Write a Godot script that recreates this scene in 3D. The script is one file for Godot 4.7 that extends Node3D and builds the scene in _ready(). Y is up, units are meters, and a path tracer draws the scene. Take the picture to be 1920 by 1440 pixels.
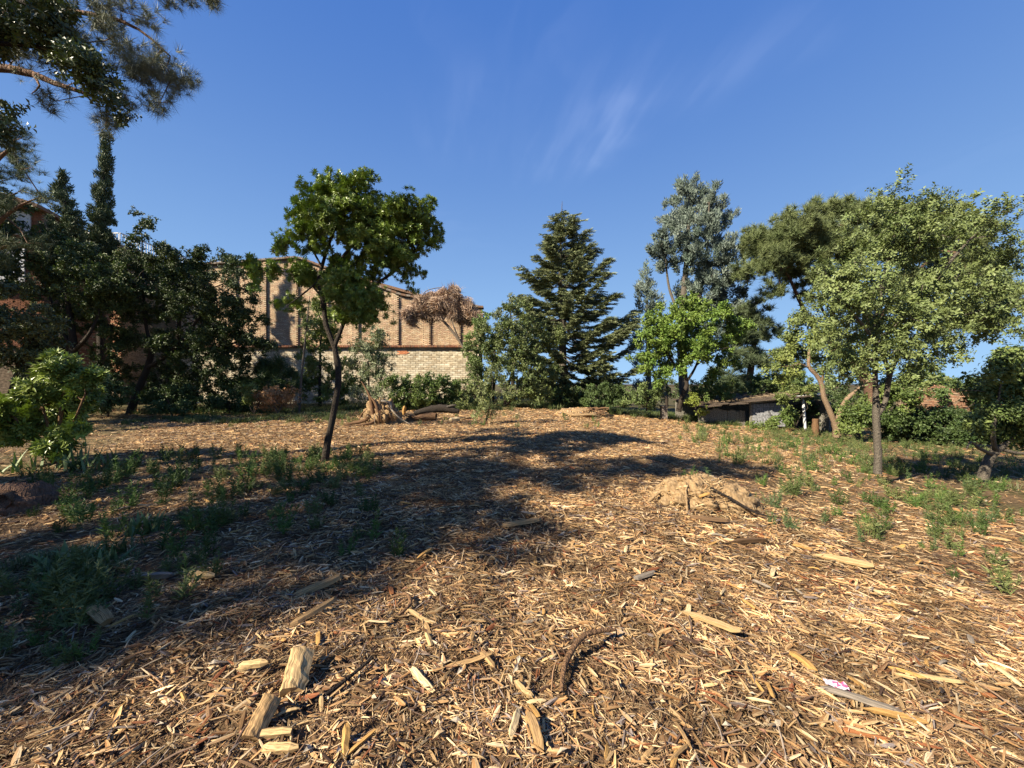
extends Node3D

# ---------------------------------------------------------------- mesh collector
class MB:
	var v := PackedVector3Array()
	var n := PackedVector3Array()
	var uv := PackedVector2Array()
	var c := PackedColorArray()
	var ix := PackedInt32Array()

	func tri(p: Vector3, q: Vector3, r: Vector3, col := Color.WHITE, a := Vector2.ZERO, b := Vector2.ZERO, d := Vector2.ZERO):
		var nn := (q - p).cross(r - p)
		if nn.length_squared() < 1e-16:
			return
		nn = nn.normalized()
		var k := v.size()
		v.append(p); v.append(q); v.append(r)
		n.append(nn); n.append(nn); n.append(nn)
		uv.append(a); uv.append(b); uv.append(d)
		c.append(col); c.append(col); c.append(col)
		ix.append(k); ix.append(k + 2); ix.append(k + 1)

	func quad(p: Vector3, q: Vector3, r: Vector3, s: Vector3, col := Color.WHITE, ua := Vector2(0, 0), ub := Vector2(1, 0), uc := Vector2(1, 1), ud := Vector2(0, 1)):
		tri(p, q, r, col, ua, ub, uc)
		tri(p, r, s, col, ua, uc, ud)

	func box(at: Vector3, size: Vector3, b := Basis(), col := Color.WHITE):
		var h := size * 0.5
		var k := []
		for i in 8:
			k.append(at + b * Vector3(h.x * (1 if i & 1 else -1), h.y * (1 if i & 2 else -1), h.z * (1 if i & 4 else -1)))
		quad(k[4], k[5], k[7], k[6], col)
		quad(k[1], k[0], k[2], k[3], col)
		quad(k[5], k[1], k[3], k[7], col)
		quad(k[0], k[4], k[6], k[2], col)
		quad(k[6], k[7], k[3], k[2], col)
		quad(k[0], k[1], k[5], k[4], col)

	func prism(poly: Array, z0: float, z1: float, col := Color.WHITE):   # a counter-clockwise outline in x and y, drawn out from z0 (back) to z1 (front)
		var flat := PackedVector2Array()
		for q in poly:
			flat.append(q)
		var t := Geometry2D.triangulate_polygon(flat)
		for i in range(0, t.size(), 3):
			var a := flat[t[i]]
			var b := flat[t[i + 1]]
			var d := flat[t[i + 2]]
			if (b - a).cross(d - a) < 0:
				var e := b
				b = d
				d = e
			tri(Vector3(a.x, a.y, z1), Vector3(b.x, b.y, z1), Vector3(d.x, d.y, z1), col)
			tri(Vector3(a.x, a.y, z0), Vector3(d.x, d.y, z0), Vector3(b.x, b.y, z0), col)
		for i in flat.size():
			var a := flat[i]
			var b := flat[(i + 1) % flat.size()]
			quad(Vector3(a.x, a.y, z0), Vector3(b.x, b.y, z0), Vector3(b.x, b.y, z1), Vector3(a.x, a.y, z1), col)

	func tube(pts: PackedVector3Array, rads: PackedFloat32Array, sides: int, rough := 0.0, noise: FastNoiseLite = null):
		if pts.size() < 2:
			return
		var k := v.size()
		var t := (pts[1] - pts[0]).normalized()
		var u := t.cross(Vector3(0.31, 0.17, 0.93)).normalized()
		var run := 0.0
		for i in pts.size():
			if i > 0:
				run += pts[i].distance_to(pts[i - 1])
			var d := (pts[mini(i + 1, pts.size() - 1)] - pts[maxi(i - 1, 0)]).normalized()
			if d.length_squared() < 0.5:
				d = t
			u = (u - d * u.dot(d)).normalized()
			var w := d.cross(u)
			t = d
			for s in sides + 1:
				var a := TAU * (s % sides) / sides
				var o := u * cos(a) + w * sin(a)
				var r := rads[i]
				if noise:
					r *= 1.0 + rough * noise.get_noise_3dv((pts[i] + o * r) * 4.0 + Vector3(0, 0, run))
				v.append(pts[i] + o * r)
				n.append(o)
				uv.append(Vector2(float(s) / sides, run))
				c.append(Color.WHITE)
		for i in pts.size() - 1:
			for s in sides:
				var a := k + i * (sides + 1) + s
				var b := a + sides + 1
				ix.append(a); ix.append(b); ix.append(a + 1)
				ix.append(a + 1); ix.append(b); ix.append(b + 1)

	func lump(size: Vector3, noise: FastNoiseLite, rough: float, rows := 14, cols := 22, cut := -0.25, groove := 0.0):   # an uneven rounded mass standing on the ground
		var k := v.size()
		for i in rows + 1:
			var e := lerpf(PI / 2, asin(cut), float(i) / rows)
			for j in cols + 1:
				var a := TAU * (j % cols) / cols
				var d := Vector3(cos(e) * cos(a), sin(e), cos(e) * sin(a))
				var f := 1.0 + rough * noise.get_noise_3dv(d * 2.0) + rough * 0.6 * absf(noise.get_noise_3dv(d * 5.0 + Vector3(9, 0, 0))) + rough * 0.3 * noise.get_noise_3dv(d * 11.0)
				f += groove * (1.0 - 0.8 * sin(maxf(e, 0.0))) * (noise.get_noise_3d(cos(a) * 3.2, 5.0, sin(a) * 3.2) + 0.5 * noise.get_noise_3d(cos(a) * 9.0, 3.0 + e, sin(a) * 9.0))
				v.append(d * f * size)
				n.append(d)
				uv.append(Vector2(float(j) / cols, float(i) / rows))
				c.append(Color.WHITE)
		for i in rows:
			for j in cols:
				var a := k + i * (cols + 1) + j
				var b := a + cols + 1
				ix.append(a); ix.append(b); ix.append(a + 1)
				ix.append(a + 1); ix.append(b); ix.append(b + 1)
		smooth(k)

	func smooth(first: int):   # new normals from the faces, for the vertices from «first» on; seams that share a place share a normal
		var sum := {}
		for i in range(0, ix.size(), 3):
			if ix[i] < first:
				continue
			var nn := (v[ix[i + 2]] - v[ix[i]]).cross(v[ix[i + 1]] - v[ix[i]])
			for j in 3:
				var key := v[ix[i + j]].snapped(Vector3.ONE * 1e-4)
				sum[key] = sum.get(key, Vector3.ZERO) + nn
		for i in range(first, v.size()):
			var s: Vector3 = sum.get(v[i].snapped(Vector3.ONE * 1e-4), Vector3.UP)
			if s.length_squared() > 1e-20:
				n[i] = s.normalized()

	func mesh(m: Material = null) -> ArrayMesh:
		var a := []
		a.resize(Mesh.ARRAY_MAX)
		a[Mesh.ARRAY_VERTEX] = v
		a[Mesh.ARRAY_NORMAL] = n
		a[Mesh.ARRAY_TEX_UV] = uv
		a[Mesh.ARRAY_COLOR] = c
		a[Mesh.ARRAY_INDEX] = ix
		var r := ArrayMesh.new()
		r.add_surface_from_arrays(Mesh.PRIMITIVE_TRIANGLES, a)
		if m:
			r.surface_set_material(0, m)
		return r

# ---------------------------------------------------------------- a growing plant
class Plant:
	var p := PackedVector3Array()
	var par := PackedInt32Array()
	var rad := PackedFloat32Array()
	var fixed := 0
	var tips: Array[Vector3] = []
	var ends := PackedInt32Array()
	var clear := 0.0
	var thing: Node3D

var rng := RandomNumberGenerator.new()
var wob := FastNoiseLite.new()
var fine := FastNoiseLite.new()
var M := {}
var L := {}
var used := {}

func rf(a := 0.0, b := 1.0) -> float:
	return rng.randf_range(a, b)

func rdir() -> Vector3:
	var y := rf(-1, 1)
	var a := rf(0, TAU)
	var r := sqrt(1 - y * y)
	return Vector3(r * cos(a), y, r * sin(a))

func lin(r: float, g: float, b: float) -> Color:
	return Color(r, g, b).linear_to_srgb()

func numbered(called: String) -> String:
	used[called] = used.get(called, -1) + 1
	return called if used[called] == 0 else "%s_%03d" % [called, used[called]]

func tag(o: Node, label: String, category := "", group := "", kind := ""):
	if label: o.set_meta("label", label)
	if category: o.set_meta("category", category)
	if group: o.set_meta("group", group)
	if kind: o.set_meta("kind", kind)

func thing(called: String, at: Vector3, label: String, category: String, group := "", turn := 0.0) -> Node3D:
	var o := Node3D.new()
	o.name = numbered(called)
	add_child(o)
	o.position = at
	o.rotation.y = turn
	tag(o, label, category, group)
	return o

func part(parent: Node3D, called: String, m: Mesh, mat: Material = null, kind := "") -> MeshInstance3D:
	var o := MeshInstance3D.new()
	o.name = called if parent != self else numbered(called)
	o.mesh = m
	if mat: o.material_override = mat
	parent.add_child(o, true)
	if kind: o.set_meta("kind", kind)
	return o

func scatter(parent: Node3D, called: String, m: Mesh, mat: Material, buf: PackedFloat32Array, label := "", category := "") -> MultiMeshInstance3D:
	var mm := MultiMesh.new()
	mm.transform_format = MultiMesh.TRANSFORM_3D
	mm.use_colors = true
	mm.mesh = m
	mm.instance_count = buf.size() / 16
	mm.buffer = buf
	var o := MultiMeshInstance3D.new()
	o.name = called if parent != self else numbered(called)
	o.multimesh = mm
	o.material_override = mat
	parent.add_child(o, true)
	tag(o, label, category, "", "stuff")
	return o

func put(buf: PackedFloat32Array, b: Basis, o: Vector3, c: Color):
	buf.append_array([b.x.x, b.y.x, b.z.x, o.x, b.x.y, b.y.y, b.z.y, o.y, b.x.z, b.y.z, b.z.z, o.z, c.r, c.g, c.b, 1.0])

func aim(y: Vector3, twist: float) -> Basis:   # a basis whose y axis points along y
	var d := y.normalized()
	var x := d.cross(Vector3(0.13, 0.21, 0.97) if absf(d.z) < 0.9 else Vector3.RIGHT).normalized()
	return Basis(x, d, x.cross(d)).rotated(d, twist)

# ---------------------------------------------------------------- the lie of the land
func soft(t: float) -> float:
	return log(1.0 + exp(t)) if t < 20.0 else t

func land(x: float, z: float) -> float:   # broad shape only
	var h := -0.05 * soft(minf(x, 40.0) - 1.0)
	h += 0.0125 * clampf(-z - 4.0, 0.0, 24.0) * (1.0 - smoothstep(3.0, 12.0, x)) * smoothstep(-14.0, -5.0, x)
	return h

func bank(x: float, z: float) -> float:   # 1 on the thick mulch, 0 on the thin mulch right of it
	return 1.0 - smoothstep(3.45, 3.95, x + 0.5 * wob.get_noise_2d(z * 0.45, 70.0) + 0.05 * minf(0.0, z + 5.0))

func ground(x: float, z: float) -> float:
	var far := 1.0 - smoothstep(14.0, 40.0, sqrt(x * x + z * z))
	var h := land(x, z) + far * (0.05 * wob.get_noise_2d(x * 0.3, z * 0.3) + 0.035 * wob.get_noise_2d(x * 1.1 + 50.0, z * 1.1))
	if far > 0.5:
		h += 0.016 * fine.get_noise_2d(x * 4.5, z * 4.5) * (1.0 - smoothstep(3.0, 9.0, -z))
	return h + 0.09 * bank(x, z) - 0.09 * (1.0 if x < 3.0 else bank(3.0, z))

func spot(x: float, z: float, up := 0.0) -> Vector3:
	return Vector3(x, ground(x, z) + up, z)

# ---------------------------------------------------------------- plants: skeleton, then foliage
func plant(called: String, x: float, z: float, label: String, category := "tree", group := "") -> Plant:
	var t := Plant.new()
	t.thing = thing(called, Vector3(x, land(x, z), z), label, category, group)
	return t

func limb(t: Plant, pts: Array):   # pts: Vector4(x, y, z, radius), local to the plant's base
	var at := -1
	var first := Vector3(pts[0].x, pts[0].y, pts[0].z)
	if t.p.size():
		var best := 1e9
		for i in t.p.size():
			var d := t.p[i].distance_squared_to(first)
			if d < best:
				best = d
				at = i
	var k := pts.size()
	for i in k - 1:
		var a: Vector4 = pts[maxi(i - 1, 0)]
		var b: Vector4 = pts[i]
		var c: Vector4 = pts[i + 1]
		var d: Vector4 = pts[mini(i + 2, k - 1)]
		var steps := clampi(int((c - b).length() / 0.16), 2, 14)
		for s in range(0 if i == 0 else 1, steps + 1):
			if i == 0 and s == 0 and at >= 0:
				continue
			var q := b.cubic_interpolate(c, a, d, float(s) / steps)
			t.p.append(Vector3(q.x, q.y, q.z))
			t.rad.append(maxf(q.w, 0.003))
			t.par.append(at)
			at = t.p.size() - 1
	t.fixed = t.p.size()

func blob(t: Plant, c: Vector3, r: Vector3, count: int):
	for i in count:
		var d := rdir() * pow(rf(0.12, 1.0), 0.45)
		t.tips.append(c + d * r)

func grow(t: Plant, step := 0.3, tip := 0.006, sag := 0.1):
	var order := []
	for q in t.tips:
		var best := 1e9
		for i in range(0, t.fixed, 2):
			best = minf(best, q.distance_squared_to(t.p[i]))
		order.append([best, q])
	order.sort_custom(func(a, b): return a[0] < b[0])
	for e in order:
		var q: Vector3 = e[1]
		var best := 1e9
		var at := 0
		for i in t.p.size():
			if t.p[i].y < t.clear:
				continue
			var d := q.distance_squared_to(t.p[i])
			if d < best:
				best = d
				at = i
		var from := t.p[at]
		var far := sqrt(best)
		var k := clampi(int(far / step), 1, 8)
		var out := (t.p[at] - t.p[t.par[at]]).normalized() if t.par[at] >= 0 else Vector3.UP
		var mid := from.lerp(q, 0.5) + out * far * 0.18 + Vector3(0, -sag * far, 0) + rdir() * far * 0.08
		for s in range(1, k + 1):
			var f := float(s) / k
			var w := from.lerp(mid, f).lerp(mid.lerp(q, f), f)
			t.p.append(w)
			t.par.append(at)
			t.rad.append(0.0)
			at = t.p.size() - 1
		t.ends.append(at)
	var sum := PackedFloat32Array()
	sum.resize(t.p.size())
	for i in t.ends:
		sum[i] += pow(tip, 2.3)
	for i in range(t.p.size() - 1, -1, -1):
		if sum[i] == 0.0:
			sum[i] = pow(tip, 2.3)
		var r := pow(sum[i], 1.0 / 2.3)
		t.rad[i] = maxf(t.rad[i], minf(r, 0.05)) if i < t.fixed else r
		if t.par[i] >= 0:
			sum[t.par[i]] += sum[i]

func wood(t: Plant, bark: Material, trunk_sides := 9):   # trunk and limbs as given are one part, the finer branches another
	var kids := {}
	for i in t.p.size():
		if t.par[i] >= 0:
			if not kids.has(t.par[i]):
				kids[t.par[i]] = []
			kids[t.par[i]].append(i)
	var heavy := MB.new()
	var light := MB.new()
	var stack := []
	for i in t.p.size():
		if t.par[i] < 0:
			stack.append([-1, i])
	while stack.size():
		var s = stack.pop_back()
		var pts := PackedVector3Array()
		var rr := PackedFloat32Array()
		var at: int = s[1]
		var is_heavy := at < t.fixed
		if s[0] >= 0:
			pts.append(t.p[s[0]])
			rr.append(minf(t.rad[s[0]], t.rad[at] * 1.25))
		while at >= 0:
			pts.append(t.p[at])
			rr.append(t.rad[at])
			var next := -1
			for k in kids.get(at, []):
				if (k < t.fixed) == is_heavy and (next < 0 or t.rad[k] > t.rad[next]):
					if next >= 0:
						stack.append([at, next])
					next = k
				else:
					stack.append([at, k])
			at = next
		if is_heavy:
			heavy.tube(pts, rr, trunk_sides, 0.16, wob)
		else:
			light.tube(pts, rr, 5 if rr[0] > 0.012 else 3)
	if heavy.v.size():
		part(t.thing, "trunk", heavy.mesh(bark))
	if light.v.size():
		part(t.thing, "branches", light.mesh(bark), null, "stuff")

# s: leaf (mesh), mat, m (clusters a tip), spread, size, up, out, a and b (tones, linear), along (share that sits back along the twig)
func foliage(t: Plant, s: Dictionary, called := "crown"):
	var buf := PackedFloat32Array()
	var mid := Vector3.ZERO
	for i in t.ends:
		mid += t.p[i]
	mid /= maxi(t.ends.size(), 1)
	for i in t.ends:
		var tone := rf()
		var back := t.par[i]
		var tint := rf(0.86, 1.14)  # random tone step for each twig tip
		for k in s.m:
			var q := t.p[i]
			if rf() < s.get("along", 0.4) and back >= 0:
				q = q.lerp(t.p[back], rf(0, 1.2))
			q += rdir() * s.spread * pow(rf(), 0.5)
			var out := (q - mid).normalized()
			var d: Vector3 = out * s.get("out", 0.6) + Vector3.UP * s.get("up", 0.5) + rdir() * s.get("wild", 0.8)
			var z: float = s.size * rf(0.7, 1.3)
			var c: Color = s.a.lerp(s.b, clampf(tone * 0.6 + rf() * 0.4, 0, 1)) * (tint * rf(0.85, 1.15))
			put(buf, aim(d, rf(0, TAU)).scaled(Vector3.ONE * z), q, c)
	scatter(t.thing, called, L[s.leaf], M[s.get("mat", "leaf")], buf)

func finish(t: Plant, s: Dictionary):
	if s.has("step"):
		grow(t, s.step, s.get("tip", 0.006), s.get("sag", 0.08))
	else:
		grow(t, 0.3, s.get("tip", 0.006), s.get("sag", 0.08))
	wood(t, M[s.get("bark", "bark")])
	foliage(t, s)
	if s.has("also"):
		foliage(t, s.also, s.also.get("called", "dry_foliage"))

# ---------------------------------------------------------------- leaves
func leaf_into(m: MB, base: Vector3, d: Vector3, up: Vector3, length: float, width: float, col := Color.WHITE, bend := 0.12):
	d = d.normalized()
	var side := d.cross(up).normalized()
	if side.length_squared() < 0.5:
		side = Vector3.RIGHT
	var nn := side.cross(d).normalized()
	var mid := base + d * length * 0.5
	var l := mid - side * width * 0.5 + nn * width * 0.18
	var r := mid + side * width * 0.5 + nn * width * 0.18
	var tipp := base + d * length - nn * length * bend
	m.tri(base, mid, l, col); m.tri(base, r, mid, col)
	m.tri(l, mid, tipp, col); m.tri(mid, r, tipp, col)

func needle_into(m: MB, base: Vector3, d: Vector3, length: float, width: float, col := Color.WHITE):
	var side := d.cross(rdir()).normalized() * width * 0.5
	m.tri(base - side, base + side, base + d.normalized() * length, col)

func make_leaves():
	var m := MB.new()   # a whorl of long leaves round a shoot tip
	for i in 15:
		var a := i * 2.4
		var e := lerpf(0.1, 1.15, float(i) / 15)
		var d := Vector3(cos(a) * cos(e), sin(e), sin(a) * cos(e))
		leaf_into(m, Vector3(0, i * 0.018, 0), d, Vector3.UP, rf(0.75, 1.1), 0.3, Color.WHITE * rf(0.85, 1.15), 0.15)
	L.whorl = m.mesh()
	m = MB.new()   # a twig with small alternate leaves
	for i in 13:
		var a := i * 2.4 + rf(-0.4, 0.4)
		var y := i / 13.0
		var d := Vector3(cos(a), rf(0.0, 0.9), sin(a))
		leaf_into(m, Vector3(rf(-0.05, 0.05), y * 0.85, rf(-0.05, 0.05)), d, Vector3.UP + rdir() * 0.5, rf(0.28, 0.42), 0.2, Color.WHITE * rf(0.8, 1.2), 0.1)
	L.twig = m.mesh()
	m = MB.new()   # broader, loosely hung leaves
	for i in 12:
		var a := i * 2.4 + rf(-0.4, 0.4)
		var d := Vector3(cos(a), rf(-0.5, 0.5), sin(a))
		leaf_into(m, Vector3(cos(a) * 0.12, i / 12.0 * 0.9, sin(a) * 0.12), d, Vector3.UP + rdir() * 0.4, rf(0.34, 0.5), 0.26, Color.WHITE * rf(0.8, 1.2), 0.2)
	L.spray = m.mesh()
	m = MB.new()   # a coarse bunch for trees far off
	for i in 22:
		var d := rdir()
		leaf_into(m, rdir() * rf(0.05, 0.55), d + Vector3(0, 0.3, 0), Vector3.UP + rdir() * 0.7, rf(0.3, 0.44), 0.22, Color.WHITE * rf(0.75, 1.25), 0.1)
	L.bunch = m.mesh()
	m = MB.new()   # pine needles round a shoot
	for i in 44:
		var a := i * 2.4
		var e := rf(-0.1, 1.2)
		needle_into(m, Vector3(0, rf(-0.25, 0.15), 0), Vector3(cos(a) * cos(e), sin(e), sin(a) * cos(e)), rf(0.7, 1.0), 0.028, Color.WHITE * rf(0.8, 1.2))
	L.tuft = m.mesh()
	m = MB.new()   # the same with coarser needles, for pines far off
	for i in 34:
		var a := i * 2.4
		var e := rf(-0.2, 1.25)
		needle_into(m, Vector3(0, rf(-0.25, 0.15), 0), Vector3(cos(a) * cos(e), sin(e), sin(a) * cos(e)), rf(0.7, 1.0), 0.075, Color.WHITE * rf(0.8, 1.2))
	L.far_tuft = m.mesh()
	m = MB.new()   # a flat frond of needled twigs
	for s in [-1, 1]:
		for i in 9:
			var y := 0.06 + i * 0.1
			var far := 0.42 * (1.0 - y * 0.75)
			var d := Vector3(s * 0.85, 0.55, rf(-0.15, 0.1)).normalized()
			var at := Vector3(0, y, -0.12 * y * y)
			for k in 4:
				var q := at + d * far * k / 4.0
				needle_into(m, q, d + Vector3(rf(-0.5, 0.5), rf(-0.3, 0.5), rf(-0.35, 0.35)), far * 0.5, 0.07, Color.WHITE * rf(0.8, 1.2))
	for i in 8:
		needle_into(m, Vector3(0, i * 0.12, 0), Vector3(rf(-0.3, 0.3), 1, rf(-0.3, 0.3)), 0.25, 0.07)
	L.frond = m.mesh()
	m = MB.new()   # scale-leaved spray, pointing up
	for i in 26:
		var a := i * 2.4
		var d := Vector3(cos(a) * 0.55, rf(0.5, 1.1), sin(a) * 0.55)
		var at := Vector3(cos(a), 0, sin(a)) * rf(0, 0.22) + Vector3(0, rf(-0.4, 0.5), 0)
		needle_into(m, at, d, rf(0.3, 0.5), 0.13, Color.WHITE * rf(0.75, 1.25))
	L.scale = m.mesh()
	m = MB.new()   # dry foliage that hangs
	for i in 30:
		var d := Vector3(rf(-0.35, 0.35), -1, rf(-0.35, 0.35))
		needle_into(m, rdir() * 0.3 + Vector3(0, 0.1, 0), d, rf(0.5, 1.0), 0.06, Color.WHITE * rf(0.7, 1.3))
	L.hanging = m.mesh()
	m = MB.new()   # a tuft of grass
	for i in 26:
		var a := rf(0, TAU)
		var lean := rf(0.1, 0.9)
		var at := Vector3(rf(-0.18, 0.18), -0.03, rf(-0.18, 0.18))
		var d := Vector3(cos(a) * lean, 1, sin(a) * lean).normalized()
		var h := rf(0.5, 1.0)
		var side := Vector3(-sin(a), 0, cos(a)) * 0.016
		var k := at + d * h * 0.6
		var e := k + (d + Vector3(cos(a) * 0.6, -0.5, sin(a) * 0.6)).normalized() * h * 0.45
		var col := Color.WHITE * rf(0.75, 1.25)
		m.quad(at - side, at + side, k + side * 0.7, k - side * 0.7, col)
		m.tri(k - side * 0.7, k + side * 0.7, e, col)
	L.grass = m.mesh()
	for kind in 4:   # feathery weeds: a few upright stems set with narrow leaves
		m = MB.new()
		for st in [5, 8, 3, 11][kind]:
			var a := rf(0, TAU)
			var lean := rf(0.05, 0.45)
			var at := Vector3(cos(a), 0, sin(a)) * rf(0, 0.22) + Vector3(0, -0.03, 0)
			var d := Vector3(cos(a) * lean, 1, sin(a) * lean).normalized()
			var h := rf(0.45, 1.0)
			m.tube(PackedVector3Array([at, at + d * h * 0.5, at + d * h]), PackedFloat32Array([0.009, 0.007, 0.003]), 3)
			var many := int(h * 44)
			for i in many:
				var y := pow(rf(0.03, 1.0), 0.8)
				var b := rf(0, TAU)
				needle_into(m, at + d * h * y, Vector3(cos(b), rf(0.2, 1.3), sin(b)), rf(0.15, 0.3) * (1.15 - y * 0.6), 0.03, Color.WHITE * rf(0.7, 1.3))
		L["weed%d" % kind] = m.mesh(M.weed)

# ---------------------------------------------------------------- materials
func tex(freq: float, size := 256, kind := FastNoiseLite.TYPE_SIMPLEX_SMOOTH, lo := Color(0.6, 0.6, 0.6), hi := Color.WHITE, octaves := 5) -> NoiseTexture2D:
	var f := FastNoiseLite.new()
	f.noise_type = kind
	f.frequency = freq
	f.fractal_octaves = octaves
	var t := NoiseTexture2D.new()
	t.width = size
	t.height = size
	t.seamless = true
	t.noise = f
	var g := Gradient.new()
	g.set_color(0, lo)
	g.set_color(1, hi)
	t.color_ramp = g
	return t

func streaks(w: int, h: int, lo: float, along_u := true) -> ImageTexture:   # wood grain: long fibres, split here and there
	var f := FastNoiseLite.new()
	f.frequency = 1.0
	f.fractal_octaves = 3
	var im := Image.create(w, h, false, Image.FORMAT_RGB8)
	for y in h:
		for x in w:
			var a := (x if along_u else y) / float(w)
			var b := (y if along_u else x) / float(h)
			var q := f.get_noise_3d(a * 0.9, cos(b * TAU) * 9.0, sin(b * TAU) * 9.0) + 0.7 * f.get_noise_3d(a * 3.0 + 9.0, cos(b * TAU) * 26.0, sin(b * TAU) * 26.0)
			var k := clampf(0.8 + 0.5 * q, lo, 1.0)
			im.set_pixel(x, y, Color(k, k * 0.98, k * 0.94))
	return ImageTexture.create_from_image(im)

func mat(c: Color, rough := 0.85, vc := false) -> StandardMaterial3D:
	var m := StandardMaterial3D.new()
	m.albedo_color = c
	m.roughness = rough
	m.metallic_specular = 0.3
	m.vertex_color_use_as_albedo = vc
	return m

func grained(m: StandardMaterial3D, t: Texture2D, scale: float, bump: Texture2D = null, deep := 1.0, stretch := Vector3.ONE) -> StandardMaterial3D:
	m.albedo_texture = t
	m.uv1_triplanar = true
	m.uv1_world_triplanar = true
	m.uv1_scale = stretch * scale
	if bump:
		m.heightmap_enabled = true
		m.heightmap_texture = bump
		m.heightmap_scale = deep
	return m

func make_materials():
	var rough_noise := tex(0.02, 512, FastNoiseLite.TYPE_SIMPLEX_SMOOTH, Color(0.45, 0.45, 0.45), Color(1, 1, 1))
	var cell := tex(0.05, 512, FastNoiseLite.TYPE_CELLULAR, Color(0.5, 0.5, 0.5), Color(1, 1, 1), 3)
	var bumps := tex(0.03, 512, FastNoiseLite.TYPE_SIMPLEX_SMOOTH, Color(0, 0, 0), Color(1, 1, 1))
	var soilt := tex(0.012, 1024, FastNoiseLite.TYPE_SIMPLEX_SMOOTH, Color(0.55, 0.5, 0.45), Color(1, 1, 1), 7)
	for e in [["leaf", 0.5, 0.42], ["gloss_leaf", 0.36, 0.36], ["needle", 0.6, 0.2], ["weed", 0.6, 0.4], ["dry", 0.8, 0.2]]:
		var m := mat(Color.WHITE, e[1], true)
		m.metallic_specular = 0.4
		m.backlight_enabled = true
		m.backlight = Color(0.72, 0.8, 0.45) * e[2] * 1.6 if e[0] != "dry" else Color(0.4, 0.3, 0.2)
		M[e[0]] = m
	M.bark = grained(mat(lin(0.075, 0.058, 0.045)), cell, 2.2, bumps, 3.0, Vector3(1.6, 0.5, 1.6))
	M.dark_bark = grained(mat(lin(0.045, 0.034, 0.028)), cell, 2.2, bumps, 3.0, Vector3(1.6, 0.5, 1.6))
	M.grey_bark = grained(mat(lin(0.2, 0.17, 0.135)), cell, 2.6, bumps, 2.5, Vector3(1.6, 0.5, 1.6))
	M.pale_bark = grained(mat(lin(0.42, 0.29, 0.19)), cell, 2.2, bumps, 3.0, Vector3(1.6, 0.4, 1.6))
	M.pine_bark = grained(mat(lin(0.26, 0.15, 0.1)), cell, 1.2, bumps, 5.0, Vector3(1.4, 0.6, 1.4))
	M.dead_bark = grained(mat(lin(0.3, 0.24, 0.19)), rough_noise, 2.0, bumps, 2.0)
	M.soil = grained(mat(Color.WHITE, 0.95, true), soilt, 0.7, bumps, 3.0)
	M.earth = grained(mat(lin(0.42, 0.3, 0.17), 0.95), soilt, 1.6, bumps, 1.0)
	M.earth_dark = grained(mat(lin(0.2, 0.13, 0.08), 0.95), soilt, 1.6, bumps, 4.0)
	M.root = grained(mat(lin(0.3, 0.17, 0.09)), rough_noise, 4.0, bumps, 1.5)
	M.pale_root = grained(mat(lin(0.5, 0.42, 0.32)), rough_noise, 4.0, bumps, 1.5)
	var soft_noise := tex(0.012, 512, FastNoiseLite.TYPE_SIMPLEX_SMOOTH, Color(0.72, 0.69, 0.66), Color(1, 1, 1))
	M.brick = mat(Color.WHITE, 0.9, true)
	M.brick.albedo_texture = soft_noise
	M.brick.uv1_triplanar = true
	M.brick.uv1_world_triplanar = true
	M.brick.uv1_scale = Vector3.ONE * 1.3
	M.mortar = grained(mat(lin(0.34, 0.25, 0.17), 0.95), rough_noise, 0.6)
	M.limewash = mat(Color.WHITE, 0.9, true)
	M.limewash.albedo_texture = soft_noise
	M.limewash.uv1_triplanar = true
	M.limewash.uv1_world_triplanar = true
	M.limewash.uv1_scale = Vector3(0.35, 1.1, 0.35)
	M.lime = grained(mat(lin(0.62, 0.55, 0.42), 0.95), soft_noise, 0.6)
	M.coping = grained(mat(lin(0.36, 0.3, 0.25), 0.9), rough_noise, 0.8)
	M.roof_tile = grained(mat(lin(0.33, 0.2, 0.13), 0.9), rough_noise, 0.9)
	M.red_brick = mat(Color.WHITE, 0.9, true)
	M.shutter = mat(lin(0.62, 0.63, 0.66), 0.6)
	M.white_paint = grained(mat(lin(0.8, 0.8, 0.8), 0.55), tex(0.02, 256, FastNoiseLite.TYPE_SIMPLEX_SMOOTH, Color(0.7, 0.7, 0.7), Color.WHITE), 3.0)
	M.iron = mat(lin(0.03, 0.035, 0.05), 0.5)
	M.sheet = grained(mat(lin(0.56, 0.57, 0.6), 0.6), rough_noise, 0.8)
	M.old_board = grained(mat(lin(0.36, 0.33, 0.28), 0.9), rough_noise, 1.4)
	M.old_roof = grained(mat(lin(0.15, 0.12, 0.095), 0.95), soilt, 1.2, bumps, 3.0)
	M.painted_shade = mat(lin(0.03, 0.028, 0.025), 0.95)  # near-black standing in for shade behind the shed slats
	var grain := streaks(256, 128, 0.45)
	M.chips = mat(Color.WHITE, 0.8, true)
	M.chips.albedo_texture = grain
	M.fibre = mat(Color.WHITE, 0.9, true)
	var tones := {"straw": lin(0.62, 0.44, 0.23), "cream": lin(0.7, 0.56, 0.35), "ochre": lin(0.55, 0.33, 0.12), "tan": lin(0.46, 0.3, 0.15), "rust": lin(0.34, 0.14, 0.06), "umber": lin(0.17, 0.105, 0.06), "grey": lin(0.3, 0.26, 0.22)}
	for k in tones:
		M["chip_" + k] = mat(tones[k], 0.8)
		M["chip_" + k].albedo_texture = grain
	M.wrapper = mat(lin(0.75, 0.68, 0.72), 0.3, true)

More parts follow.
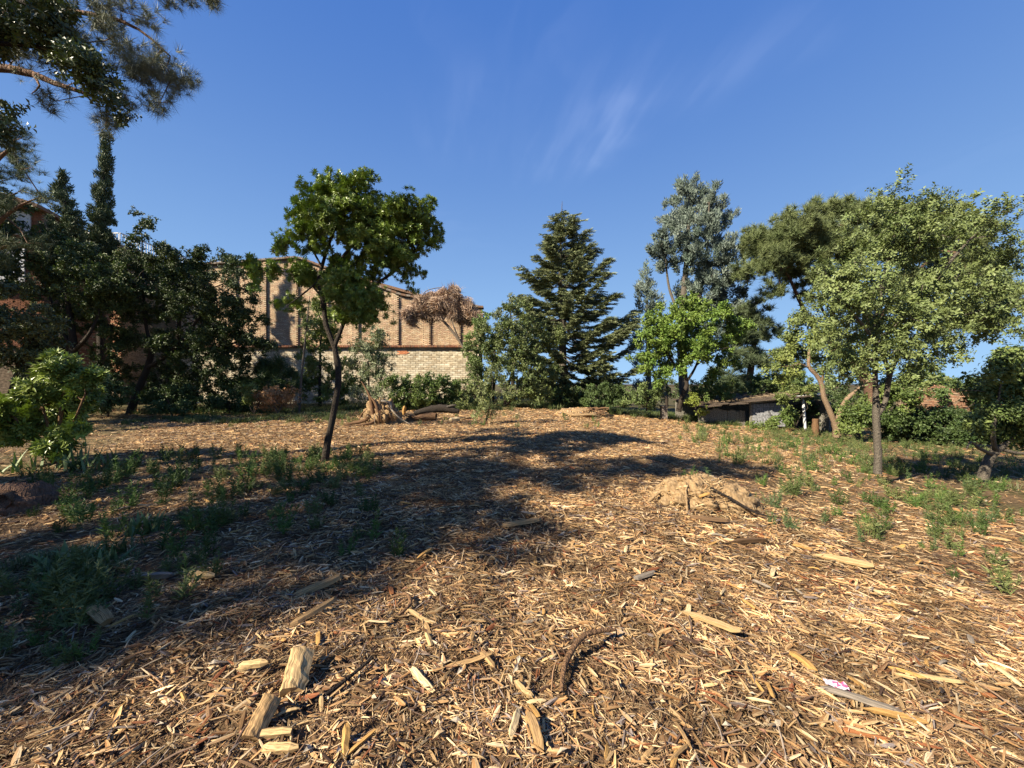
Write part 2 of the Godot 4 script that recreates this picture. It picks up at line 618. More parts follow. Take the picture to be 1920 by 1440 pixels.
# ---------------------------------------------------------------- sky
func make_sky() -> Sky:
	var cover := Image.create(2048, 1024, false, Image.FORMAT_RGBA8)
	cover.fill(Color(1, 1, 1, 0))
	var f := FastNoiseLite.new()
	f.frequency = 1.0
	f.fractal_octaves = 5
	var bands := [[Vector2(0.4, -1.35), Vector2(0.32, -1.75), 0.075, 0.22], [Vector2(0.36, -1.3), Vector2(0.18, -1.75), 0.16, 0.17], [Vector2(0.8, -1.1), Vector2(0.58, -1.35), 0.1, 0.18], [Vector2(-0.1, -1.3), Vector2(-0.25, -1.6), 0.16, 0.1]]
	for y in 500:
		var e := PI / 2 - (y + 0.5) / 1024.0 * PI
		for x in 2048:
			var a := (x + 0.5) / 2048.0 * TAU
			var d := Vector3(sin(a) * cos(e), sin(e), -cos(a) * cos(e))
			# thin cirrus lies on a high sheet: fibres drawn out along one direction of it
			var q := Vector2(d.x, d.z) / maxf(d.y, 0.08)
			var u := q.x * 0.5 + q.y * 0.86
			var w := q.x * 0.86 - q.y * 0.5
			var broad := f.get_noise_2d(u * 0.35 + 3.1, w * 0.5 + 1.7)
			var thread := f.get_noise_2d(u * 0.9 + 20.0, w * 3.6 + 4.0 * broad)
			var k := smoothstep(0.08, 0.5, broad + 0.12) * smoothstep(-0.15, 0.6, thread + 0.1)
			k *= 0.35 * exp(-(q - Vector2(0.45, -1.5)).length_squared() * 0.9)
			var drift := q + Vector2(0.1, 0.06) * f.get_noise_2d(q.x * 2.2 + 7.0, q.y * 2.2)
			var fibre := 0.35 + 0.9 * smoothstep(-0.4, 0.5, f.get_noise_2d((q.x * 0.98 - q.y * 0.17) * 9.0, (q.y * 0.98 + q.x * 0.17) * 1.6 + 40.0))
			for b in bands:
				var g: Vector2 = b[1] - b[0]
				var near: float = clampf((drift - b[0]).dot(g) / g.length_squared(), 0, 1)
				var off: float = (drift - b[0] - g * near).length()
				k += b[3] * fibre * exp(-pow(off / b[2], 2.0))
			k *= smoothstep(0.12, 0.3, d.y)
			if k > 0.004:
				cover.set_pixel(x, y, Color(1, 1, 1, clampf(k, 0, 1)))
	var m := ProceduralSkyMaterial.new()
	m.sky_top_color = lin(0.034, 0.112, 0.375)
	m.sky_horizon_color = lin(0.27, 0.45, 0.66)
	m.sky_curve = 0.28
	m.ground_bottom_color = lin(0.12, 0.085, 0.05)
	m.ground_horizon_color = lin(0.2, 0.2, 0.2)
	m.sun_angle_max = 4.0
	m.sky_cover = ImageTexture.create_from_image(cover)
	m.sky_cover_modulate = Color(1, 1, 1, 0.13)
	var s := Sky.new()
	s.sky_material = m
	return s

# ---------------------------------------------------------------- wood chips
func chip_mesh(rings: int, sides: int, w: float, h: float, jag: float, bow := 0.0, taper := 0.35) -> ArrayMesh:
	var m := MB.new()
	var ring := []
	var edge := []   # each side keeps its own reach along the whole length, as split wood does
	for s in sides:
		edge.append([TAU * (s + 0.5) / sides + rf(-0.3, 0.3), rf(0.62, 1.25), rf(-1, 1), rf(-1, 1)])
	for i in rings + 1:
		var x := float(i) / rings - 0.5
		var f := 1.0 if i > 0 and i < rings else rf(taper, minf(1.0, taper + 0.45))
		var r := []
		var off := Vector3(0, bow * (0.25 - x * x), rf(-0.06, 0.06) * w)
		for s in sides:
			var e = edge[s]
			var q: float = e[1] * f * rf(0.92, 1.08)
			var end := 0.0
			if i == 0: end = e[2] * jag
			elif i == rings: end = e[3] * jag
			r.append(Vector3(x + (end if end != 0.0 else rf(-0.02, 0.02)), sin(e[0]) * h * 0.7 * q, cos(e[0]) * w * 0.7 * q) + off)
		ring.append(r)
	var dark := rng.randi_range(0, sides - 1)   # the side that still has its bark
	for i in rings:
		for s in sides:
			var t := (s + 1) % sides
			var c := Color.WHITE * rf(0.88, 1.1)
			if s == dark:
				c = Color(0.62, 0.52, 0.45)
			var v0 := float(s) / sides
			m.quad(ring[i][s], ring[i][t], ring[i + 1][t], ring[i + 1][s], c, Vector2(float(i) / rings, v0), Vector2(float(i) / rings, v0 + 1.0 / sides), Vector2((i + 1.0) / rings, v0 + 1.0 / sides), Vector2((i + 1.0) / rings, v0))
	for e in [0, rings]:
		var c := Vector3.ZERO
		for q in ring[e]:
			c += q / sides
		for s in sides:
			if e == 0:
				m.tri(c, ring[e][(s + 1) % sides], ring[e][s], Color.WHITE * 0.85)
			else:
				m.tri(c, ring[e][s], ring[e][(s + 1) % sides], Color.WHITE * 0.85)
	# faces must look outwards whatever way the ring ran
	var out := 0.0
	for i in range(0, m.v.size(), 3):
		var mid := (m.v[i] + m.v[i + 1] + m.v[i + 2]) / 3.0
		out += (mid * Vector3(0, 1, 1)).dot(m.n[i])
	if out < 0:
		for i in m.n.size():
			m.n[i] = -m.n[i]
		for i in range(0, m.ix.size(), 3):
			var k := m.ix[i + 1]
			m.ix[i + 1] = m.ix[i + 2]
			m.ix[i + 2] = k
	return m.mesh()

func chip_tone(dry: float, pale := 1.0) -> Color:   # pale: the share of fresh pale wood, against bark and old wood
	var k := pow(rf(), pale)
	var c: Color
	if k < 0.36: c = Color(0.66, 0.46, 0.21)
	elif k < 0.54: c = Color(0.76, 0.6, 0.34)
	elif k < 0.7: c = Color(0.53, 0.33, 0.14)
	elif k < 0.82: c = Color(0.33, 0.205, 0.1)
	elif k < 0.86: c = Color(0.3, 0.12, 0.05)
	elif k < 0.93: c = Color(0.27, 0.23, 0.19)
	else: c = Color(0.13, 0.08, 0.05)
	return Color(c.r, c.g * 0.985, c.b * 1.14) * (rf(0.9, 1.36) * dry)

func mulch_share(x: float, z: float) -> float:   # how thickly chips lie here, 0 to 1
	var s := lerpf(0.42, 1.0, bank(x, z)) if z > -9.0 else 1.0
	if x < -2.0:
		s *= lerpf(1.0, 0.55, smoothstep(2.0, 4.0, -x) * smoothstep(2.6, 3.6, -z) * (1.0 - smoothstep(8.0, 9.5, -z)))
	s *= 1.0 - smoothstep(22.0, 25.0, -z)
	s *= 1.0 - 0.85 * smoothstep(0.0, 4.0, x - 4.5 - maxf(0.0, -z - 6.0) * 0.5) if z < -6.0 else 1.0
	s *= 1.0 - 0.8 * smoothstep(-0.5, 1.5, -x - 8.0 - maxf(0.0, -z - 8.0) * 0.75)
	return s

func make_mulch():
	var kinds := [chip_mesh(3, 4, 0.2, 0.07, 0.1), chip_mesh(3, 4, 0.12, 0.06, 0.16, 0.12), chip_mesh(3, 5, 0.24, 0.12, 0.1), chip_mesh(3, 4, 0.15, 0.1, 0.14, 0.08), chip_mesh(3, 4, 0.09, 0.05, 0.12, -0.15), chip_mesh(3, 4, 0.16, 0.1, 0.2)]
	var bufs := []
	for k in kinds:
		bufs.append(PackedFloat32Array())
	var fib := chip_mesh(2, 3, 0.05, 0.045, 0.02, 0.2)
	var fibs := PackedFloat32Array()
	# bands of distance: from, to, chips a square metre, shortest, longest, fibres a square metre
	for b in [[0.5, 3.2, 2500, 0.018, 0.105, 3400], [3.2, 6.0, 1500, 0.024, 0.125, 1200], [6.0, 11.0, 620, 0.04, 0.15, 200], [11.0, 17.0, 240, 0.07, 0.18, 30], [17.0, 26.0, 110, 0.09, 0.22, 0]]:
		var area: float = 1.5 * (b[1] * b[1] - b[0] * b[0]) + 2.4 * (b[1] - b[0])
		for pass_ in 2:
			for i in int(area * (b[2] if pass_ == 0 else b[5])):
				var d := sqrt(lerpf(b[0] * b[0], b[1] * b[1], rf()))
				var x := rf(-1, 1) * (1.5 * d + 1.2)
				var share := mulch_share(x, -d)
				if rf() > (share if pass_ == 0 else minf(1.0, share + 0.25)):
					continue
				var up := rf(0.004, 0.03) + 0.0012 * d if pass_ == 0 else rf(0.0, 0.022)
				var clump := 0.88 + 0.75 * wob.get_noise_2d(x * 1.7, d * 1.7 + 31.0)
				var turn := Basis(Vector3.UP, rf(0, TAU)) * Basis(Vector3.RIGHT, rf(-0.5, 0.5)) * Basis(Vector3.BACK, rfn() * 0.2)
				if pass_ == 0:
					var z: float = b[3] * pow(b[4] / b[3], pow(rf(), 1.6))
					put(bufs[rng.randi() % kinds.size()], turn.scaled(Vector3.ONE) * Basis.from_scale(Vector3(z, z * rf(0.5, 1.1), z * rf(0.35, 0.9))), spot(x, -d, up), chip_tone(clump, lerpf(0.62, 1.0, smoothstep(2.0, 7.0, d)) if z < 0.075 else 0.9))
				else:
					var z := rf(0.02, 0.09)
					var c := Color(0.24, 0.15, 0.085) if rf() < 0.66 else Color(0.5, 0.36, 0.2)
					put(fibs, turn * Basis.from_scale(Vector3(z, z, z) * Vector3(1, 0.8, 0.8)), spot(x, -d, up), c * rf(0.5, 1.3) * clump)
	var twig := MB.new()
	twig.tube(PackedVector3Array([Vector3(-0.5, 0, 0), Vector3(-0.2, 0.03, 0.03), Vector3(0.15, 0.02, 0.015), Vector3(0.5, 0, -0.02)]), PackedFloat32Array([0.014, 0.019, 0.016, 0.008]), 5)
	var dead := MB.new()
	leaf_into(dead, Vector3(-0.5, 0, 0), Vector3.RIGHT, Vector3.UP, 1.0, 0.45, Color.WHITE, 0.3)
	var twigs := PackedFloat32Array()
	var leaves := PackedFloat32Array()
	for i in 5200:
		var d := lerpf(0.9, 12.0, pow(rf(), 1.7))
		var x := rf(-1, 1) * (1.5 * d + 1.2)
		var turn := Basis(Vector3.UP, rf(0, TAU)) * Basis(Vector3.RIGHT, rf(-0.6, 0.6)) * Basis(Vector3.BACK, rfn() * 0.15)
		if i % 2:
			var z := 0.05 * pow(5.0, pow(rf(), 1.6))
			put(twigs, turn * Basis.from_scale(Vector3(z, z * 0.8, z * rf(0.7, 1.4))), spot(x, -d, rf(0.01, 0.04)), [Color(0.2, 0.13, 0.085), Color(0.27, 0.21, 0.16), Color(0.3, 0.18, 0.1), Color(0.12, 0.08, 0.06)][rng.randi() % 4])
		else:
			var z := rf(0.025, 0.06)
			put(leaves, turn.scaled(Vector3.ONE * z), spot(x, -d, rf(0.015, 0.045)), [Color(0.3, 0.19, 0.1), Color(0.42, 0.3, 0.17), Color(0.24, 0.12, 0.07), Color(0.36, 0.3, 0.22)][rng.randi() % 4] * rf(0.8, 1.2))
	scatter(self, "fallen_twigs", twig.mesh(), M.fibre, twigs, "thin grey and brown twigs strewn over the wood chips", "twigs")
	scatter(self, "fallen_leaves", dead.mesh(), M.dry, leaves, "small dry brown leaves strewn over the wood chips", "leaves")
	for i in kinds.size():
		scatter(self, "wood_chip_mulch", kinds[i], M.chips, bufs[i], "small wood chips lying in a thick mulch over the clearing", "mulch")
	scatter(self, "mulch_fibres", fib, M.fibre, fibs, "thin brown bark fibres and twigs matted between the wood chips", "mulch")

func rfn() -> float:
	return rng.randfn()

var chip_shapes := []

func chip(called: String, x: float, z: float, size: Vector3, turn: float, tone: String, label: String, group := "", tilt := 0.0, roll := 0.0, up := 0.02, shape := -1) -> MeshInstance3D:   # size: length, thickness, width
	var o := MeshInstance3D.new()
	o.name = numbered(called)
	var k: int = shape if shape >= 0 else rng.randi() % 7
	o.mesh = chip_shapes[k][0]
	o.material_override = M["chip_" + tone]
	add_child(o, true)
	var own: Vector3 = chip_shapes[k][1]
	o.transform = Transform3D(Basis(Vector3.UP, turn) * Basis(Vector3.BACK, tilt) * Basis(Vector3.RIGHT, roll) * Basis.from_scale(size / own), spot(x, z, up))
	tag(o, label, "wood chip", group)
	return o

func make_chip_shapes():
	for s in [[6, 5, 0.3, 0.14, 0.06, 0.0], [6, 6, 0.22, 0.16, 0.08, 0.06], [7, 4, 0.16, 0.08, 0.1, 0.1], [5, 5, 0.4, 0.25, 0.05, 0.0], [8, 5, 0.08, 0.06, 0.04, 0.2], [7, 5, 0.12, 0.09, 0.1, -0.12], [5, 4, 0.34, 0.1, 0.12, 0.05], [9, 11, 0.42, 0.3, 0.035, 0.0]]:
		chip_shapes.append([chip_mesh(s[0], s[1], s[2], s[3], s[4], s[5], 0.95 if s[1] == 11 else 0.35), Vector3(1, s[3], s[2])])

func make_big_chips():
	var kinds := [["straw", 0.28, "straw yellow split wood chips"], ["cream", 0.14, "cream pale wood chips"], ["ochre", 0.22, "ochre brown wood chips"], ["tan", 0.16, "tan wood chips"], ["rust", 0.06, "reddish bark flakes"], ["umber", 0.08, "dark bark strips"], ["grey", 0.06, "grey weathered splinters"]]
	var words := {"straw": "straw yellow split wood chip", "cream": "pale cream wood chip", "ochre": "ochre brown wood chip", "tan": "dull tan wood chip", "rust": "reddish brown bark flake", "umber": "dark brown bark strip", "grey": "grey weathered wood splinter"}
	for i in 240:
		var d := sqrt(lerpf(1.55 * 1.55, 5.2 * 5.2, pow(rf(), 1.15)))
		var x := rf(-1.3, 1.3) * d
		if rf() > mulch_share(x, -d):
			continue
		var k := rf()
		var tone := "grey"
		for e in kinds:
			k -= e[1]
			if k <= 0:
				tone = e[0]
				break
		var size := rf(0.06, 0.125) * (1.0 + 0.12 * d)
		var zone := "left of the middle" if x < -0.5 * d else "right of the middle" if x > 0.5 * d else "in the middle"
		var how := "close to the viewer" if d < 2.3 else "a little further off" if d < 3.6 else "out towards the stump"
		chip("wood_chip", x, -d, Vector3(size, size * rf(0.06, 0.12), size * rf(0.09, 0.2)), rf(0, TAU), tone, "%s %s, %s" % [words[tone], zone, how], "loose wood chips on the mulch", rfn() * 0.14, rf(-0.5, 0.5), rf(0.02, 0.04))

# ---------------------------------------------------------------- ground
func make_ground():
	var m := MB.new()
	var rings := 250
	var cols := 360
	var grass := Color(0.14, 0.125, 0.055)
	for i in rings + 1:
		var r := 0.25 * pow(1.0313, i)
		for j in cols + 1:
			var a := TAU * (j % cols) / cols
			var x := cos(a) * r
			var z := sin(a) * r
			m.v.append(Vector3(x, ground(x, z), z))
			m.n.append(Vector3.UP)
			m.uv.append(Vector2(x, z))
			var s := mulch_share(x, z)
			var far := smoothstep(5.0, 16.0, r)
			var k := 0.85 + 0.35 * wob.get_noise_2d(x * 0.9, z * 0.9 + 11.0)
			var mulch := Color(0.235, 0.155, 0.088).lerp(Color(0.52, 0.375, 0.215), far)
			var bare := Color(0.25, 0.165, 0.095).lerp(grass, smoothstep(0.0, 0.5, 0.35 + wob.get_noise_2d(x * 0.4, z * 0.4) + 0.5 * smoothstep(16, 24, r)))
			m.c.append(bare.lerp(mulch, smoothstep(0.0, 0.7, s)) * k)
	for i in rings:
		for j in cols:
			var a := i * (cols + 1) + j
			var b := a + cols + 1
			m.ix.append(a); m.ix.append(b); m.ix.append(a + 1)
			m.ix.append(a + 1); m.ix.append(b); m.ix.append(b + 1)
	m.smooth(0)
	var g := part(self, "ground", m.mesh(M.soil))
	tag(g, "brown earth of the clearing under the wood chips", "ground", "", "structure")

# ---------------------------------------------------------------- masonry
func brick_face(parent: Node3D, x0: float, x1: float, y0: float, y1: float, z: Callable, top: Callable, size: Vector3, gap: float, tones: Array, material: Material, called := "bricks", rough := 0.008, turn := Basis()):
	var m := MB.new()
	m.box(Vector3.ZERO, Vector3.ONE)
	var buf := PackedFloat32Array()
	var row := 0
	var y := y0
	while y < y1:
		var x := x0 + (size.x * 0.5 if row % 2 else 0.0)
		while x < x1:
			if y + size.y < (top as Callable).call(x):
				var c: Color = tones[rng.randi() % tones.size()]
				c *= rf(0.82, 1.15) * (0.92 + 0.22 * wob.get_noise_2d(x * 0.5, y * 0.8))
				var zz: float = (z as Callable).call(x)
				var e := rf(-rough, rough)
				put(buf, turn * Basis.from_scale(size * Vector3(rf(0.93, 1.0), rf(0.88, 1.0), 1)), turn * Vector3(x + size.x * 0.5, y + size.y * 0.5, zz + e), c)
			x += size.x + gap
		y += size.y + gap
		row += 1
	scatter(parent, called, m.mesh(), material, buf)

func roof_line(x: float) -> float:   # the outline of the old hall's gable
	if x < -17.8:
		return lerpf(11.45, 12.2, clampf((x + 28.0) / 10.2, 0, 1))
	if x < -9.1:
		return lerpf(12.2, 9.07, (x + 17.8) / 8.7)
	return lerpf(9.07, 8.05, clampf((x + 9.1) / 6.6, 0, 1))

func old_hall():
	var o := thing("old_brick_hall", Vector3(0, 0, -32), "old tan brick hall with sloping gable and pilasters behind the young tree", "building")
	var w := MB.new()
	w.prism([Vector2(-28, -1), Vector2(-2.5, -1), Vector2(-2.5, 8.0), Vector2(-9.1, 9.05), Vector2(-17.8, 12.18), Vector2(-28, 11.43)], -0.6, 0.0)
	part(o, "wall", w.mesh(M.mortar))
	var piers := [-25.5, -22.95, -20.4, -17.85, -15.3, -12.75, -9.45, -6.88, -4.33]
	for x in piers:
		var p := MB.new()
		p.box(Vector3(x - 0.25, (4.7 + roof_line(x) - 0.5) * 0.5, 0.07), Vector3(0.5, roof_line(x) - 0.5 - 4.7, 0.2))
		part(o, "pilaster", p.mesh(M.mortar))
	var tones := [Color(0.68, 0.52, 0.35), Color(0.65, 0.48, 0.31), Color(0.66, 0.46, 0.32), Color(0.72, 0.59, 0.42), Color(0.56, 0.4, 0.27)]
	var depth := func(x: float) -> float:
		for q in piers:
			if x + 0.13 > q - 0.5 and x + 0.13 < q:
				return 0.17
		return 0.0
	brick_face(o, -28.0, -2.7, 4.75, 12.2, depth, func(x: float) -> float: return roof_line(x) - 0.25, Vector3(0.265, 0.072, 0.03), 0.013, tones, M.brick)
	var x := -28.0
	while x < -2.6:   # roof verge: one tile after the other down the slope
		var y := roof_line(x)
		var y2 := roof_line(x + 0.4)
		var t := MB.new()
		var a := atan2(y2 - y, 0.4)
		t.box(Vector3.ZERO, Vector3(0.44, 0.09, 0.8), Basis(Vector3.BACK, a + 0.05), Color.WHITE)
		t.box(Vector3(0, 0.08, 0.2), Vector3(0.42, 0.09, 0.26), Basis(Vector3.BACK, a + 0.05), Color.WHITE)
		var q := part(o, "verge_tile", t.mesh(M.coping if rng.randi() % 3 else M.roof_tile))
		q.position = Vector3(x + 0.2, (y + y2) * 0.5 - 0.1 + rf(-0.015, 0.015), -0.15)
		x += 0.4
	var r := MB.new()
	r.prism([Vector2(-27.9, 11.0), Vector2(-17.8, 11.8), Vector2(-2.6, 7.6), Vector2(-2.6, 7.8), Vector2(-17.8, 12.05), Vector2(-27.9, 11.3)], -14.0, -0.61)
	part(o, "roof", r.mesh(M.roof_tile))
	var l := thing("limewashed_wall", Vector3(0, 0, -31.6), "low whitewashed block wall with red brick coping along the old hall", "wall")
	w = MB.new()
	w.box(Vector3(-15.5, 1.8, -0.19), Vector3(25, 5.6, 0.36))
	part(l, "core", w.mesh(M.lime))
	brick_face(l, -28.0, -3.1, 0.2, 4.45, func(_x: float) -> float: return 0.0, func(_x: float) -> float: return 4.62, Vector3(0.42, 0.15, 0.06), 0.012, [Color(0.68, 0.61, 0.47), Color(0.64, 0.56, 0.42), Color(0.72, 0.66, 0.53), Color(0.58, 0.49, 0.36)], M.limewash, "blocks", 0.014)
	brick_face(l, -28.0, -3.1, 4.6, 4.7, func(_x: float) -> float: return 0.03, func(_x: float) -> float: return 5.0, Vector3(0.13, 0.16, 0.5), 0.014, [Color(0.3, 0.13, 0.08), Color(0.26, 0.12, 0.08), Color(0.34, 0.17, 0.1), Color(0.24, 0.15, 0.11)], M.brick, "coping_bricks", 0.02)
	for i in 9:
		var b := MB.new()
		b.box(Vector3.ZERO, Vector3(0.26, 0.075, 0.06), Basis(), Color(0.5, 0.2, 0.1) * rf(0.8, 1.2))
		part(l, "brick", b.mesh(M.red_brick)).position = Vector3(-9.3 + (i % 3) * 0.28 + (i / 3 % 2) * 0.14, 4.08 + (i / 3) * 0.1, 0.035)

func railing(parent: Node3D, a: Vector3, b: Vector3, height: float, step: float, m: Material):
	var along := (b - a).normalized()
	var far := a.distance_to(b)
	var turn := Basis(along, Vector3.UP, along.cross(Vector3.UP))
	for y in [0.1, height]:
		var r := MB.new()
		r.box((a + b) * 0.5 + Vector3(0, y, 0), Vector3(far, 0.07, 0.07), turn)
		part(parent, "rail", r.mesh(m))
	var d := 0.0
	var one := MB.new()
	one.box(Vector3.ZERO, Vector3(0.035, height - 0.1, 0.035))
	var mm := one.mesh(m)
	while d <= far:
		part(parent, "baluster", mm).position = a + along * d + Vector3(0, height * 0.5 + 0.05, 0)
		d += step

func left_buildings():
	var red := [Color(0.36, 0.16, 0.09), Color(0.31, 0.14, 0.085), Color(0.4, 0.19, 0.11), Color(0.28, 0.13, 0.08)]
	var o := thing("apartment_house", Vector3(-33.2, 0, -27), "red brick apartment house with white roller shutters at the left edge", "building", "", deg_to_rad(20))
	var w := MB.new()
	w.box(Vector3(-7, 6.2, -5), Vector3(14, 15, 9.9))
	part(o, "wall", w.mesh(M.mortar))
	brick_face(o, -9.0, -0.02, 4.0, 13.6, func(_x: float) -> float: return -0.04, func(_x: float) -> float: return 14.0, Vector3(0.25, 0.075, 0.06), 0.013, red, M.brick)
	w = MB.new()
	w.box(Vector3(-7, 13.85, -4.7), Vector3(14.8, 0.22, 11.2))
	part(o, "eave", w.mesh(M.roof_tile))
	w = MB.new()
	w.prism([Vector2(-14.4, 13.97), Vector2(0.4, 13.97), Vector2(-7, 16.0)], -10.3, 0.8)
	part(o, "roof", w.mesh(M.roof_tile))
	for e in [[-2.75, -0.55, 12.05, 13.45, "open"], [-3.4, -0.85, 8.6, 10.9, "balustrade"]]:
		var n := MB.new()
		var cx: float = (e[0] + e[1]) * 0.5
		var cy: float = (e[2] + e[3]) * 0.5
		var sx: float = e[1] - e[0]
		var sy: float = e[3] - e[2]
		for q in [[cx, e[3] + 0.05, sx + 0.2, 0.1], [cx, e[2] - 0.05, sx + 0.2, 0.1]]:
			n.box(Vector3(q[0], q[1], 0.0), Vector3(q[2], q[3], 0.16))
		for q in [[e[0] - 0.05, cy, 0.1, sy], [e[1] + 0.05, cy, 0.1, sy]]:
			n.box(Vector3(q[0], q[1], 0.0), Vector3(q[2], q[3], 0.15))
		var f := part(o, "window", n.mesh(M.white_paint))
		var slat := MB.new()
		slat.box(Vector3.ZERO, Vector3(sx, 0.085, 0.04), Basis(Vector3.RIGHT, 0.15))
		var sm := slat.mesh(M.shutter)
		var y: float = e[3] - 0.05
		while y > e[2] + 0.02:
			part(f, "shutter_slat", sm).position = Vector3(cx, y, 0.03)
			y -= 0.09
		railing(o, Vector3(e[0], e[2] - 0.05, 0.35), Vector3(e[1], e[2] - 0.05, 0.35), 0.8, 0.14, M.iron if e[4] == "open" else M.white_paint)
	var t := thing("terrace_house", Vector3(-29.6, 0, -29), "brick house with a white railing round its roof terrace behind dark trees", "building")
	w = MB.new()
	w.box(Vector3(-4, 5.4, -6), Vector3(8, 13, 12))
	part(t, "wall", w.mesh(M.mortar))
	brick_face(t, -8.0, -0.02, 2.0, 11.6, func(_x: float) -> float: return 0.01, func(_x: float) -> float: return 12.0, Vector3(0.25, 0.075, 0.06), 0.013, [Color(0.42, 0.2, 0.12), Color(0.36, 0.17, 0.1), Color(0.5, 0.34, 0.2)], M.brick)
	brick_face(t, 0.02, 8.0, 2.0, 11.6, func(_x: float) -> float: return 0.01, func(_x: float) -> float: return 12.0, Vector3(0.25, 0.075, 0.06), 0.013, [Color(0.46, 0.33, 0.21), Color(0.4, 0.28, 0.17), Color(0.5, 0.34, 0.2)], M.brick, "bricks", 0.008, Basis(Vector3.UP, PI / 2))
	w = MB.new()
	w.box(Vector3(-4, 11.97, -6), Vector3(8.3, 0.16, 12.3))
	part(t, "terrace_slab", w.mesh(M.coping))
	railing(t, Vector3(0.0, 12.05, 0.0), Vector3(0.0, 12.05, -9.0), 0.95, 0.22, M.white_paint)
	railing(t, Vector3(-7.8, 12.05, 0.0), Vector3(-0.1, 12.05, 0.0), 0.95, 0.22, M.white_paint)

func shed():
	var o := thing("garden_shed", Vector3(0, 0, -20), "low tumbledown shed with a white slatted panel and white post on the right", "shed")
	var w := MB.new()
	for i in 16:   # old boards of the low left wall
		var b := MB.new()
		var h := rf(0.86, 0.98)
		b.box(Vector3(0, h * 0.5, 0), Vector3(0.145, h, 0.03))
		var q := part(o, "board", b.mesh(M.old_board))
		q.position = Vector3(9.95 + i * 0.155, -0.62 - i * 0.008, -0.35 + rf(-0.01, 0.01))
		q.rotation.z = rf(-0.02, 0.02)
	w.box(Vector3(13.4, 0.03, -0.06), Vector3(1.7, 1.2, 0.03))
	part(o, "shade_panel", w.mesh(M.painted_shade))  # added sheet, its black paints the shade in the slat gaps
	for i in 23:   # white slats with open joints
		var x := 12.56 + i * 0.0745
		var b := MB.new()
		b.box(Vector3.ZERO, Vector3(0.045, 1.16 + 0.004 * i, 0.025))
		var q := part(o, "slat", b.mesh(M.sheet))
		q.position = Vector3(x, -0.03 + 0.002 * i, rf(-0.006, 0.006))
		q.rotation.z = rf(-0.008, 0.008)
	for y in [-0.5, 0.45]:
		w = MB.new()
		w.box(Vector3(13.4, y, -0.028), Vector3(1.7, 0.06, 0.02))
		part(o, "slat_rail", w.mesh(M.old_board))
	w = MB.new()
	w.box(Vector3(16.4, -0.1, -1.4), Vector3(0.08, 1.6, 3.2))
	part(o, "side_wall", w.mesh(M.old_board))
	w = MB.new()
	w.box(Vector3(12.47, 0.0, -0.05), Vector3(0.09, 1.3, 0.09))
	part(o, "corner_post", w.mesh(M.old_board))
	w = MB.new()
	w.box(Vector3(13.1, -0.1, -3.0), Vector3(6.6, 1.4, 0.08))
	part(o, "back_wall", w.mesh(M.old_board))
	w = MB.new()
	w.tube(PackedVector3Array([Vector3(15.06, 1.0, 0.1), Vector3(15.14, 0.1, 0.1), Vector3(15.2, -0.9, 0.1)]), PackedFloat32Array([0.065, 0.065, 0.07]), 10)
	part(o, "white_post", w.mesh(M.white_paint))
	w = MB.new()
	w.box(Vector3(15.45, 1.02, 0.1), Vector3(1.5, 0.1, 0.1), Basis(Vector3.BACK, 0.12))
	part(o, "white_beam", w.mesh(M.white_paint))
	w = MB.new()
	for i in 14:   # sagging roof of old sheets
		var x := 9.75 + i * 0.46
		var y := 0.5 + i * 0.046 + 0.03 * sin(i * 1.3)
		var b := MB.new()
		b.box(Vector3.ZERO, Vector3(0.5, 0.035, 3.6), Basis(Vector3.BACK, 0.1 + rf(-0.03, 0.03)) * Basis(Vector3.RIGHT, 0.07 + rf(-0.02, 0.02)))
		part(o, "roof_sheet", b.mesh(M.old_roof)).position = Vector3(x + 0.2, y + 0.05 + rf(0, 0.02), -1.35 + rf(-0.06, 0.06))
	var litter := PackedFloat32Array()
	for i in 1400:
		var x := rf(9.7, 16.0)
		put(litter, Basis(Vector3.UP, rf(0, TAU)) * Basis.from_scale(Vector3.ONE * rf(0.05, 0.2)), Vector3(x, 0.5 + (x - 9.75) * 0.1 + rf(0.06, 0.14), rf(-2.8, 0.35)), Color(0.3, 0.22, 0.14) * rf(0.4, 1.3))
	scatter(o, "leaf_litter", chip_shapes[4][0], M.fibre, litter)
	w = MB.new()
	w.box(Vector3(13.5, 0.72, 0.12), Vector3(2.3, 0.07, 0.05), Basis(Vector3.BACK, 0.1))
	part(o, "eave_board", w.mesh(M.old_board))
	var p := thing("concrete_post", spot(8.3, -21.0), "short grey concrete post under the bright green tree", "post")
	w = MB.new()
	w.box(Vector3(0, 0.35, 0), Vector3(0.3, 0.75, 0.3))
	part(p, "shaft", w.mesh(M.coping))
	w = MB.new()
	w.box(Vector3(0, 0.75, 0), Vector3(0.36, 0.07, 0.36))
	part(p, "cap", w.mesh(M.coping))

func ruin_wall():
	var o := thing("ruined_brick_wall", Vector3(0, 0, -20), "crumbling pink brick wall rising behind the dark hedge on the right", "wall")
	var w := MB.new()
	w.box(Vector3(23.5, -0.1, -0.2), Vector3(6.2, 2.6, 0.36))
	part(o, "core", w.mesh(M.mortar))
	brick_face(o, 20.4, 26.6, -1.2, 2.0, func(_x: float) -> float: return 0.0, func(x: float) -> float: return 1.45 + 0.35 * wob.get_noise_1d(x * 0.9), Vector3(0.25, 0.07, 0.06), 0.014, [Color(0.5, 0.29, 0.19), Color(0.55, 0.35, 0.23), Color(0.46, 0.25, 0.16), Color(0.52, 0.38, 0.26)], M.brick, "bricks", 0.03)

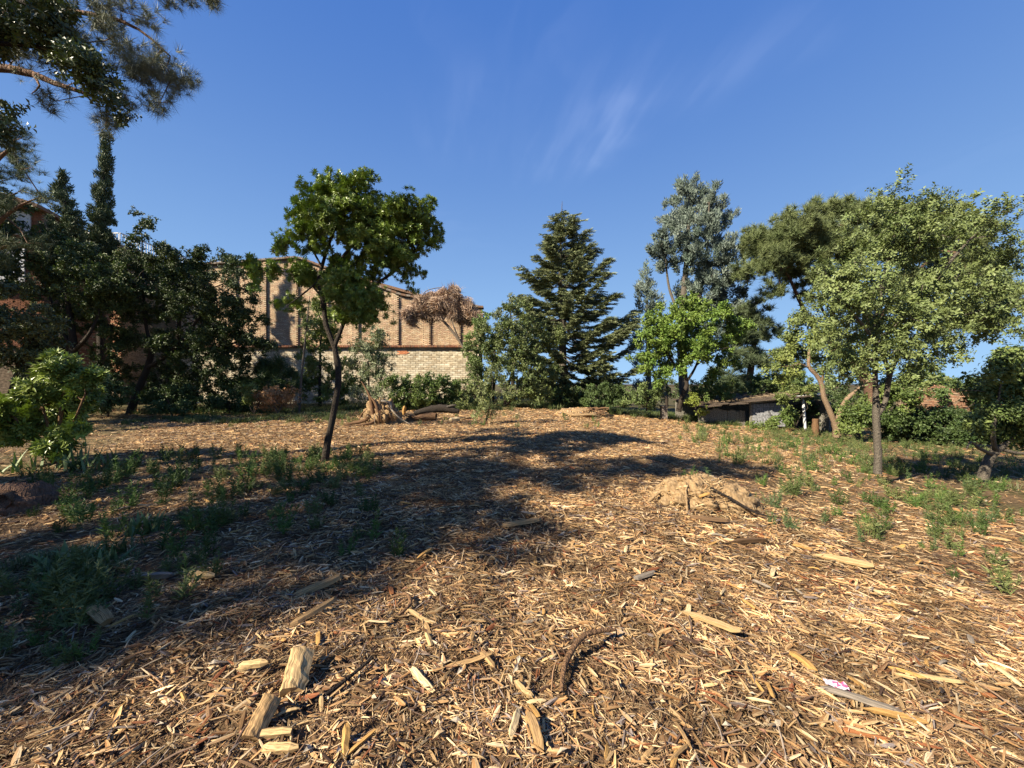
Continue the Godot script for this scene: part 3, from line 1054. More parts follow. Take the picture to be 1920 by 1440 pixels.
# ---------------------------------------------------------------- stumps, logs
func root(parent: Node3D, pts: Array, m: Material, called := "root"):
	var p := PackedVector3Array()
	var r := PackedFloat32Array()
	for q in pts:
		p.append(Vector3(q.x, q.y, q.z))
		r.append(q.w)
	var s := MB.new()
	var p2 := PackedVector3Array()
	var r2 := PackedFloat32Array()
	for i in p.size() - 1:
		for k in 4:
			var f := k / 4.0
			p2.append(p[i].cubic_interpolate(p[i + 1], p[maxi(i - 1, 0)], p[mini(i + 2, p.size() - 1)], f))
			r2.append(lerpf(r[i], r[i + 1], f) * rf(0.9, 1.1))
	p2.append(p[-1])
	r2.append(r[-1])
	s.tube(p2, r2, 7, 0.3, wob)
	part(parent, called, s.mesh(m))

func stumps():
	# the uprooted one beyond the young tree
	var o := thing("uprooted_stump", spot(-4.9, -14.4), "tall pale root plate with upright splintered roots beyond the young tree", "stump")
	o.scale = Vector3(0.86, 0.9, 0.86)
	var m := MB.new()
	m.lump(Vector3(0.72, 0.86, 0.55), wob, 0.45, 26, 70, -0.25, 0.3)
	part(o, "root_plate", m.mesh(M.earth))
	root(o, [Vector4(-0.2, 0.3, 0.45, 0.1), Vector4(-0.3, 0.9, 0.4, 0.075), Vector4(-0.45, 1.3, 0.35, 0.05), Vector4(-0.75, 1.75, 0.3, 0.02)], M.root)
	root(o, [Vector4(0.05, 0.4, 0.5, 0.08), Vector4(-0.1, 0.85, 0.45, 0.06), Vector4(-0.35, 1.15, 0.4, 0.03)], M.root)
	root(o, [Vector4(0.1, 0.95, 0.3, 0.06), Vector4(0.5, 0.88, 0.4, 0.045), Vector4(0.62, 0.6, 0.5, 0.04), Vector4(0.95, 0.3, 0.6, 0.03), Vector4(1.4, 0.05, 0.65, 0.015)], M.pale_root)
	root(o, [Vector4(-0.3, 0.3, 0.45, 0.09), Vector4(-0.7, 0.12, 0.6, 0.07), Vector4(-1.5, 0.02, 0.7, 0.03)], M.root)
	root(o, [Vector4(0.0, 0.25, 0.5, 0.08), Vector4(-0.2, 0.08, 0.8, 0.06), Vector4(-0.9, 0.0, 1.1, 0.03)], M.root)
	root(o, [Vector4(-0.5, 0.6, 0.3, 0.05), Vector4(-0.75, 0.4, 0.3, 0.03), Vector4(-0.85, 0.0, 0.4, 0.015)], M.root)
	for i in 16:
		var a := rf(-0.3, PI + 0.3)
		var y := rf(0.1, 0.8)
		var d := Vector3(cos(a) * 0.62, y, sin(a) * 0.5)
		var e := d + Vector3(cos(a) * rf(0.1, 0.5), rf(-0.4, 0.15), sin(a) * 0.3)
		root(o, [Vector4(d.x, d.y, d.z, rf(0.015, 0.04)), Vector4(d.x + (e.x - d.x) * 0.5, d.y + 0.05, e.z, 0.02), Vector4(e.x, maxf(e.y, 0.0), e.z, 0.008)], M.root if i % 3 else M.pale_root)
	# the low one in the open
	o = thing("tree_stump", spot(2.55, -5.45), "low broad sandy stump with torn roots in the middle of the clearing", "stump")
	m = MB.new()
	m.lump(Vector3(0.52, 0.35, 0.42), wob, 0.3, 40, 110, -0.3, 0.12)
	m.lump(Vector3(0.4, 0.28, 0.32), wob, 0.3, 20, 50, -0.3, 0.15)
	for i in range(41 * 111, m.v.size()):
		m.v[i] += Vector3(0.42, 0.0, 0.12)
	part(o, "root_plate", m.mesh(M.earth))
	for e in [[-0.62, 0.2, 0.1, 0.035, -0.25], [-0.3, 0.26, 0.35, 0.025, 0.35], [0.6, 0.18, 0.1, 0.03, 0.1]]:
		var q := Vector3(e[0] * 0.75, e[1], e[2] * 0.9)
		var out := Vector3(q.x, 0, q.z + 0.1).normalized()
		root(o, [Vector4(q.x * 0.6, q.y + 0.08, q.z * 0.6, e[3] * 0.6), Vector4(q.x, q.y, q.z, e[3] * 0.55), Vector4(q.x + out.x * 0.22 + e[4] * 0.1, 0.06, q.z + out.z * 0.22, e[3] * 0.5), Vector4(q.x + out.x * 0.34 + e[4] * 0.1, -0.02, q.z + out.z * 0.3, 0.012)], M.earth)
	root(o, [Vector4(0.1, 0.31, 0.3, 0.016), Vector4(0.3, 0.2, 0.45, 0.018), Vector4(0.55, 0.06, 0.6, 0.012), Vector4(0.8, 0.03, 0.7, 0.006)], M.dark_bark)
	for i in 40:   # splinters stuck to it
		var a := rf(-0.5, PI + 0.5)
		var e := rf(0.05, 1.2)
		var d := Vector3(cos(a) * cos(e) * 0.56 + 0.06, sin(e) * 0.4, sin(a) * cos(e) * 0.46)
		var s := part(o, "splinter", chip_shapes[i % 7][0], M["chip_" + ["straw", "tan", "ochre", "umber", "cream"][i % 5]])
		var z := rf(0.05, 0.14)
		s.transform = Transform3D(aim(Vector3(-sin(a), rf(-0.9, 0.3), cos(a)), rf(0, TAU)) * Basis(Vector3.BACK, PI / 2) * Basis.from_scale(Vector3(z, z * 0.5, z * 0.5)), d * 1.05)
	var loose := PackedFloat32Array()
	for i in 2600:   # loose earth and chips heaped against it
		var a := rf(0, TAU)
		var e := pow(rf(0.0, 1.0), 1.5) * 1.3
		var far := rf(0.95, 1.35) if e < 0.35 else rf(0.97, 1.05)
		var d := Vector3(cos(a) * cos(e) * 0.6 * far + 0.1, maxf(sin(e) * 0.37 * (1.3 - 0.3 * far) + rf(-0.02, 0.02), 0.01), sin(a) * cos(e) * 0.48 * far)
		var z := rf(0.015, 0.08)
		var c := chip_tone(1.0) if rf() < 0.5 else Color(0.5, 0.37, 0.22) * rf(0.6, 1.2)
		put(loose, aim(rdir() * Vector3(1, 0.4, 1), rf(0, TAU)) * Basis.from_scale(Vector3(z * 0.5, z, z * 0.4)) * Basis(Vector3.BACK, PI / 2), d, c)
	scatter(o, "loose_chips", chip_shapes[1][0], M.chips, loose)
	# logs lying behind
	o = thing("fallen_log", spot(-3.2, -15.6), "grey weathered log lying across broken wood beside the root plate", "log")
	root(o, [Vector4(-0.75, 0.28, 0.1, 0.09), Vector4(-0.2, 0.42, 0, 0.16), Vector4(0.4, 0.48, -0.05, 0.17), Vector4(0.85, 0.4, 0, 0.12), Vector4(1.05, 0.36, 0.02, 0.1)], M.bark, "trunk")
	root(o, [Vector4(0.3, 0.45, 0, 0.08), Vector4(0.75, 0.6, 0.1, 0.05), Vector4(0.95, 0.62, 0.15, 0.03)], M.grey_bark, "branch_stub")
	o = thing("broken_log", spot(-3.35, -15.2), "splintered reddish log under the grey fallen log", "log")
	root(o, [Vector4(-0.9, 0.05, 0.2, 0.05), Vector4(-0.4, 0.14, 0.1, 0.13), Vector4(0.1, 0.2, 0.0, 0.16), Vector4(0.35, 0.2, 0, 0.15)], M.root, "trunk")
	for i in 12:
		root(o, [Vector4(-0.5 + rf(-0.2, 0.5), 0.2, 0.15, 0.03), Vector4(-0.9 + rf(-0.2, 0.5), 0.1 + rf(0, 0.2), 0.3, 0.01)], M.root, "splinter")
	for e in [[-2.25, -14.9, 0.42, "cream", "pale short log piece on the chips right of the fallen logs"], [-2.0, -15.7, 0.55, "straw", "yellow split log piece leaning behind the fallen logs"], [-4.55, -16.2, 0.35, "ochre", "orange cut stub standing behind the root plate"]]:
		var k := chip("log_piece", e[0], e[1], Vector3(e[2], 0.14, 0.16), rf(-0.5, 0.5), e[3], e[4], "", 1.4 if e[3] == "ochre" else 0.1, 0.0, 0.35 if e[3] == "ochre" else 0.06)
		k.set_meta("category", "log")
	o = thing("chip_heap", spot(3.3, -18.2), "low heap of wood chips and torn roots before the tall conifer", "heap")
	m = MB.new()
	m.lump(Vector3(1.25, 0.34, 0.7), wob, 0.4, 12, 26, -0.2)
	part(o, "mound", m.mesh(M.earth))
	var buf := PackedFloat32Array()
	for i in 900:
		var a := rf(0, TAU)
		var e := rf(0, 1.4)
		var d := Vector3(cos(a) * cos(e) * 1.3, sin(e) * 0.36 + 0.02, sin(a) * cos(e) * 0.75)
		var z := rf(0.06, 0.2)
		put(buf, aim(rdir() * Vector3(1, 0.5, 1), rf(0, TAU)) * Basis.from_scale(Vector3(z * 0.6, z, z * 0.6)), d, chip_tone(1.0))
	scatter(o, "chips", chip_shapes[0][0], M.chips, buf)
	for i in 6:
		root(o, [Vector4(rf(-0.4, 1.1), 0.25, rf(0.1, 0.5), 0.04), Vector4(rf(-0.4, 1.2), 0.42, rf(0.2, 0.5), 0.03), Vector4(rf(-0.5, 1.4), 0.1, 0.7, 0.012)], M.root)
	o = thing("mossy_log", spot(-6.35, -4.95), "dark mossy cut log lying in shade at the left edge", "log")
	m = MB.new()
	m.lump(Vector3(0.4, 0.3, 0.3), wob, 0.35, 14, 22, -0.4)
	part(o, "trunk", m.mesh(M.pine_bark))
	root(o, [Vector4(0.05, 0.16, 0.2, 0.13), Vector4(0.12, 0.17, 0.3, 0.14), Vector4(0.14, 0.17, 0.33, 0.11)], M.root, "cut_end")
	o = thing("cut_trunk", spot(13.25, -16.8), "short brown cut trunk standing under the shed roof edge", "stump")
	root(o, [Vector4(0, -0.1, 0, 0.17), Vector4(0.02, 0.35, 0, 0.14), Vector4(0.03, 0.75, 0, 0.13)], M.root, "trunk")

# ---------------------------------------------------------------- weeds and grass
func weeds_in(count: int, x0: float, x1: float, z0: float, z1: float, lo: float, hi: float, label: String, group: String, keep: Callable, mats: Array):
	for i in count:
		var x := rf(x0, x1)
		var z := rf(z0, z1)
		if not (keep as Callable).call(x, z):
			continue
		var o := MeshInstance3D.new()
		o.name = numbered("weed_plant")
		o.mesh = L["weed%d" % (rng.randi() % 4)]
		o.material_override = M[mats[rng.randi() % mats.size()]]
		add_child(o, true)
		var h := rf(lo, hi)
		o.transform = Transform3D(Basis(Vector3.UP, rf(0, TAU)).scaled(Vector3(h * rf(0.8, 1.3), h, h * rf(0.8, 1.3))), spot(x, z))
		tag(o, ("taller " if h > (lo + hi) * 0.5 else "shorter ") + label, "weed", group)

func weeds():
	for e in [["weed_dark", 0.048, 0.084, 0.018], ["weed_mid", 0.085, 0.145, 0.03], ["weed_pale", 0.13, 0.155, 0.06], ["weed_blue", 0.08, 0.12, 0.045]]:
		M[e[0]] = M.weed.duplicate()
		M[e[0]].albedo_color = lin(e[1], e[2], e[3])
	var yes := func(_x: float, _z: float) -> bool: return true
	var g := "feathery weeds growing through the mulch"
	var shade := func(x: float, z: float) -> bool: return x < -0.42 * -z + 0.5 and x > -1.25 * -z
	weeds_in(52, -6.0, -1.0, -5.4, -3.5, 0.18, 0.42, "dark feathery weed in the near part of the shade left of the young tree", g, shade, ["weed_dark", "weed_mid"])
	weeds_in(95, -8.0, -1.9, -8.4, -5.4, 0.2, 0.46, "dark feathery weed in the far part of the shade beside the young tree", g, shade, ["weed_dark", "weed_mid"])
	weeds_in(14, -4.2, -2.9, -8.6, -7.0, 0.2, 0.42, "small green weed round the foot of the young tree", g, yes, ["weed_mid", "weed_dark"])
	weeds_in(16, -3.9, -2.5, -3.4, -2.2, 0.12, 0.24, "leafy green weed at the near left edge", g, yes, ["weed_mid", "weed_blue"])
	weeds_in(40, 4.0, 8.0, -6.0, -3.2, 0.12, 0.34, "scattered weed on the near thin mulch right of the bank", g, func(x: float, z: float) -> bool: return x < 1.5 * -z, ["weed_mid", "weed_dark", "weed_blue"])
	weeds_in(36, 4.4, 11.0, -9.5, -6.0, 0.16, 0.42, "scattered weed round the foot of the grey-green tree", g, func(x: float, z: float) -> bool: return x < 1.5 * -z, ["weed_mid", "weed_dark", "weed_blue"])
	weeds_in(70, 4.5, 14.0, -14.0, -9.5, 0.2, 0.48, "soft green weed on the slope below the shed", g, func(x: float, z: float) -> bool: return x > 3.4 + (-z - 6.0) * 0.35, ["weed_mid", "weed_pale"])
	weeds_in(18, -3.5, 0.5, -17.0, -13.0, 0.2, 0.4, "green weed among the fallen logs", g, yes, ["weed_mid", "weed_pale"])
	weeds_in(10, 2.9, 3.7, -6.6, -4.4, 0.2, 0.4, "green weed on the bank right of the low stump", g, yes, ["weed_mid", "weed_blue"])
	weeds_in(10, 2.0, 6.0, -18.0, -12.0, 0.2, 0.4, "lone weed on the far mulch before the conifer", g, yes, ["weed_mid", "weed_pale"])
	var bufs := [PackedFloat32Array(), PackedFloat32Array(), PackedFloat32Array(), PackedFloat32Array()]
	for b in [[70, -15.0, -5.0, -18.0, -13.0], [210, 6.0, 16.0, -21.0, -12.0], [90, 5.0, 13.0, -10.5, -6.5], [80, -8.0, -2.0, -8.6, -4.0], [40, -4.2, -2.4, -3.6, -2.2], [60, 4.2, 9.0, -6.5, -3.0]]:
		for i in b[0]:
			var x := rf(b[1], b[2])
			var z := rf(b[3], b[4])
			if (x > 0 and z < -6.5 and x < 3.6 + (-z - 6.0) * 0.35) or (b[4] == -4.0 and not shade.call(x, z)):
				continue
			var h := rf(0.12, 0.42)
			put(bufs[rng.randi() % 4], Basis(Vector3.UP, rf(0, TAU)).scaled(Vector3(h * rf(0.9, 1.4), h, h * rf(0.9, 1.4))), spot(x, z), Color(0.07, 0.1, 0.028).lerp(Color(0.16, 0.18, 0.06), rf()))
	for i in 4:
		scatter(self, "weeds", L["weed%d" % i], M.weed, bufs[i], "low green weeds thinly spread over the edges of the clearing", "weeds")
	var buf := PackedFloat32Array()
	for b in [[2600, -20.0, 12.0, -27.0, -20.0, 0.5], [800, 5.0, 18.0, -21.0, -9.0, 0.28], [800, -16.0, -6.0, -19.0, -15.0, 0.32], [500, 8.0, 20.0, -17.0, -7.5, 0.28], [150, -4.4, -2.7, -3.6, -2.0, 0.18], [90, -8.5, -6.2, -7.5, -4.5, 0.28], [50, -4.5, -2.2, -8.8, -6.6, 0.22]]:
		for i in b[0]:
			var x := rf(b[1], b[2])
			var z := rf(b[3], b[4])
			if z > -21.0 and z < -9.0 and x > 0 and x < 3.8 + (-z - 6.0) * 0.4:
				continue
			if wob.get_noise_2d(x * 0.5, z * 0.5 + 5.0) < (0.02 if z > -20.0 else -0.3):
				continue
			var h: float = b[5] * rf(0.5, 1.25)
			var c := Color(0.075, 0.11, 0.03).lerp(Color(0.15, 0.15, 0.06), rf() * rf())
			put(buf, Basis(Vector3.UP, rf(0, TAU)).scaled(Vector3(h * 1.3, h, h * 1.3)), spot(x, z), c * rf(0.7, 1.2))
	scatter(self, "grass", L.grass, M.leaf, buf, "thin rough grass along the edges of the clearing", "grass")

func iris(called: String, at: Vector3, many: int, label: String, tall := 0.5, wide := 0.45):
	var o := thing(called, at, label, "plant")
	for i in many:
		var m := MB.new()
		var a := rf(0, TAU)
		var lean := rf(0.05, 0.75)
		var q := Vector3(rf(-1, 1) * wide, -0.03, rf(-0.5, 0.5) * wide)
		var d := Vector3(cos(a) * lean, 1, sin(a) * lean).normalized()
		var h := tall * rf(0.6, 1.1)
		var side := Vector3(-sin(a), 0, cos(a)).rotated(Vector3.UP, rf(-0.6, 0.6)) * 0.018
		var last := q
		var w := 1.0
		for k in 4:
			var e := last + d * h * 0.25
			d = (d + Vector3(cos(a), -0.6, sin(a)) * 0.13 * lean * 2.0).normalized()
			var w2 := [1.1, 1.0, 0.65, 0.05][k] as float
			m.quad(last - side * w, last + side * w, e + side * w2, e - side * w2, Color(0.09, 0.14, 0.05).lerp(Color(0.17, 0.21, 0.08), rf()))
			last = e
			w = w2
		part(o, "blade", m.mesh(M.leaf))

# ---------------------------------------------------------------- conifer with whorled branches
func fir(t: Plant, tall: float, profile: Array, s: Dictionary):   # profile: Vector3(height, reach to the left, reach to the right)
	var buf := PackedFloat32Array()
	var h := 0.9
	var turn := 0.0
	while h < tall * 0.985:
		var lo := Vector3(0, 1, 1)
		for i in profile.size() - 1:
			if h >= profile[i].x and h <= profile[i + 1].x:
				lo = profile[i].lerp(profile[i + 1], (h - profile[i].x) / (profile[i + 1].x - profile[i].x))
		for k in 5:
			turn += 2.4 + rf(-0.3, 0.3)
			var side := cos(turn)
			var far := lerpf(lo.y, lo.z, side * 0.5 + 0.5) * rf(0.42, 1.1)
			if rf() < 0.16:
				far *= 0.5
			var up := lerpf(-0.08, 0.45, pow(h / tall, 2.0)) + rf(-0.16, 0.16)
			var out := Vector3(side, 0, sin(turn))
			var b := Vector3(0, h + rf(-0.1, 0.1), 0)
			var pts := []
			for i in 5:
				var f := i / 4.0
				var q := b + out * far * f + Vector3(0, far * (up * f - 0.16 * sin(f * PI) + 0.1 * f * f), 0)
				pts.append(Vector4(q.x, q.y, q.z, lerpf(0.012 + far * 0.009, 0.005, f)))
			limb(t, pts)
			var n := int(far * 11)
			for i in n:
				var f := lerpf(0.34, 1.03, pow(float(i) / n, 0.8))
				var g := clampf(f * 4.0, 0, 3.999)
				var p0: Vector4 = pts[int(g)]
				var p1: Vector4 = pts[int(g) + 1]
				var q := p0.lerp(p1, g - int(g))
				var w := out.rotated(Vector3.UP, rf(0.35, 1.0) * (1 if i % 2 else -1) * (1.15 - f * 0.8)) + Vector3(0, rf(-0.25, 0.22), 0)
				var z := s.size * rf(0.65, 1.15) as float
				var bb := aim(w, 0.0)
				var x := w.cross(Vector3.UP).normalized()
				bb = Basis(x, w.normalized(), x.cross(w.normalized())).rotated(w.normalized(), rf(-0.5, 0.5))
				put(buf, bb.scaled(Vector3.ONE * z), Vector3(q.x, q.y, q.z) + rdir() * 0.06, s.a.lerp(s.b, rf()) * rf(0.8, 1.2))
		h += rf(0.22, 0.42)
	wood(t, M[s.bark])
	scatter(t.thing, "crown", L.frond, M.needle, buf)

func _ready():
	rng.seed = 20240613
	wob.seed = 11
	wob.frequency = 1.0
	wob.fractal_octaves = 3
	fine.seed = 5
	fine.frequency = 1.0
	fine.fractal_octaves = 2
	var cam := Camera3D.new()
	cam.name = "camera"
	cam.position = Vector3(0, 1.6, 0)
	cam.fov = 90.0
	cam.far = 900.0
	cam.near = 0.05
	add_child(cam)
	var we := WorldEnvironment.new()
	we.name = "world_environment"
	var env := Environment.new()
	env.background_mode = Environment.BG_SKY
	env.sky = make_sky()
	env.background_energy_multiplier = 0.54
	env.tonemap_mode = Environment.TONE_MAPPER_LINEAR
	env.tonemap_exposure = 2.85
	env.sdfgi_enabled = true
	env.ssao_enabled = true
	env.ssil_enabled = true
	we.environment = env
	add_child(we)
	var sun := DirectionalLight3D.new()
	sun.name = "sun"
	sun.light_color = Color(1.0, 0.95, 0.85)
	sun.light_energy = 1.55
	sun.light_angular_distance = 0.5
	sun.shadow_enabled = true
	add_child(sun)
	sun.look_at_from_position(Vector3.ZERO, Vector3(1.15, -1.0, -0.78))
	make_materials()
	make_leaves()
	make_chip_shapes()
	make_ground()
	old_hall()
	left_buildings()
	shed()
	ruin_wall()
	var t: Plant
	t = plant("young_tree", -3.76, -7.7, "young broadleaf tree with dark leaning forked trunk and dense glossy crown", "tree")
	limb(t, [Vector4(0, -0.07, 0, 0.079), Vector4(0.05, 0.32, 0, 0.068), Vector4(0.18, 0.97, 0, 0.061), Vector4(0.28, 1.61, 0, 0.060), Vector4(0.26, 1.96, 0, 0.060), Vector4(0.2, 2.3, 0, 0.053)])
	limb(t, [Vector4(0.2, 2.3, 0, 0.050), Vector4(0.03, 2.75, 0, 0.045), Vector4(-0.02, 3.16, 0, 0.041), Vector4(-0.11, 3.63, 0, 0.038), Vector4(-0.05, 3.91, 0, 0.030), Vector4(0.11, 4.42, 0, 0.022), Vector4(0.34, 4.98, 0, 0.013)])
	limb(t, [Vector4(0.2, 2.3, 0, 0.041), Vector4(0.35, 2.69, 0, 0.038), Vector4(0.53, 3.16, 0, 0.034), Vector4(0.68, 3.32, 0, 0.026), Vector4(0.96, 3.52, 0, 0.022), Vector4(1.36, 3.78, 0, 0.019), Vector4(1.84, 4.23, 0, 0.009)])
	limb(t, [Vector4(-0.11, 3.63, 0, 0.030), Vector4(0.26, 3.9, 0.1, 0.024), Vector4(0.68, 4.23, 0.3, 0.019), Vector4(1.06, 4.55, 0.5, 0.011)])
	limb(t, [Vector4(-0.03, 3.27, 0, 0.021), Vector4(-0.35, 3.63, -0.1, 0.017), Vector4(-0.73, 4.19, -0.2, 0.011)])
	limb(t, [Vector4(-0.11, 3.63, 0, 0.019), Vector4(-0.3, 3.33, 0.2, 0.015), Vector4(-0.6, 3.04, 0.3, 0.007)])
	limb(t, [Vector4(-0.06, 3.91, 0, 0.015), Vector4(-0.46, 4.5, -0.3, 0.012), Vector4(-0.62, 4.99, -0.4, 0.007)])
	blob(t, Vector3(0.11, 5.31, 0.09), Vector3(0.55, 0.36, 0.39), 24)
	blob(t, Vector3(0.66, 5.32, 0.17), Vector3(0.61, 0.36, 0.41), 27)
	blob(t, Vector3(0.56, 4.71, 0.5), Vector3(0.7, 0.45, 0.49), 43)
	blob(t, Vector3(0.14, 5.08, -0.5), Vector3(0.8, 0.51, 0.56), 43)
	blob(t, Vector3(1.25, 4.83, 0.21), Vector3(0.52, 0.42, 0.4), 27)
	blob(t, Vector3(1.74, 4.86, 0.31), Vector3(0.6, 0.39, 0.42), 30)
	blob(t, Vector3(2.04, 4.49, 0.17), Vector3(0.38, 0.36, 0.31), 17)
	blob(t, Vector3(1.3, 4.37, 0.3), Vector3(0.74, 0.43, 0.5), 41)
	blob(t, Vector3(1.06, 4.7, -0.4), Vector3(0.79, 0.45, 0.53), 38)
	blob(t, Vector3(1.5, 4.02, 0.3), Vector3(0.53, 0.29, 0.35), 20)
	blob(t, Vector3(-0.94, 4.43, -0.33), Vector3(0.31, 0.2, 0.22), 7)
	blob(t, Vector3(-0.42, 4.94, -0.02), Vector3(0.24, 0.39, 0.26), 11)
	blob(t, Vector3(-0.16, 4.37, 0.31), Vector3(0.35, 0.31, 0.28), 14)
	blob(t, Vector3(0.75, 3.33, 0.4), Vector3(0.56, 0.43, 0.42), 31)
	blob(t, Vector3(0.47, 3.14, 0.1), Vector3(0.44, 0.38, 0.35), 20)
	blob(t, Vector3(0.98, 3.05, 0.28), Vector3(0.43, 0.39, 0.35), 22)
	blob(t, Vector3(-0.82, 3.19, -0.27), Vector3(0.29, 0.17, 0.19), 5)
	blob(t, Vector3(-0.44, 3.78, -0.02), Vector3(0.32, 0.28, 0.26), 11)
	blob(t, Vector3(-1.41, 3.94, -0.18), Vector3(0.24, 0.24, 0.2), 7)
	blob(t, Vector3(-1.03, 3.84, 0.03), Vector3(0.16, 0.11, 0.11), 3)
	blob(t, Vector3(-1.4, 3.68, 0.05), Vector3(0.08, 0.32, 0.17), 3)
	blob(t, Vector3(1.69, 3.77, -0.34), Vector3(0.25, 0.22, 0.2), 6)
	blob(t, Vector3(0.53, 3.97, -0.2), Vector3(0.55, 0.38, 0.4), 24)
	blob(t, Vector3(-0.16, 3.74, -0.15), Vector3(0.33, 0.24, 0.24), 9)
	finish(t, {"leaf": "whorl", "mat": "gloss_leaf", "m": 15, "spread": 0.16, "size": 0.08, "up": 0.5, "out": 0.7, "wild": 0.7, "a": Color(0.084, 0.14, 0.028), "b": Color(0.21, 0.266, 0.05), "step": 0.22, "tip": 0.004, "bark": "bark", "along": 0.35, "sag": 0.02})
	t = plant("evergreen_oak", 6.95, -7.3, "wide airy grey-green tree with slim straight forked trunk at the right", "tree")
	limb(t, [Vector4(0, 0.17, 0, 0.068), Vector4(0.01, 0.55, 0, 0.060), Vector4(-0.02, 1.06, 0, 0.056), Vector4(-0.03, 1.47, 0, 0.054), Vector4(-0.03, 1.72, 0, 0.046)])
	limb(t, [Vector4(-0.03, 1.72, 0, 0.044), Vector4(-0.05, 2.18, 0, 0.040), Vector4(-0.04, 2.68, 0, 0.045), Vector4(0.05, 3.5, 0, 0.035), Vector4(0.25, 4.41, 0, 0.022), Vector4(0.46, 5.12, 0, 0.012)])
	limb(t, [Vector4(-0.01, 1.26, 0, 0.040), Vector4(0.15, 1.55, 0, 0.038), Vector4(0.23, 2.03, 0, 0.036), Vector4(0.44, 2.53, 0, 0.034), Vector4(0.64, 3.09, 0, 0.036), Vector4(1.06, 3.9, 0, 0.026), Vector4(1.57, 4.61, 0, 0.014)])
	limb(t, [Vector4(0.23, 2.03, 0, 0.035), Vector4(-0.22, 2.46, 0.3, 0.030), Vector4(-0.9, 2.99, 0.6, 0.024), Vector4(-1.44, 3.32, 0.8, 0.012)])
	limb(t, [Vector4(0.44, 2.53, 0, 0.030), Vector4(0.64, 2.85, 0.3, 0.026), Vector4(1.08, 3.1, 0.5, 0.020), Vector4(1.71, 3.27, 0.6, 0.010)])
	limb(t, [Vector4(-0.04, 2.68, 0, 0.030), Vector4(0.15, 3.61, -0.5, 0.022), Vector4(0.17, 4.54, -0.7, 0.012)])
	limb(t, [Vector4(0.64, 3.09, 0, 0.025), Vector4(1.93, 4.44, -0.4, 0.018), Vector4(2.93, 5.27, -0.6, 0.009)])
	blob(t, Vector3(-0.23, 5.16, 0.58), Vector3(0.32, 0.21, 0.24), 5)
	blob(t, Vector3(0.37, 4.95, 0.37), Vector3(0.58, 0.29, 0.39), 13)
	blob(t, Vector3(0.29, 5.01, -0.48), Vector3(0.54, 0.43, 0.44), 14)
	blob(t, Vector3(0.05, 4.46, 0.4), Vector3(0.67, 0.48, 0.52), 25)
	blob(t, Vector3(1.06, 4.84, -0.6), Vector3(0.77, 0.55, 0.59), 25)
	blob(t, Vector3(0.7, 4.55, 0.42), Vector3(0.57, 0.4, 0.44), 18)
	blob(t, Vector3(2.49, 4.8, -0.51), Vector3(0.65, 0.54, 0.54), 22)
	blob(t, Vector3(2.02, 5.09, 0.16), Vector3(0.26, 0.34, 0.27), 6)
	blob(t, Vector3(2.18, 5.51, -0.52), Vector3(0.15, 0.2, 0.16), 3)
	blob(t, Vector3(3.38, 4.54, -0.7), Vector3(0.56, 0.56, 0.5), 18)
	blob(t, Vector3(-1.01, 3.94, 0.52), Vector3(0.52, 0.47, 0.44), 20)
	blob(t, Vector3(-0.42, 3.69, -0.41), Vector3(0.64, 0.48, 0.51), 19)
	blob(t, Vector3(-0.62, 3.55, 0.6), Vector3(0.65, 0.47, 0.5), 25)
	blob(t, Vector3(1.07, 3.82, -0.5), Vector3(0.87, 0.54, 0.63), 29)
	blob(t, Vector3(0.8, 3.57, 0.5), Vector3(0.71, 0.47, 0.53), 27)
	blob(t, Vector3(2.57, 3.58, -0.4), Vector3(0.75, 0.53, 0.58), 25)
	blob(t, Vector3(1.7, 3.07, 0.68), Vector3(0.46, 0.37, 0.37), 14)
	blob(t, Vector3(-1.3, 3.1, 0.52), Vector3(0.47, 0.36, 0.37), 14)
	blob(t, Vector3(0.02, 3.03, -0.29), Vector3(0.63, 0.47, 0.5), 19)
	blob(t, Vector3(-0.05, 2.82, 0.5), Vector3(0.57, 0.42, 0.45), 19)
	blob(t, Vector3(0.36, 2.98, 0.65), Vector3(0.55, 0.42, 0.44), 19)
	blob(t, Vector3(1.71, 2.88, 0.05), Vector3(0.55, 0.28, 0.38), 11)
	blob(t, Vector3(-0.68, 2.26, 0.25), Vector3(0.41, 0.29, 0.32), 9)
	blob(t, Vector3(-0.62, 2.62, -0.41), Vector3(0.32, 0.26, 0.26), 5)
	blob(t, Vector3(-0.26, 2.38, 0.62), Vector3(0.39, 0.26, 0.29), 8)
	blob(t, Vector3(0.63, 2.41, 0.27), Vector3(0.41, 0.31, 0.33), 10)
	blob(t, Vector3(0.62, 2.43, 0.65), Vector3(0.22, 0.22, 0.2), 4)
	blob(t, Vector3(0.18, 1.97, 0.55), Vector3(0.34, 0.22, 0.25), 6)
	blob(t, Vector3(-0.31, 1.87, -0.28), Vector3(0.21, 0.21, 0.19), 3)
	finish(t, {"leaf": "twig", "mat": "leaf", "m": 9, "spread": 0.24, "size": 0.16, "up": 0.5, "out": 0.4, "wild": 0.9, "a": Color(0.095, 0.132, 0.042), "b": Color(0.196, 0.235, 0.084), "step": 0.25, "tip": 0.0035, "bark": "grey_bark", "along": 0.5, "sag": 0.03})
	t = plant("pruned_tree", 13.81, -16.3, "pale peeling tree with two thick bare cut limbs in a wide V", "tree")
	limb(t, [Vector4(0, -0.02, 0, 0.163), Vector4(-0.02, 0.32, 0, 0.150), Vector4(-0.09, 0.54, 0, 0.136)])
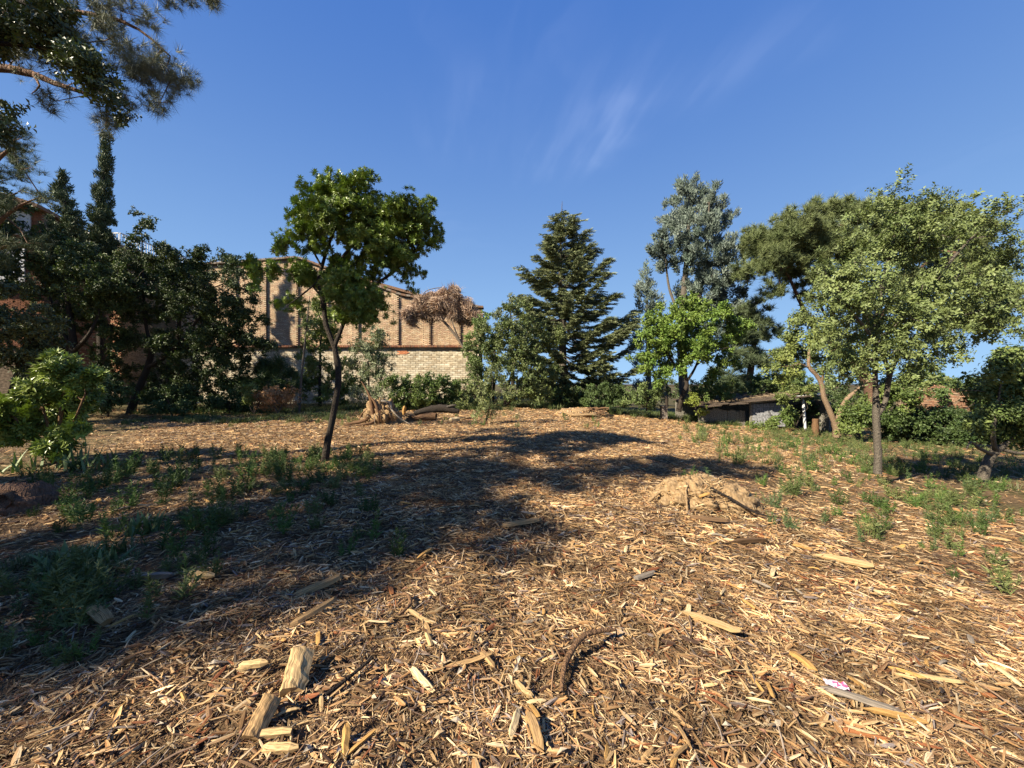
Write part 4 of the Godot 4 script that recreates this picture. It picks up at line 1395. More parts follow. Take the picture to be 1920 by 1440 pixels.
	limb(t, [Vector4(-0.09, 0.54, 0, 0.109), Vector4(-0.38, 1.22, 0, 0.102), Vector4(-0.59, 1.74, 0, 0.095), Vector4(-0.66, 2.22, 0, 0.088), Vector4(-0.91, 2.65, 0, 0.082), Vector4(-1.2, 2.96, 0, 0.068), Vector4(-1.2, 3.49, 0, 0.061), Vector4(-1.15, 4.14, 0, 0.041)])
	limb(t, [Vector4(-0.05, 0.5, 0, 0.102), Vector4(0.16, 1.15, 0, 0.095), Vector4(0.41, 1.61, 0, 0.088), Vector4(0.7, 1.86, 0, 0.075), Vector4(1.09, 2.2, 0, 0.061), Vector4(1.58, 2.58, 0, 0.048)])
	limb(t, [Vector4(-0.66, 2.22, 0, 0.048), Vector4(-0.77, 2.69, 0.2, 0.041), Vector4(-0.82, 2.91, 0.2, 0.027)])
	limb(t, [Vector4(-1.2, 2.92, 0, 0.034), Vector4(-1.66, 3.1, 0.1, 0.020), Vector4(-1.95, 3.01, 0.1, 0.010)])
	blob(t, Vector3(-1.19, 4.58, -0.22), Vector3(0.96, 0.78, 0.78), 14)
	blob(t, Vector3(-1.42, 5.05, -0.53), Vector3(0.42, 0.37, 0.36), 3)
	blob(t, Vector3(-1.63, 3.46, -0.57), Vector3(0.8, 0.66, 0.65), 10)
	blob(t, Vector3(-1.06, 3.89, -0.7), Vector3(0.8, 0.66, 0.66), 10)
	blob(t, Vector3(-2.15, 2.7, -0.32), Vector3(0.6, 0.6, 0.54), 7)
	blob(t, Vector3(-0.36, 3.59, 0.16), Vector3(1.12, 0.9, 0.91), 20)
	blob(t, Vector3(1.39, 3.19, -0.79), Vector3(0.95, 0.71, 0.75), 12)
	blob(t, Vector3(-0.46, 4.46, 0.28), Vector3(0.89, 0.56, 0.65), 10)
	blob(t, Vector3(1.14, 3.85, -0.26), Vector3(0.92, 0.69, 0.72), 12)
	finish(t, {"leaf": "spray", "mat": "leaf", "m": 11, "spread": 0.22, "size": 0.26, "up": 0.3, "out": 0.5, "wild": 0.8, "a": Color(0.084, 0.119, 0.035), "b": Color(0.182, 0.21, 0.056), "step": 0.3, "tip": 0.007, "bark": "pale_bark", "along": 0.4})
	t = plant("lime_green_tree", 8.67, -20, "bright yellow-green round tree with slanting dark trunk before the blue cypress", "tree")
	limb(t, [Vector4(0, 0.48, 0, 0.140), Vector4(0.17, 1.23, 0, 0.119), Vector4(0.44, 1.87, 0, 0.105), Vector4(0.33, 2.34, 0, 0.091)])
	limb(t, [Vector4(0.33, 2.34, 0, 0.070), Vector4(-0.45, 3.01, 0.4, 0.056), Vector4(-1.12, 4.08, 0.6, 0.035)])
	limb(t, [Vector4(0.44, 2.06, 0, 0.070), Vector4(0.92, 2.89, 0, 0.056), Vector4(1.48, 4.19, -0.4, 0.035), Vector4(2.21, 5.07, -0.6, 0.021)])
	limb(t, [Vector4(0.33, 2.34, 0, 0.063), Vector4(0.2, 3.56, 0.3, 0.049), Vector4(0.41, 5.22, 0.2, 0.028)])
	limb(t, [Vector4(0.92, 2.89, 0, 0.042), Vector4(1.57, 3.54, 0.6, 0.028), Vector4(2.27, 3.79, 0.8, 0.014)])
	blob(t, Vector3(0.53, 5.94, -0.38), Vector3(1.25, 0.79, 0.92), 14)
	blob(t, Vector3(1.28, 5.42, 0.64), Vector3(1.08, 0.75, 0.82), 13)
	blob(t, Vector3(-0.73, 5.12, -0.04), Vector3(1.22, 1, 1), 18)
	blob(t, Vector3(0.04, 4.56, 1), Vector3(1.58, 1.06, 1.19), 28)
	blob(t, Vector3(0.96, 4.84, -1), Vector3(1.75, 1.17, 1.31), 28)
	blob(t, Vector3(2.37, 4.75, -0.37), Vector3(1.27, 1.07, 1.06), 20)
	blob(t, Vector3(3.16, 4.84, -0.04), Vector3(0.7, 0.61, 0.59), 6)
	blob(t, Vector3(-1.73, 4.1, 0.41), Vector3(1.03, 0.95, 0.89), 15)
	blob(t, Vector3(-0.54, 3.37, -0.89), Vector3(1.33, 1.02, 1.06), 19)
	blob(t, Vector3(0.33, 3.51, 0.95), Vector3(1.32, 0.79, 0.95), 17)
	blob(t, Vector3(2.68, 3.52, -0.95), Vector3(1.16, 0.81, 0.89), 13)
	blob(t, Vector3(-2.03, 3, 0.5), Vector3(0.7, 0.7, 0.63), 8)
	blob(t, Vector3(-0.89, 2.32, 0.69), Vector3(0.8, 0.48, 0.58), 6)
	blob(t, Vector3(2.11, 2.65, -0.96), Vector3(0.87, 0.52, 0.63), 6)
	finish(t, {"leaf": "bunch", "mat": "leaf", "m": 10, "spread": 0.26, "size": 0.3, "up": 0.2, "out": 0.4, "wild": 0.9, "a": Color(0.077, 0.14, 0.022), "b": Color(0.161, 0.224, 0.039), "step": 0.4, "tip": 0.008, "bark": "bark", "along": 0.4})
	t = plant("blue_cypress", 14.44, -32, "tall blue-grey conifer with ragged open crown behind the bright green tree", "tree")
	limb(t, [Vector4(0, 0.05, 0, 0.400), Vector4(-0.22, 3.16, 0, 0.360), Vector4(-0.36, 6.72, 0, 0.300), Vector4(-0.09, 10.27, 0, 0.240), Vector4(0.22, 14.27, 0, 0.160), Vector4(0.31, 17.83, 0, 0.060)])
	limb(t, [Vector4(-0.22, 5.83, 0, 0.200), Vector4(0.87, 9.27, 0.5, 0.160), Vector4(1.47, 13.18, 0.6, 0.100), Vector4(1.74, 17.15, 0.5, 0.050)])
	limb(t, [Vector4(-0.22, 7.61, 0, 0.150), Vector4(-1.09, 10.42, -0.6, 0.100), Vector4(-1.46, 14.57, -0.8, 0.050)])
	limb(t, [Vector4(0.67, 8.49, 0, 0.140), Vector4(2.89, 10.27, 0, 0.100), Vector4(3.78, 13.38, 0, 0.050)])
	blob(t, Vector3(-0.5, 18.16, 0.92), Vector3(0.86, 0.78, 0.74), 6)
	blob(t, Vector3(0.96, 18.94, -0.43), Vector3(0.45, 0.72, 0.53), 3)
	blob(t, Vector3(1.87, 18.06, 0.25), Vector3(0.62, 0.97, 0.71), 5)
	blob(t, Vector3(1.41, 17.89, -1.57), Vector3(2.05, 1.4, 1.55), 21)
	blob(t, Vector3(3.44, 16.91, -1.45), Vector3(1.49, 1.49, 1.34), 16)
	blob(t, Vector3(-0.59, 16.72, -1.02), Vector3(1.19, 1.56, 1.24), 14)
	blob(t, Vector3(-0.02, 14.79, 1.46), Vector3(2.21, 1.27, 1.57), 25)
	blob(t, Vector3(3.41, 15.09, -0.97), Vector3(1.47, 1.65, 1.4), 18)
	blob(t, Vector3(-2.32, 14.18, 0.82), Vector3(0.78, 1.13, 0.86), 7)
	blob(t, Vector3(-0.41, 12.91, 1.37), Vector3(1.91, 1.28, 1.44), 22)
	blob(t, Vector3(1.91, 12.47, 1.41), Vector3(1.53, 1.27, 1.26), 17)
	blob(t, Vector3(-1.35, 13.1, -0.5), Vector3(1.08, 1.08, 0.97), 9)
	blob(t, Vector3(-2.36, 13.54, -0.46), Vector3(0.45, 0.45, 0.41), 3)
	blob(t, Vector3(0.63, 11.14, 0.08), Vector3(1.6, 1.33, 1.32), 17)
	blob(t, Vector3(2.41, 10.92, 0.88), Vector3(1.73, 1.3, 1.36), 19)
	blob(t, Vector3(4.49, 9.66, -1.25), Vector3(1.76, 1.39, 1.41), 18)
	blob(t, Vector3(1.59, 9.21, 0.79), Vector3(1.39, 1.13, 1.13), 13)
	blob(t, Vector3(3.88, 7.88, 0.95), Vector3(1.47, 1.03, 1.13), 13)
	blob(t, Vector3(4.41, 6.99, 1.15), Vector3(1.11, 1.03, 0.96), 10)
	blob(t, Vector3(0.9, 9.71, -1.48), Vector3(1.12, 1.4, 1.13), 12)
	blob(t, Vector3(2.54, 6.94, 1.43), Vector3(1.7, 1.1, 1.26), 17)
	blob(t, Vector3(4.99, 5.97, -1.31), Vector3(1.39, 1.11, 1.12), 12)
	finish(t, {"leaf": "scale", "mat": "needle", "m": 10, "spread": 0.42, "size": 0.55, "up": 1.0, "out": 0.4, "wild": 0.6, "a": Color(0.084, 0.119, 0.092), "b": Color(0.175, 0.21, 0.175), "step": 0.5, "tip": 0.012, "bark": "grey_bark", "along": 0.5, "sag": -0.05})
	t = plant("small_blue_conifer", 10.62, -30, "narrow blue-grey conifer left of the bright green tree", "tree")
	limb(t, [Vector4(0.08, -0.02, 0, 0.220), Vector4(0.04, 3.73, 0, 0.180), Vector4(-0.04, 7.06, 0, 0.120), Vector4(-0.04, 10.4, 0, 0.040)])
	blob(t, Vector3(-0.2, 10.38, -0.25), Vector3(0.38, 1.01, 0.62), 3)
	blob(t, Vector3(0.23, 10.26, 0.18), Vector3(0.37, 0.83, 0.54), 3)
	blob(t, Vector3(-0.24, 9.19, 0.67), Vector3(0.81, 0.73, 0.7), 4)
	blob(t, Vector3(-0.71, 9.42, -0.26), Vector3(0.38, 0.84, 0.55), 3)
	blob(t, Vector3(-0.36, 7.97, 0.68), Vector3(1.06, 0.9, 0.88), 7)
	blob(t, Vector3(0.81, 8.71, 0.07), Vector3(0.58, 1, 0.71), 4)
	blob(t, Vector3(0.32, 6.69, -0.3), Vector3(1.43, 1.01, 1.1), 10)
	blob(t, Vector3(0.1, 5.01, -0.29), Vector3(1.6, 1.18, 1.25), 13)
	blob(t, Vector3(0.39, 3.33, -0.52), Vector3(1.7, 1.27, 1.34), 14)
	blob(t, Vector3(0.24, 1.64, -0.67), Vector3(1.62, 1.02, 1.19), 11)
	finish(t, {"leaf": "scale", "mat": "needle", "m": 5, "spread": 0.42, "size": 0.55, "up": 0.9, "out": 0.8, "wild": 0.6, "a": Color(0.084, 0.119, 0.092), "b": Color(0.175, 0.21, 0.175), "step": 0.5, "tip": 0.012, "bark": "grey_bark", "along": 0.5, "sag": -0.05})
	t = plant("stone_pine", 26.44, -28, "big umbrella pine with reddish limbs spreading behind the grey-green tree", "tree")
	t.clear = 3.5
	limb(t, [Vector4(0, 0.54, 0, 0.420), Vector4(-0.31, 2.48, 0, 0.400), Vector4(-1.17, 4.04, 0, 0.360), Vector4(-2.02, 5.01, 0, 0.320), Vector4(-3.11, 5.79, 0, 0.280)])
	limb(t, [Vector4(-3.11, 5.79, 0, 0.220), Vector4(-4.28, 6.76, 0, 0.180), Vector4(-5.25, 8.51, 0, 0.140), Vector4(-6.22, 10.65, 0, 0.080)])
	limb(t, [Vector4(-2.53, 5.4, 0, 0.200), Vector4(-3.61, 7.06, 0.6, 0.170), Vector4(-3.4, 9.67, 0.8, 0.120), Vector4(-2.64, 12.32, 0.8, 0.060)])
	limb(t, [Vector4(-1.17, 4.04, 0, 0.200), Vector4(0.39, 7.54, 0, 0.180), Vector4(2.33, 10.26, 0, 0.120), Vector4(4.67, 12.59, 0, 0.060)])
	limb(t, [Vector4(0, 6.76, 0, 0.150), Vector4(4.43, 8.02, -0.5, 0.120), Vector4(8.36, 8.87, -0.8, 0.060)])
	limb(t, [Vector4(-3.11, 7.15, 0, 0.100), Vector4(-3.28, 9.32, -1, 0.080), Vector4(-3.08, 12.54, -1, 0.050)])
	blob(t, Vector3(-7.64, 13.29, -1.76), Vector3(1.07, 0.74, 0.82), 9)
	blob(t, Vector3(-8.22, 12.83, 0.95), Vector3(1.58, 1.13, 1.22), 25)
	blob(t, Vector3(-7.66, 13.15, 2.48), Vector3(1.49, 1.13, 1.18), 27)
	blob(t, Vector3(-2.53, 15.86, -1.69), Vector3(1.98, 1.07, 1.37), 25)
	blob(t, Vector3(-0.18, 16.32, -2.26), Vector3(1.89, 0.92, 1.27), 20)
	blob(t, Vector3(-2.65, 14.24, 2.43), Vector3(1.78, 0.85, 1.18), 24)
	blob(t, Vector3(1.77, 14.86, 0.17), Vector3(2.32, 1.08, 1.53), 34)
	blob(t, Vector3(4.79, 14.73, -0.47), Vector3(2.37, 1.34, 1.67), 41)
	blob(t, Vector3(7.75, 13.86, -1.31), Vector3(2.28, 1.63, 1.76), 45)
	blob(t, Vector3(7.2, 11.28, 0.47), Vector3(1.91, 1.61, 1.58), 42)
	blob(t, Vector3(6.88, 8.73, 1.63), Vector3(1.46, 1.32, 1.25), 29)
	blob(t, Vector3(8.44, 7.58, -0.22), Vector3(1.41, 1.02, 1.09), 19)
	blob(t, Vector3(-5.94, 12.73, -0.39), Vector3(1.89, 1.03, 1.31), 25)
	blob(t, Vector3(-5.1, 12.63, 1.5), Vector3(2.21, 1.25, 1.56), 41)
	blob(t, Vector3(-2.68, 13.93, -1.5), Vector3(2.46, 1.39, 1.73), 41)
	blob(t, Vector3(0.84, 14.21, -2.22), Vector3(2.52, 1.43, 1.78), 41)
	blob(t, Vector3(0.2, 12.23, 2.08), Vector3(2.16, 1.22, 1.52), 41)
	blob(t, Vector3(8.11, 11.72, -2.34), Vector3(2.53, 1.52, 1.82), 43)
	blob(t, Vector3(-8.15, 11.44, -0.03), Vector3(1.32, 0.78, 0.95), 14)
	blob(t, Vector3(-10.37, 10.55, 1.69), Vector3(0.73, 0.73, 0.66), 8)
	blob(t, Vector3(-5.3, 11.58, -1.85), Vector3(1.66, 0.75, 1.08), 14)
	blob(t, Vector3(4.87, 7.72, 1.16), Vector3(1.68, 0.75, 1.09), 18)
	blob(t, Vector3(0.02, 9.67, 2.25), Vector3(1.79, 1.07, 1.29), 30)
	blob(t, Vector3(3.94, 6.29, 0.65), Vector3(1.14, 0.53, 0.75), 8)
	blob(t, Vector3(-8.37, 9.33, 1.44), Vector3(0.96, 0.52, 0.66), 7)
	blob(t, Vector3(-3.55, 11.2, -1.97), Vector3(1.5, 0.83, 1.05), 14)
	blob(t, Vector3(-8.35, 13.89, -0.33), Vector3(1.18, 0.79, 0.89), 12)
	blob(t, Vector3(-5.37, 15.27, -1.75), Vector3(1.41, 0.83, 1), 14)
	blob(t, Vector3(-3.82, 14.92, 1.72), Vector3(1.09, 0.58, 0.76), 10)
	blob(t, Vector3(-4.67, 9.32, -1.03), Vector3(0.81, 0.4, 0.54), 4)
	blob(t, Vector3(-8.39, 11.54, 2), Vector3(1.44, 1.08, 1.14), 24)
	blob(t, Vector3(-6.22, 11.9, 2), Vector3(1.44, 1.08, 1.14), 24)
	blob(t, Vector3(-3.33, 11.9, 2), Vector3(1.81, 1.23, 1.36), 34)
	blob(t, Vector3(1.01, 13.85, -0.23), Vector3(1.96, 1.18, 1.41), 30)
	blob(t, Vector3(-5.19, 9.96, 2.5), Vector3(1.42, 0.78, 0.99), 18)
	finish(t, {"leaf": "far_tuft", "mat": "needle", "m": 10, "spread": 0.4, "size": 0.46, "up": 0.9, "out": 0.35, "wild": 0.6, "a": Color(0.077, 0.105, 0.039), "b": Color(0.168, 0.196, 0.077), "step": 0.5, "tip": 0.014, "bark": "pine_bark", "along": 0.35, "sag": -0.02})
	t = plant("dark_pine", 18.96, -30, "dark spreading pine low between the blue conifer and the umbrella pine", "tree")
	limb(t, [Vector4(-0.21, 0.21, 0, 0.300), Vector4(-0.42, 2.5, 0, 0.260), Vector4(-0.12, 5, 0, 0.200), Vector4(0.12, 7.5, 0, 0.120)])
	blob(t, Vector3(-0.92, 8.28, 1.27), Vector3(1.2, 0.96, 0.97), 10)
	blob(t, Vector3(-0.69, 6.62, 1.71), Vector3(1.34, 0.94, 1.03), 11)
	blob(t, Vector3(-0.52, 5.85, -0.17), Vector3(1.68, 1.09, 1.24), 15)
	blob(t, Vector3(1.07, 6.46, -0.04), Vector3(1, 0.58, 0.71), 5)
	blob(t, Vector3(-1.54, 4.12, 0.83), Vector3(1.82, 1.13, 1.33), 18)
	blob(t, Vector3(1.09, 4.59, -0.08), Vector3(1.59, 0.84, 1.09), 11)
	blob(t, Vector3(3.04, 3.78, -0.75), Vector3(1.45, 0.94, 1.08), 10)
	blob(t, Vector3(-0.41, 2.5, -0.35), Vector3(2.11, 0.93, 1.37), 15)
	blob(t, Vector3(2.32, 2.28, -1.27), Vector3(1.74, 0.87, 1.17), 11)
	blob(t, Vector3(-2.05, 2.92, -0.44), Vector3(1.52, 1.01, 1.14), 12)
	blob(t, Vector3(0.85, 4.85, 1.76), Vector3(0.86, 0.39, 0.56), 3)
	finish(t, {"leaf": "far_tuft", "mat": "needle", "m": 11, "spread": 0.4, "size": 0.46, "up": 0.9, "out": 0.35, "wild": 0.6, "a": Color(0.049, 0.077, 0.039), "b": Color(0.119, 0.147, 0.07), "step": 0.5, "tip": 0.014, "bark": "pine_bark", "along": 0.35, "sag": -0.02})
	t = plant("fir_tree", 3.65, -27, "tall dark conical conifer with bare top and visible trunk in the centre", "tree")
	limb(t, [Vector4(0, -0.2, 0, 0.3), Vector4(-0.1, 5, 0, 0.24), Vector4(-0.25, 9, 0, 0.15), Vector4(-0.2, 12.2, 0, 0.06), Vector4(-0.12, 14.3, 0, 0.012)])
	fir(t, 13.4, [Vector3(0, 3.2, 4), Vector3(2.5, 3.4, 4.6), Vector3(5, 3.3, 4.6), Vector3(7, 3.4, 3.9), Vector3(8.4, 2.9, 3.6), Vector3(9.4, 2.1, 2.6), Vector3(10.4, 1.9, 2.2), Vector3(11.6, 1.35, 1.5), Vector3(12.6, 0.8, 0.8), Vector3(13.5, 0.25, 0.25)], {"size": 0.85, "a": Color(0.08, 0.1, 0.045), "b": Color(0.19, 0.21, 0.095), "bark": "grey_bark"})
	t = plant("leafy_tree", -0.61, -22, "mid green many-stemmed leafy tree left of the conical conifer", "tree")
	limb(t, [Vector4(-0.46, -0.2, 0, 0.100), Vector4(-0.46, 0.93, 0, 0.080), Vector4(-0.31, 2.3, 0, 0.060), Vector4(-0.46, 3.83, 0, 0.030)])
	limb(t, [Vector4(0.15, -0.2, 0, 0.100), Vector4(0.31, 0.93, 0, 0.080), Vector4(0.76, 2.61, 0, 0.060), Vector4(1.07, 4.44, 0, 0.030)])
	limb(t, [Vector4(0.24, 0.16, 0, 0.080), Vector4(1.36, 1.38, 0.4, 0.060), Vector4(1.95, 3.47, 0.5, 0.030)])
	blob(t, Vector3(0.76, 5.16, 1.1), Vector3(1.04, 0.87, 0.86), 14)
	blob(t, Vector3(-0.29, 4.25, 0.3), Vector3(1.21, 0.9, 0.95), 15)
	blob(t, Vector3(1.38, 4.29, 0), Vector3(1.34, 1.04, 1.07), 19)
	blob(t, Vector3(-1.1, 4.34, -0.39), Vector3(0.68, 0.93, 0.73), 8)
	blob(t, Vector3(-1.46, 3.3, -0.99), Vector3(0.89, 0.96, 0.83), 10)
	blob(t, Vector3(0.32, 3.15, 0.8), Vector3(1.65, 1.18, 1.27), 28)
	blob(t, Vector3(0.29, 3.28, -0.8), Vector3(1.77, 1.27, 1.37), 28)
	blob(t, Vector3(2.18, 3.26, -0.55), Vector3(1.19, 1.25, 1.1), 19)
	blob(t, Vector3(-0.28, 1.98, 0.68), Vector3(1.36, 0.95, 1.04), 18)
	blob(t, Vector3(1.49, 1.97, 0.88), Vector3(1.35, 0.88, 1), 17)
	blob(t, Vector3(2.47, 2, -0.33), Vector3(0.93, 0.87, 0.81), 10)
	blob(t, Vector3(0.61, 0.94, 0.69), Vector3(1.36, 0.59, 0.88), 12)
	blob(t, Vector3(2.09, 0.94, 0.66), Vector3(1.01, 0.65, 0.75), 9)
	blob(t, Vector3(-1.63, 2.28, 0.47), Vector3(0.78, 0.78, 0.7), 8)
	blob(t, Vector3(-1.19, 0.93, 0.39), Vector3(0.9, 0.66, 0.7), 8)
	blob(t, Vector3(2.99, 3.76, 0.62), Vector3(0.71, 0.77, 0.67), 8)
	blob(t, Vector3(-2.49, 1.38, -0.33), Vector3(0.56, 0.56, 0.5), 4)
	finish(t, {"leaf": "bunch", "mat": "leaf", "m": 8, "spread": 0.28, "size": 0.28, "up": 0.3, "out": 0.4, "wild": 0.9, "a": Color(0.07, 0.105, 0.035), "b": Color(0.161, 0.189, 0.063), "step": 0.4, "tip": 0.008, "bark": "bark", "along": 0.45})
	t = plant("grey_poplar", 0, -27, "pale grey-green feathery tree standing behind the leafy tree", "tree")
	limb(t, [Vector4(0, -0.73, 0, 0.150), Vector4(0.07, 2.83, 0, 0.120), Vector4(-0.07, 5.83, 0, 0.060), Vector4(-0.19, 7.33, 0, 0.020)])
	blob(t, Vector3(-0.3, 7.13, 0.41), Vector3(0.66, 0.66, 0.6), 3)
	blob(t, Vector3(0.57, 6.66, -0.44), Vector3(0.99, 0.84, 0.82), 6)
	blob(t, Vector3(-0.75, 6.21, -0.03), Vector3(0.83, 0.83, 0.74), 5)
	blob(t, Vector3(0, 5.19, 0.54), Vector3(1.47, 1.03, 1.12), 11)
	blob(t, Vector3(0.92, 5.39, 0.38), Vector3(0.89, 0.89, 0.8), 6)
	blob(t, Vector3(0, 3.99, -0.41), Vector3(1.75, 1.14, 1.3), 14)
	finish(t, {"leaf": "bunch", "mat": "leaf", "m": 8, "spread": 0.28, "size": 0.28, "up": 0.3, "out": 0.4, "wild": 0.9, "a": Color(0.112, 0.14, 0.084), "b": Color(0.21, 0.238, 0.14), "step": 0.4, "tip": 0.008, "bark": "bark", "along": 0.45})
	t = plant("fig_bush", -2.26, -25, "fresh green broad-leaved shrub against the right end of the whitewashed wall", "shrub")
	limb(t, [Vector4(-0.07, -0.4, 0, 0.090), Vector4(-0.17, 1.34, 0, 0.070), Vector4(0, 3.42, 0, 0.030)])
	blob(t, Vector3(-0.25, 4.86, 0.89), Vector3(0.74, 0.6, 0.6), 4)
	blob(t, Vector3(0.37, 5.46, 0.3), Vector3(0.75, 0.62, 0.62), 4)
	blob(t, Vector3(-0.16, 3.93, 0.16), Vector3(0.9, 0.9, 0.81), 7)
	blob(t, Vector3(0.63, 4.23, -0.98), Vector3(0.87, 0.87, 0.78), 6)
	blob(t, Vector3(0.01, 2.38, 0.09), Vector3(0.9, 0.9, 0.81), 7)
	blob(t, Vector3(0.13, 0.99, -0.5), Vector3(1.06, 0.78, 0.83), 7)
	finish(t, {"leaf": "bunch", "mat": "leaf", "m": 8, "spread": 0.28, "size": 0.28, "up": 0.3, "out": 0.4, "wild": 0.9, "a": Color(0.084, 0.14, 0.035), "b": Color(0.168, 0.238, 0.056), "step": 0.4, "tip": 0.008, "bark": "bark", "along": 0.45})
	t = plant("sapling", -0.88, -14, "thin young sapling with pale leaves on the far edge of the chips", "tree")
	limb(t, [Vector4(-0.06, 0.12, 0, 0.025), Vector4(0.14, 1.09, 0, 0.020), Vector4(0.19, 1.87, 0, 0.012)])
	limb(t, [Vector4(-0.02, 0.16, 0, 0.022), Vector4(-0.25, 1.19, 0, 0.016), Vector4(-0.39, 1.87, 0, 0.008)])
	limb(t, [Vector4(0.02, 0.16, 0, 0.020), Vector4(0.4, 1.1, 0.2, 0.014), Vector4(0.65, 1.58, 0.2, 0.006)])
	blob(t, Vector3(-0.28, 1.48, 0.14), Vector3(0.42, 0.42, 0.38), 10)
	blob(t, Vector3(0.25, 1.77, -0.03), Vector3(0.39, 0.43, 0.37), 9)
	blob(t, Vector3(0.59, 1.29, 0.25), Vector3(0.34, 0.34, 0.31), 6)
	blob(t, Vector3(0.01, 0.9, 0.12), Vector3(0.5, 0.39, 0.4), 10)
	blob(t, Vector3(-0.18, 0.43, 0.24), Vector3(0.5, 0.27, 0.34), 7)
	blob(t, Vector3(0.29, 0.5, -0.12), Vector3(0.39, 0.27, 0.3), 6)
	finish(t, {"leaf": "twig", "mat": "leaf", "m": 4, "spread": 0.15, "size": 0.2, "up": 0.3, "out": 0.4, "wild": 0.9, "a": Color(0.112, 0.14, 0.049), "b": Color(0.224, 0.238, 0.098), "step": 0.2, "tip": 0.004, "bark": "bark", "along": 0.45})
	t = plant("leaning_tree", -20.41, -20.5, "dark spreading evergreen with pale leaning trunk before the old hall", "tree")
	limb(t, [Vector4(0, -0.11, 0, 0.200), Vector4(0.26, 0.75, 0, 0.170), Vector4(0.65, 1.74, 0, 0.150), Vector4(1.05, 2.74, 0, 0.140), Vector4(1.17, 3.45, 0, 0.120)])
	limb(t, [Vector4(1.17, 3.45, 0, 0.090), Vector4(0.83, 5.02, 0, 0.070), Vector4(0.71, 7.29, 0, 0.050), Vector4(0.65, 9.57, 0, 0.020)])
	limb(t, [Vector4(0.94, 2.45, 0, 0.110), Vector4(2.64, 3.27, 0.5, 0.090), Vector4(4.11, 4.92, 0.6, 0.060), Vector4(4.94, 6.58, 0.6, 0.030)])
	limb(t, [Vector4(2.19, 3.31, 0, 0.070), Vector4(3.95, 3.48, -0.3, 0.060), Vector4(5.61, 3.92, -0.4, 0.030)])
	blob(t, Vector3(0.9, 10.13, 0.37), Vector3(0.39, 0.45, 0.38), 3)
	blob(t, Vector3(1.78, 9.75, 0.62), Vector3(0.39, 0.33, 0.32), 3)
	blob(t, Vector3(1.72, 8.69, 0.85), Vector3(0.76, 0.49, 0.56), 7)
	blob(t, Vector3(0.25, 7.98, -0.39), Vector3(0.99, 0.87, 0.84), 15)
	blob(t, Vector3(2.71, 7.59, 0.89), Vector3(0.98, 0.71, 0.76), 14)
	blob(t, Vector3(3.86, 7.98, 0.96), Vector3(0.92, 0.54, 0.66), 10)
	blob(t, Vector3(4.71, 8.21, 0.49), Vector3(0.94, 0.5, 0.65), 9)
	blob(t, Vector3(3.29, 8.29, 1.24), Vector3(0.7, 0.37, 0.48), 5)
	blob(t, Vector3(1.1, 6.43, 1.19), Vector3(0.8, 0.7, 0.68), 11)
	blob(t, Vector3(-0.18, 5.29, 0.05), Vector3(0.74, 0.74, 0.66), 10)
	blob(t, Vector3(0.27, 3.87, 0.08), Vector3(0.68, 0.68, 0.61), 8)
	blob(t, Vector3(4.69, 8.72, -0.87), Vector3(0.59, 0.42, 0.45), 4)
	blob(t, Vector3(6.24, 7.6, 0.88), Vector3(0.6, 0.55, 0.52), 6)
	blob(t, Vector3(3.62, 6.48, 1), Vector3(1.46, 1.03, 1.12), 30)
	blob(t, Vector3(2.2, 6.83, -1), Vector3(1.61, 1.13, 1.24), 30)
	blob(t, Vector3(5.62, 6.31, 1.14), Vector3(1.34, 1.08, 1.09), 29)
	blob(t, Vector3(1.57, 5.88, -0.06), Vector3(1.28, 1.03, 1.04), 23)
	blob(t, Vector3(4.27, 4.88, 0.8), Vector3(1.53, 1.09, 1.18), 32)
	blob(t, Vector3(5.69, 4.93, 0.5), Vector3(1.25, 1.06, 1.04), 25)
	blob(t, Vector3(2.7, 3.81, 0.57), Vector3(1.11, 0.83, 0.87), 17)
	blob(t, Vector3(4.94, 3.53, 0.6), Vector3(1.52, 1, 1.13), 29)
	blob(t, Vector3(5.44, 3.53, -0.85), Vector3(0.95, 0.83, 0.8), 13)
	blob(t, Vector3(7.23, 3.8, 0.73), Vector3(0.6, 0.55, 0.52), 6)
	blob(t, Vector3(3.22, 2.45, 0.21), Vector3(1.27, 0.85, 0.95), 20)
	blob(t, Vector3(5.36, 2.16, 0.43), Vector3(1.39, 0.89, 1.03), 23)
	blob(t, Vector3(3.73, 1.17, -0.21), Vector3(1.44, 0.63, 0.93), 16)
	blob(t, Vector3(5.84, 1.18, 0.32), Vector3(0.95, 0.56, 0.68), 10)
	blob(t, Vector3(6.81, 6, 0.71), Vector3(0.6, 0.6, 0.54), 7)
	blob(t, Vector3(6.71, 4.96, 0.36), Vector3(0.95, 0.67, 0.73), 12)
	blob(t, Vector3(7.68, 3.54, 0.57), Vector3(0.66, 0.44, 0.5), 6)
	blob(t, Vector3(0.5, 2.2, -1.23), Vector3(0.78, 0.78, 0.71), 10)
	finish(t, {"leaf": "bunch", "mat": "leaf", "m": 9, "spread": 0.28, "size": 0.26, "up": 0.2, "out": 0.4, "wild": 0.9, "a": Color(0.031, 0.052, 0.014), "b": Color(0.073, 0.099, 0.029), "step": 0.4, "tip": 0.008, "bark": "bark", "along": 0.45})
	t = plant("holm_oak", -21.72, -19, "dense dark evergreen with upright black trunk left of the leaning tree", "tree")
	limb(t, [Vector4(0, 0.15, 0, 0.200), Vector4(0, 2.13, 0, 0.180), Vector4(0.03, 3.45, 0, 0.160), Vector4(-0.13, 4.77, 0, 0.120), Vector4(-0.45, 6.88, 0, 0.050)])
	limb(t, [Vector4(0, 3.18, 0, 0.100), Vector4(1.18, 3.93, 0.4, 0.080), Vector4(1.7, 4.96, 0.4, 0.040)])
	limb(t, [Vector4(0, 3.45, 0, 0.100), Vector4(-1.32, 4.83, -0.4, 0.070), Vector4(-1.84, 6.48, -0.5, 0.040)])
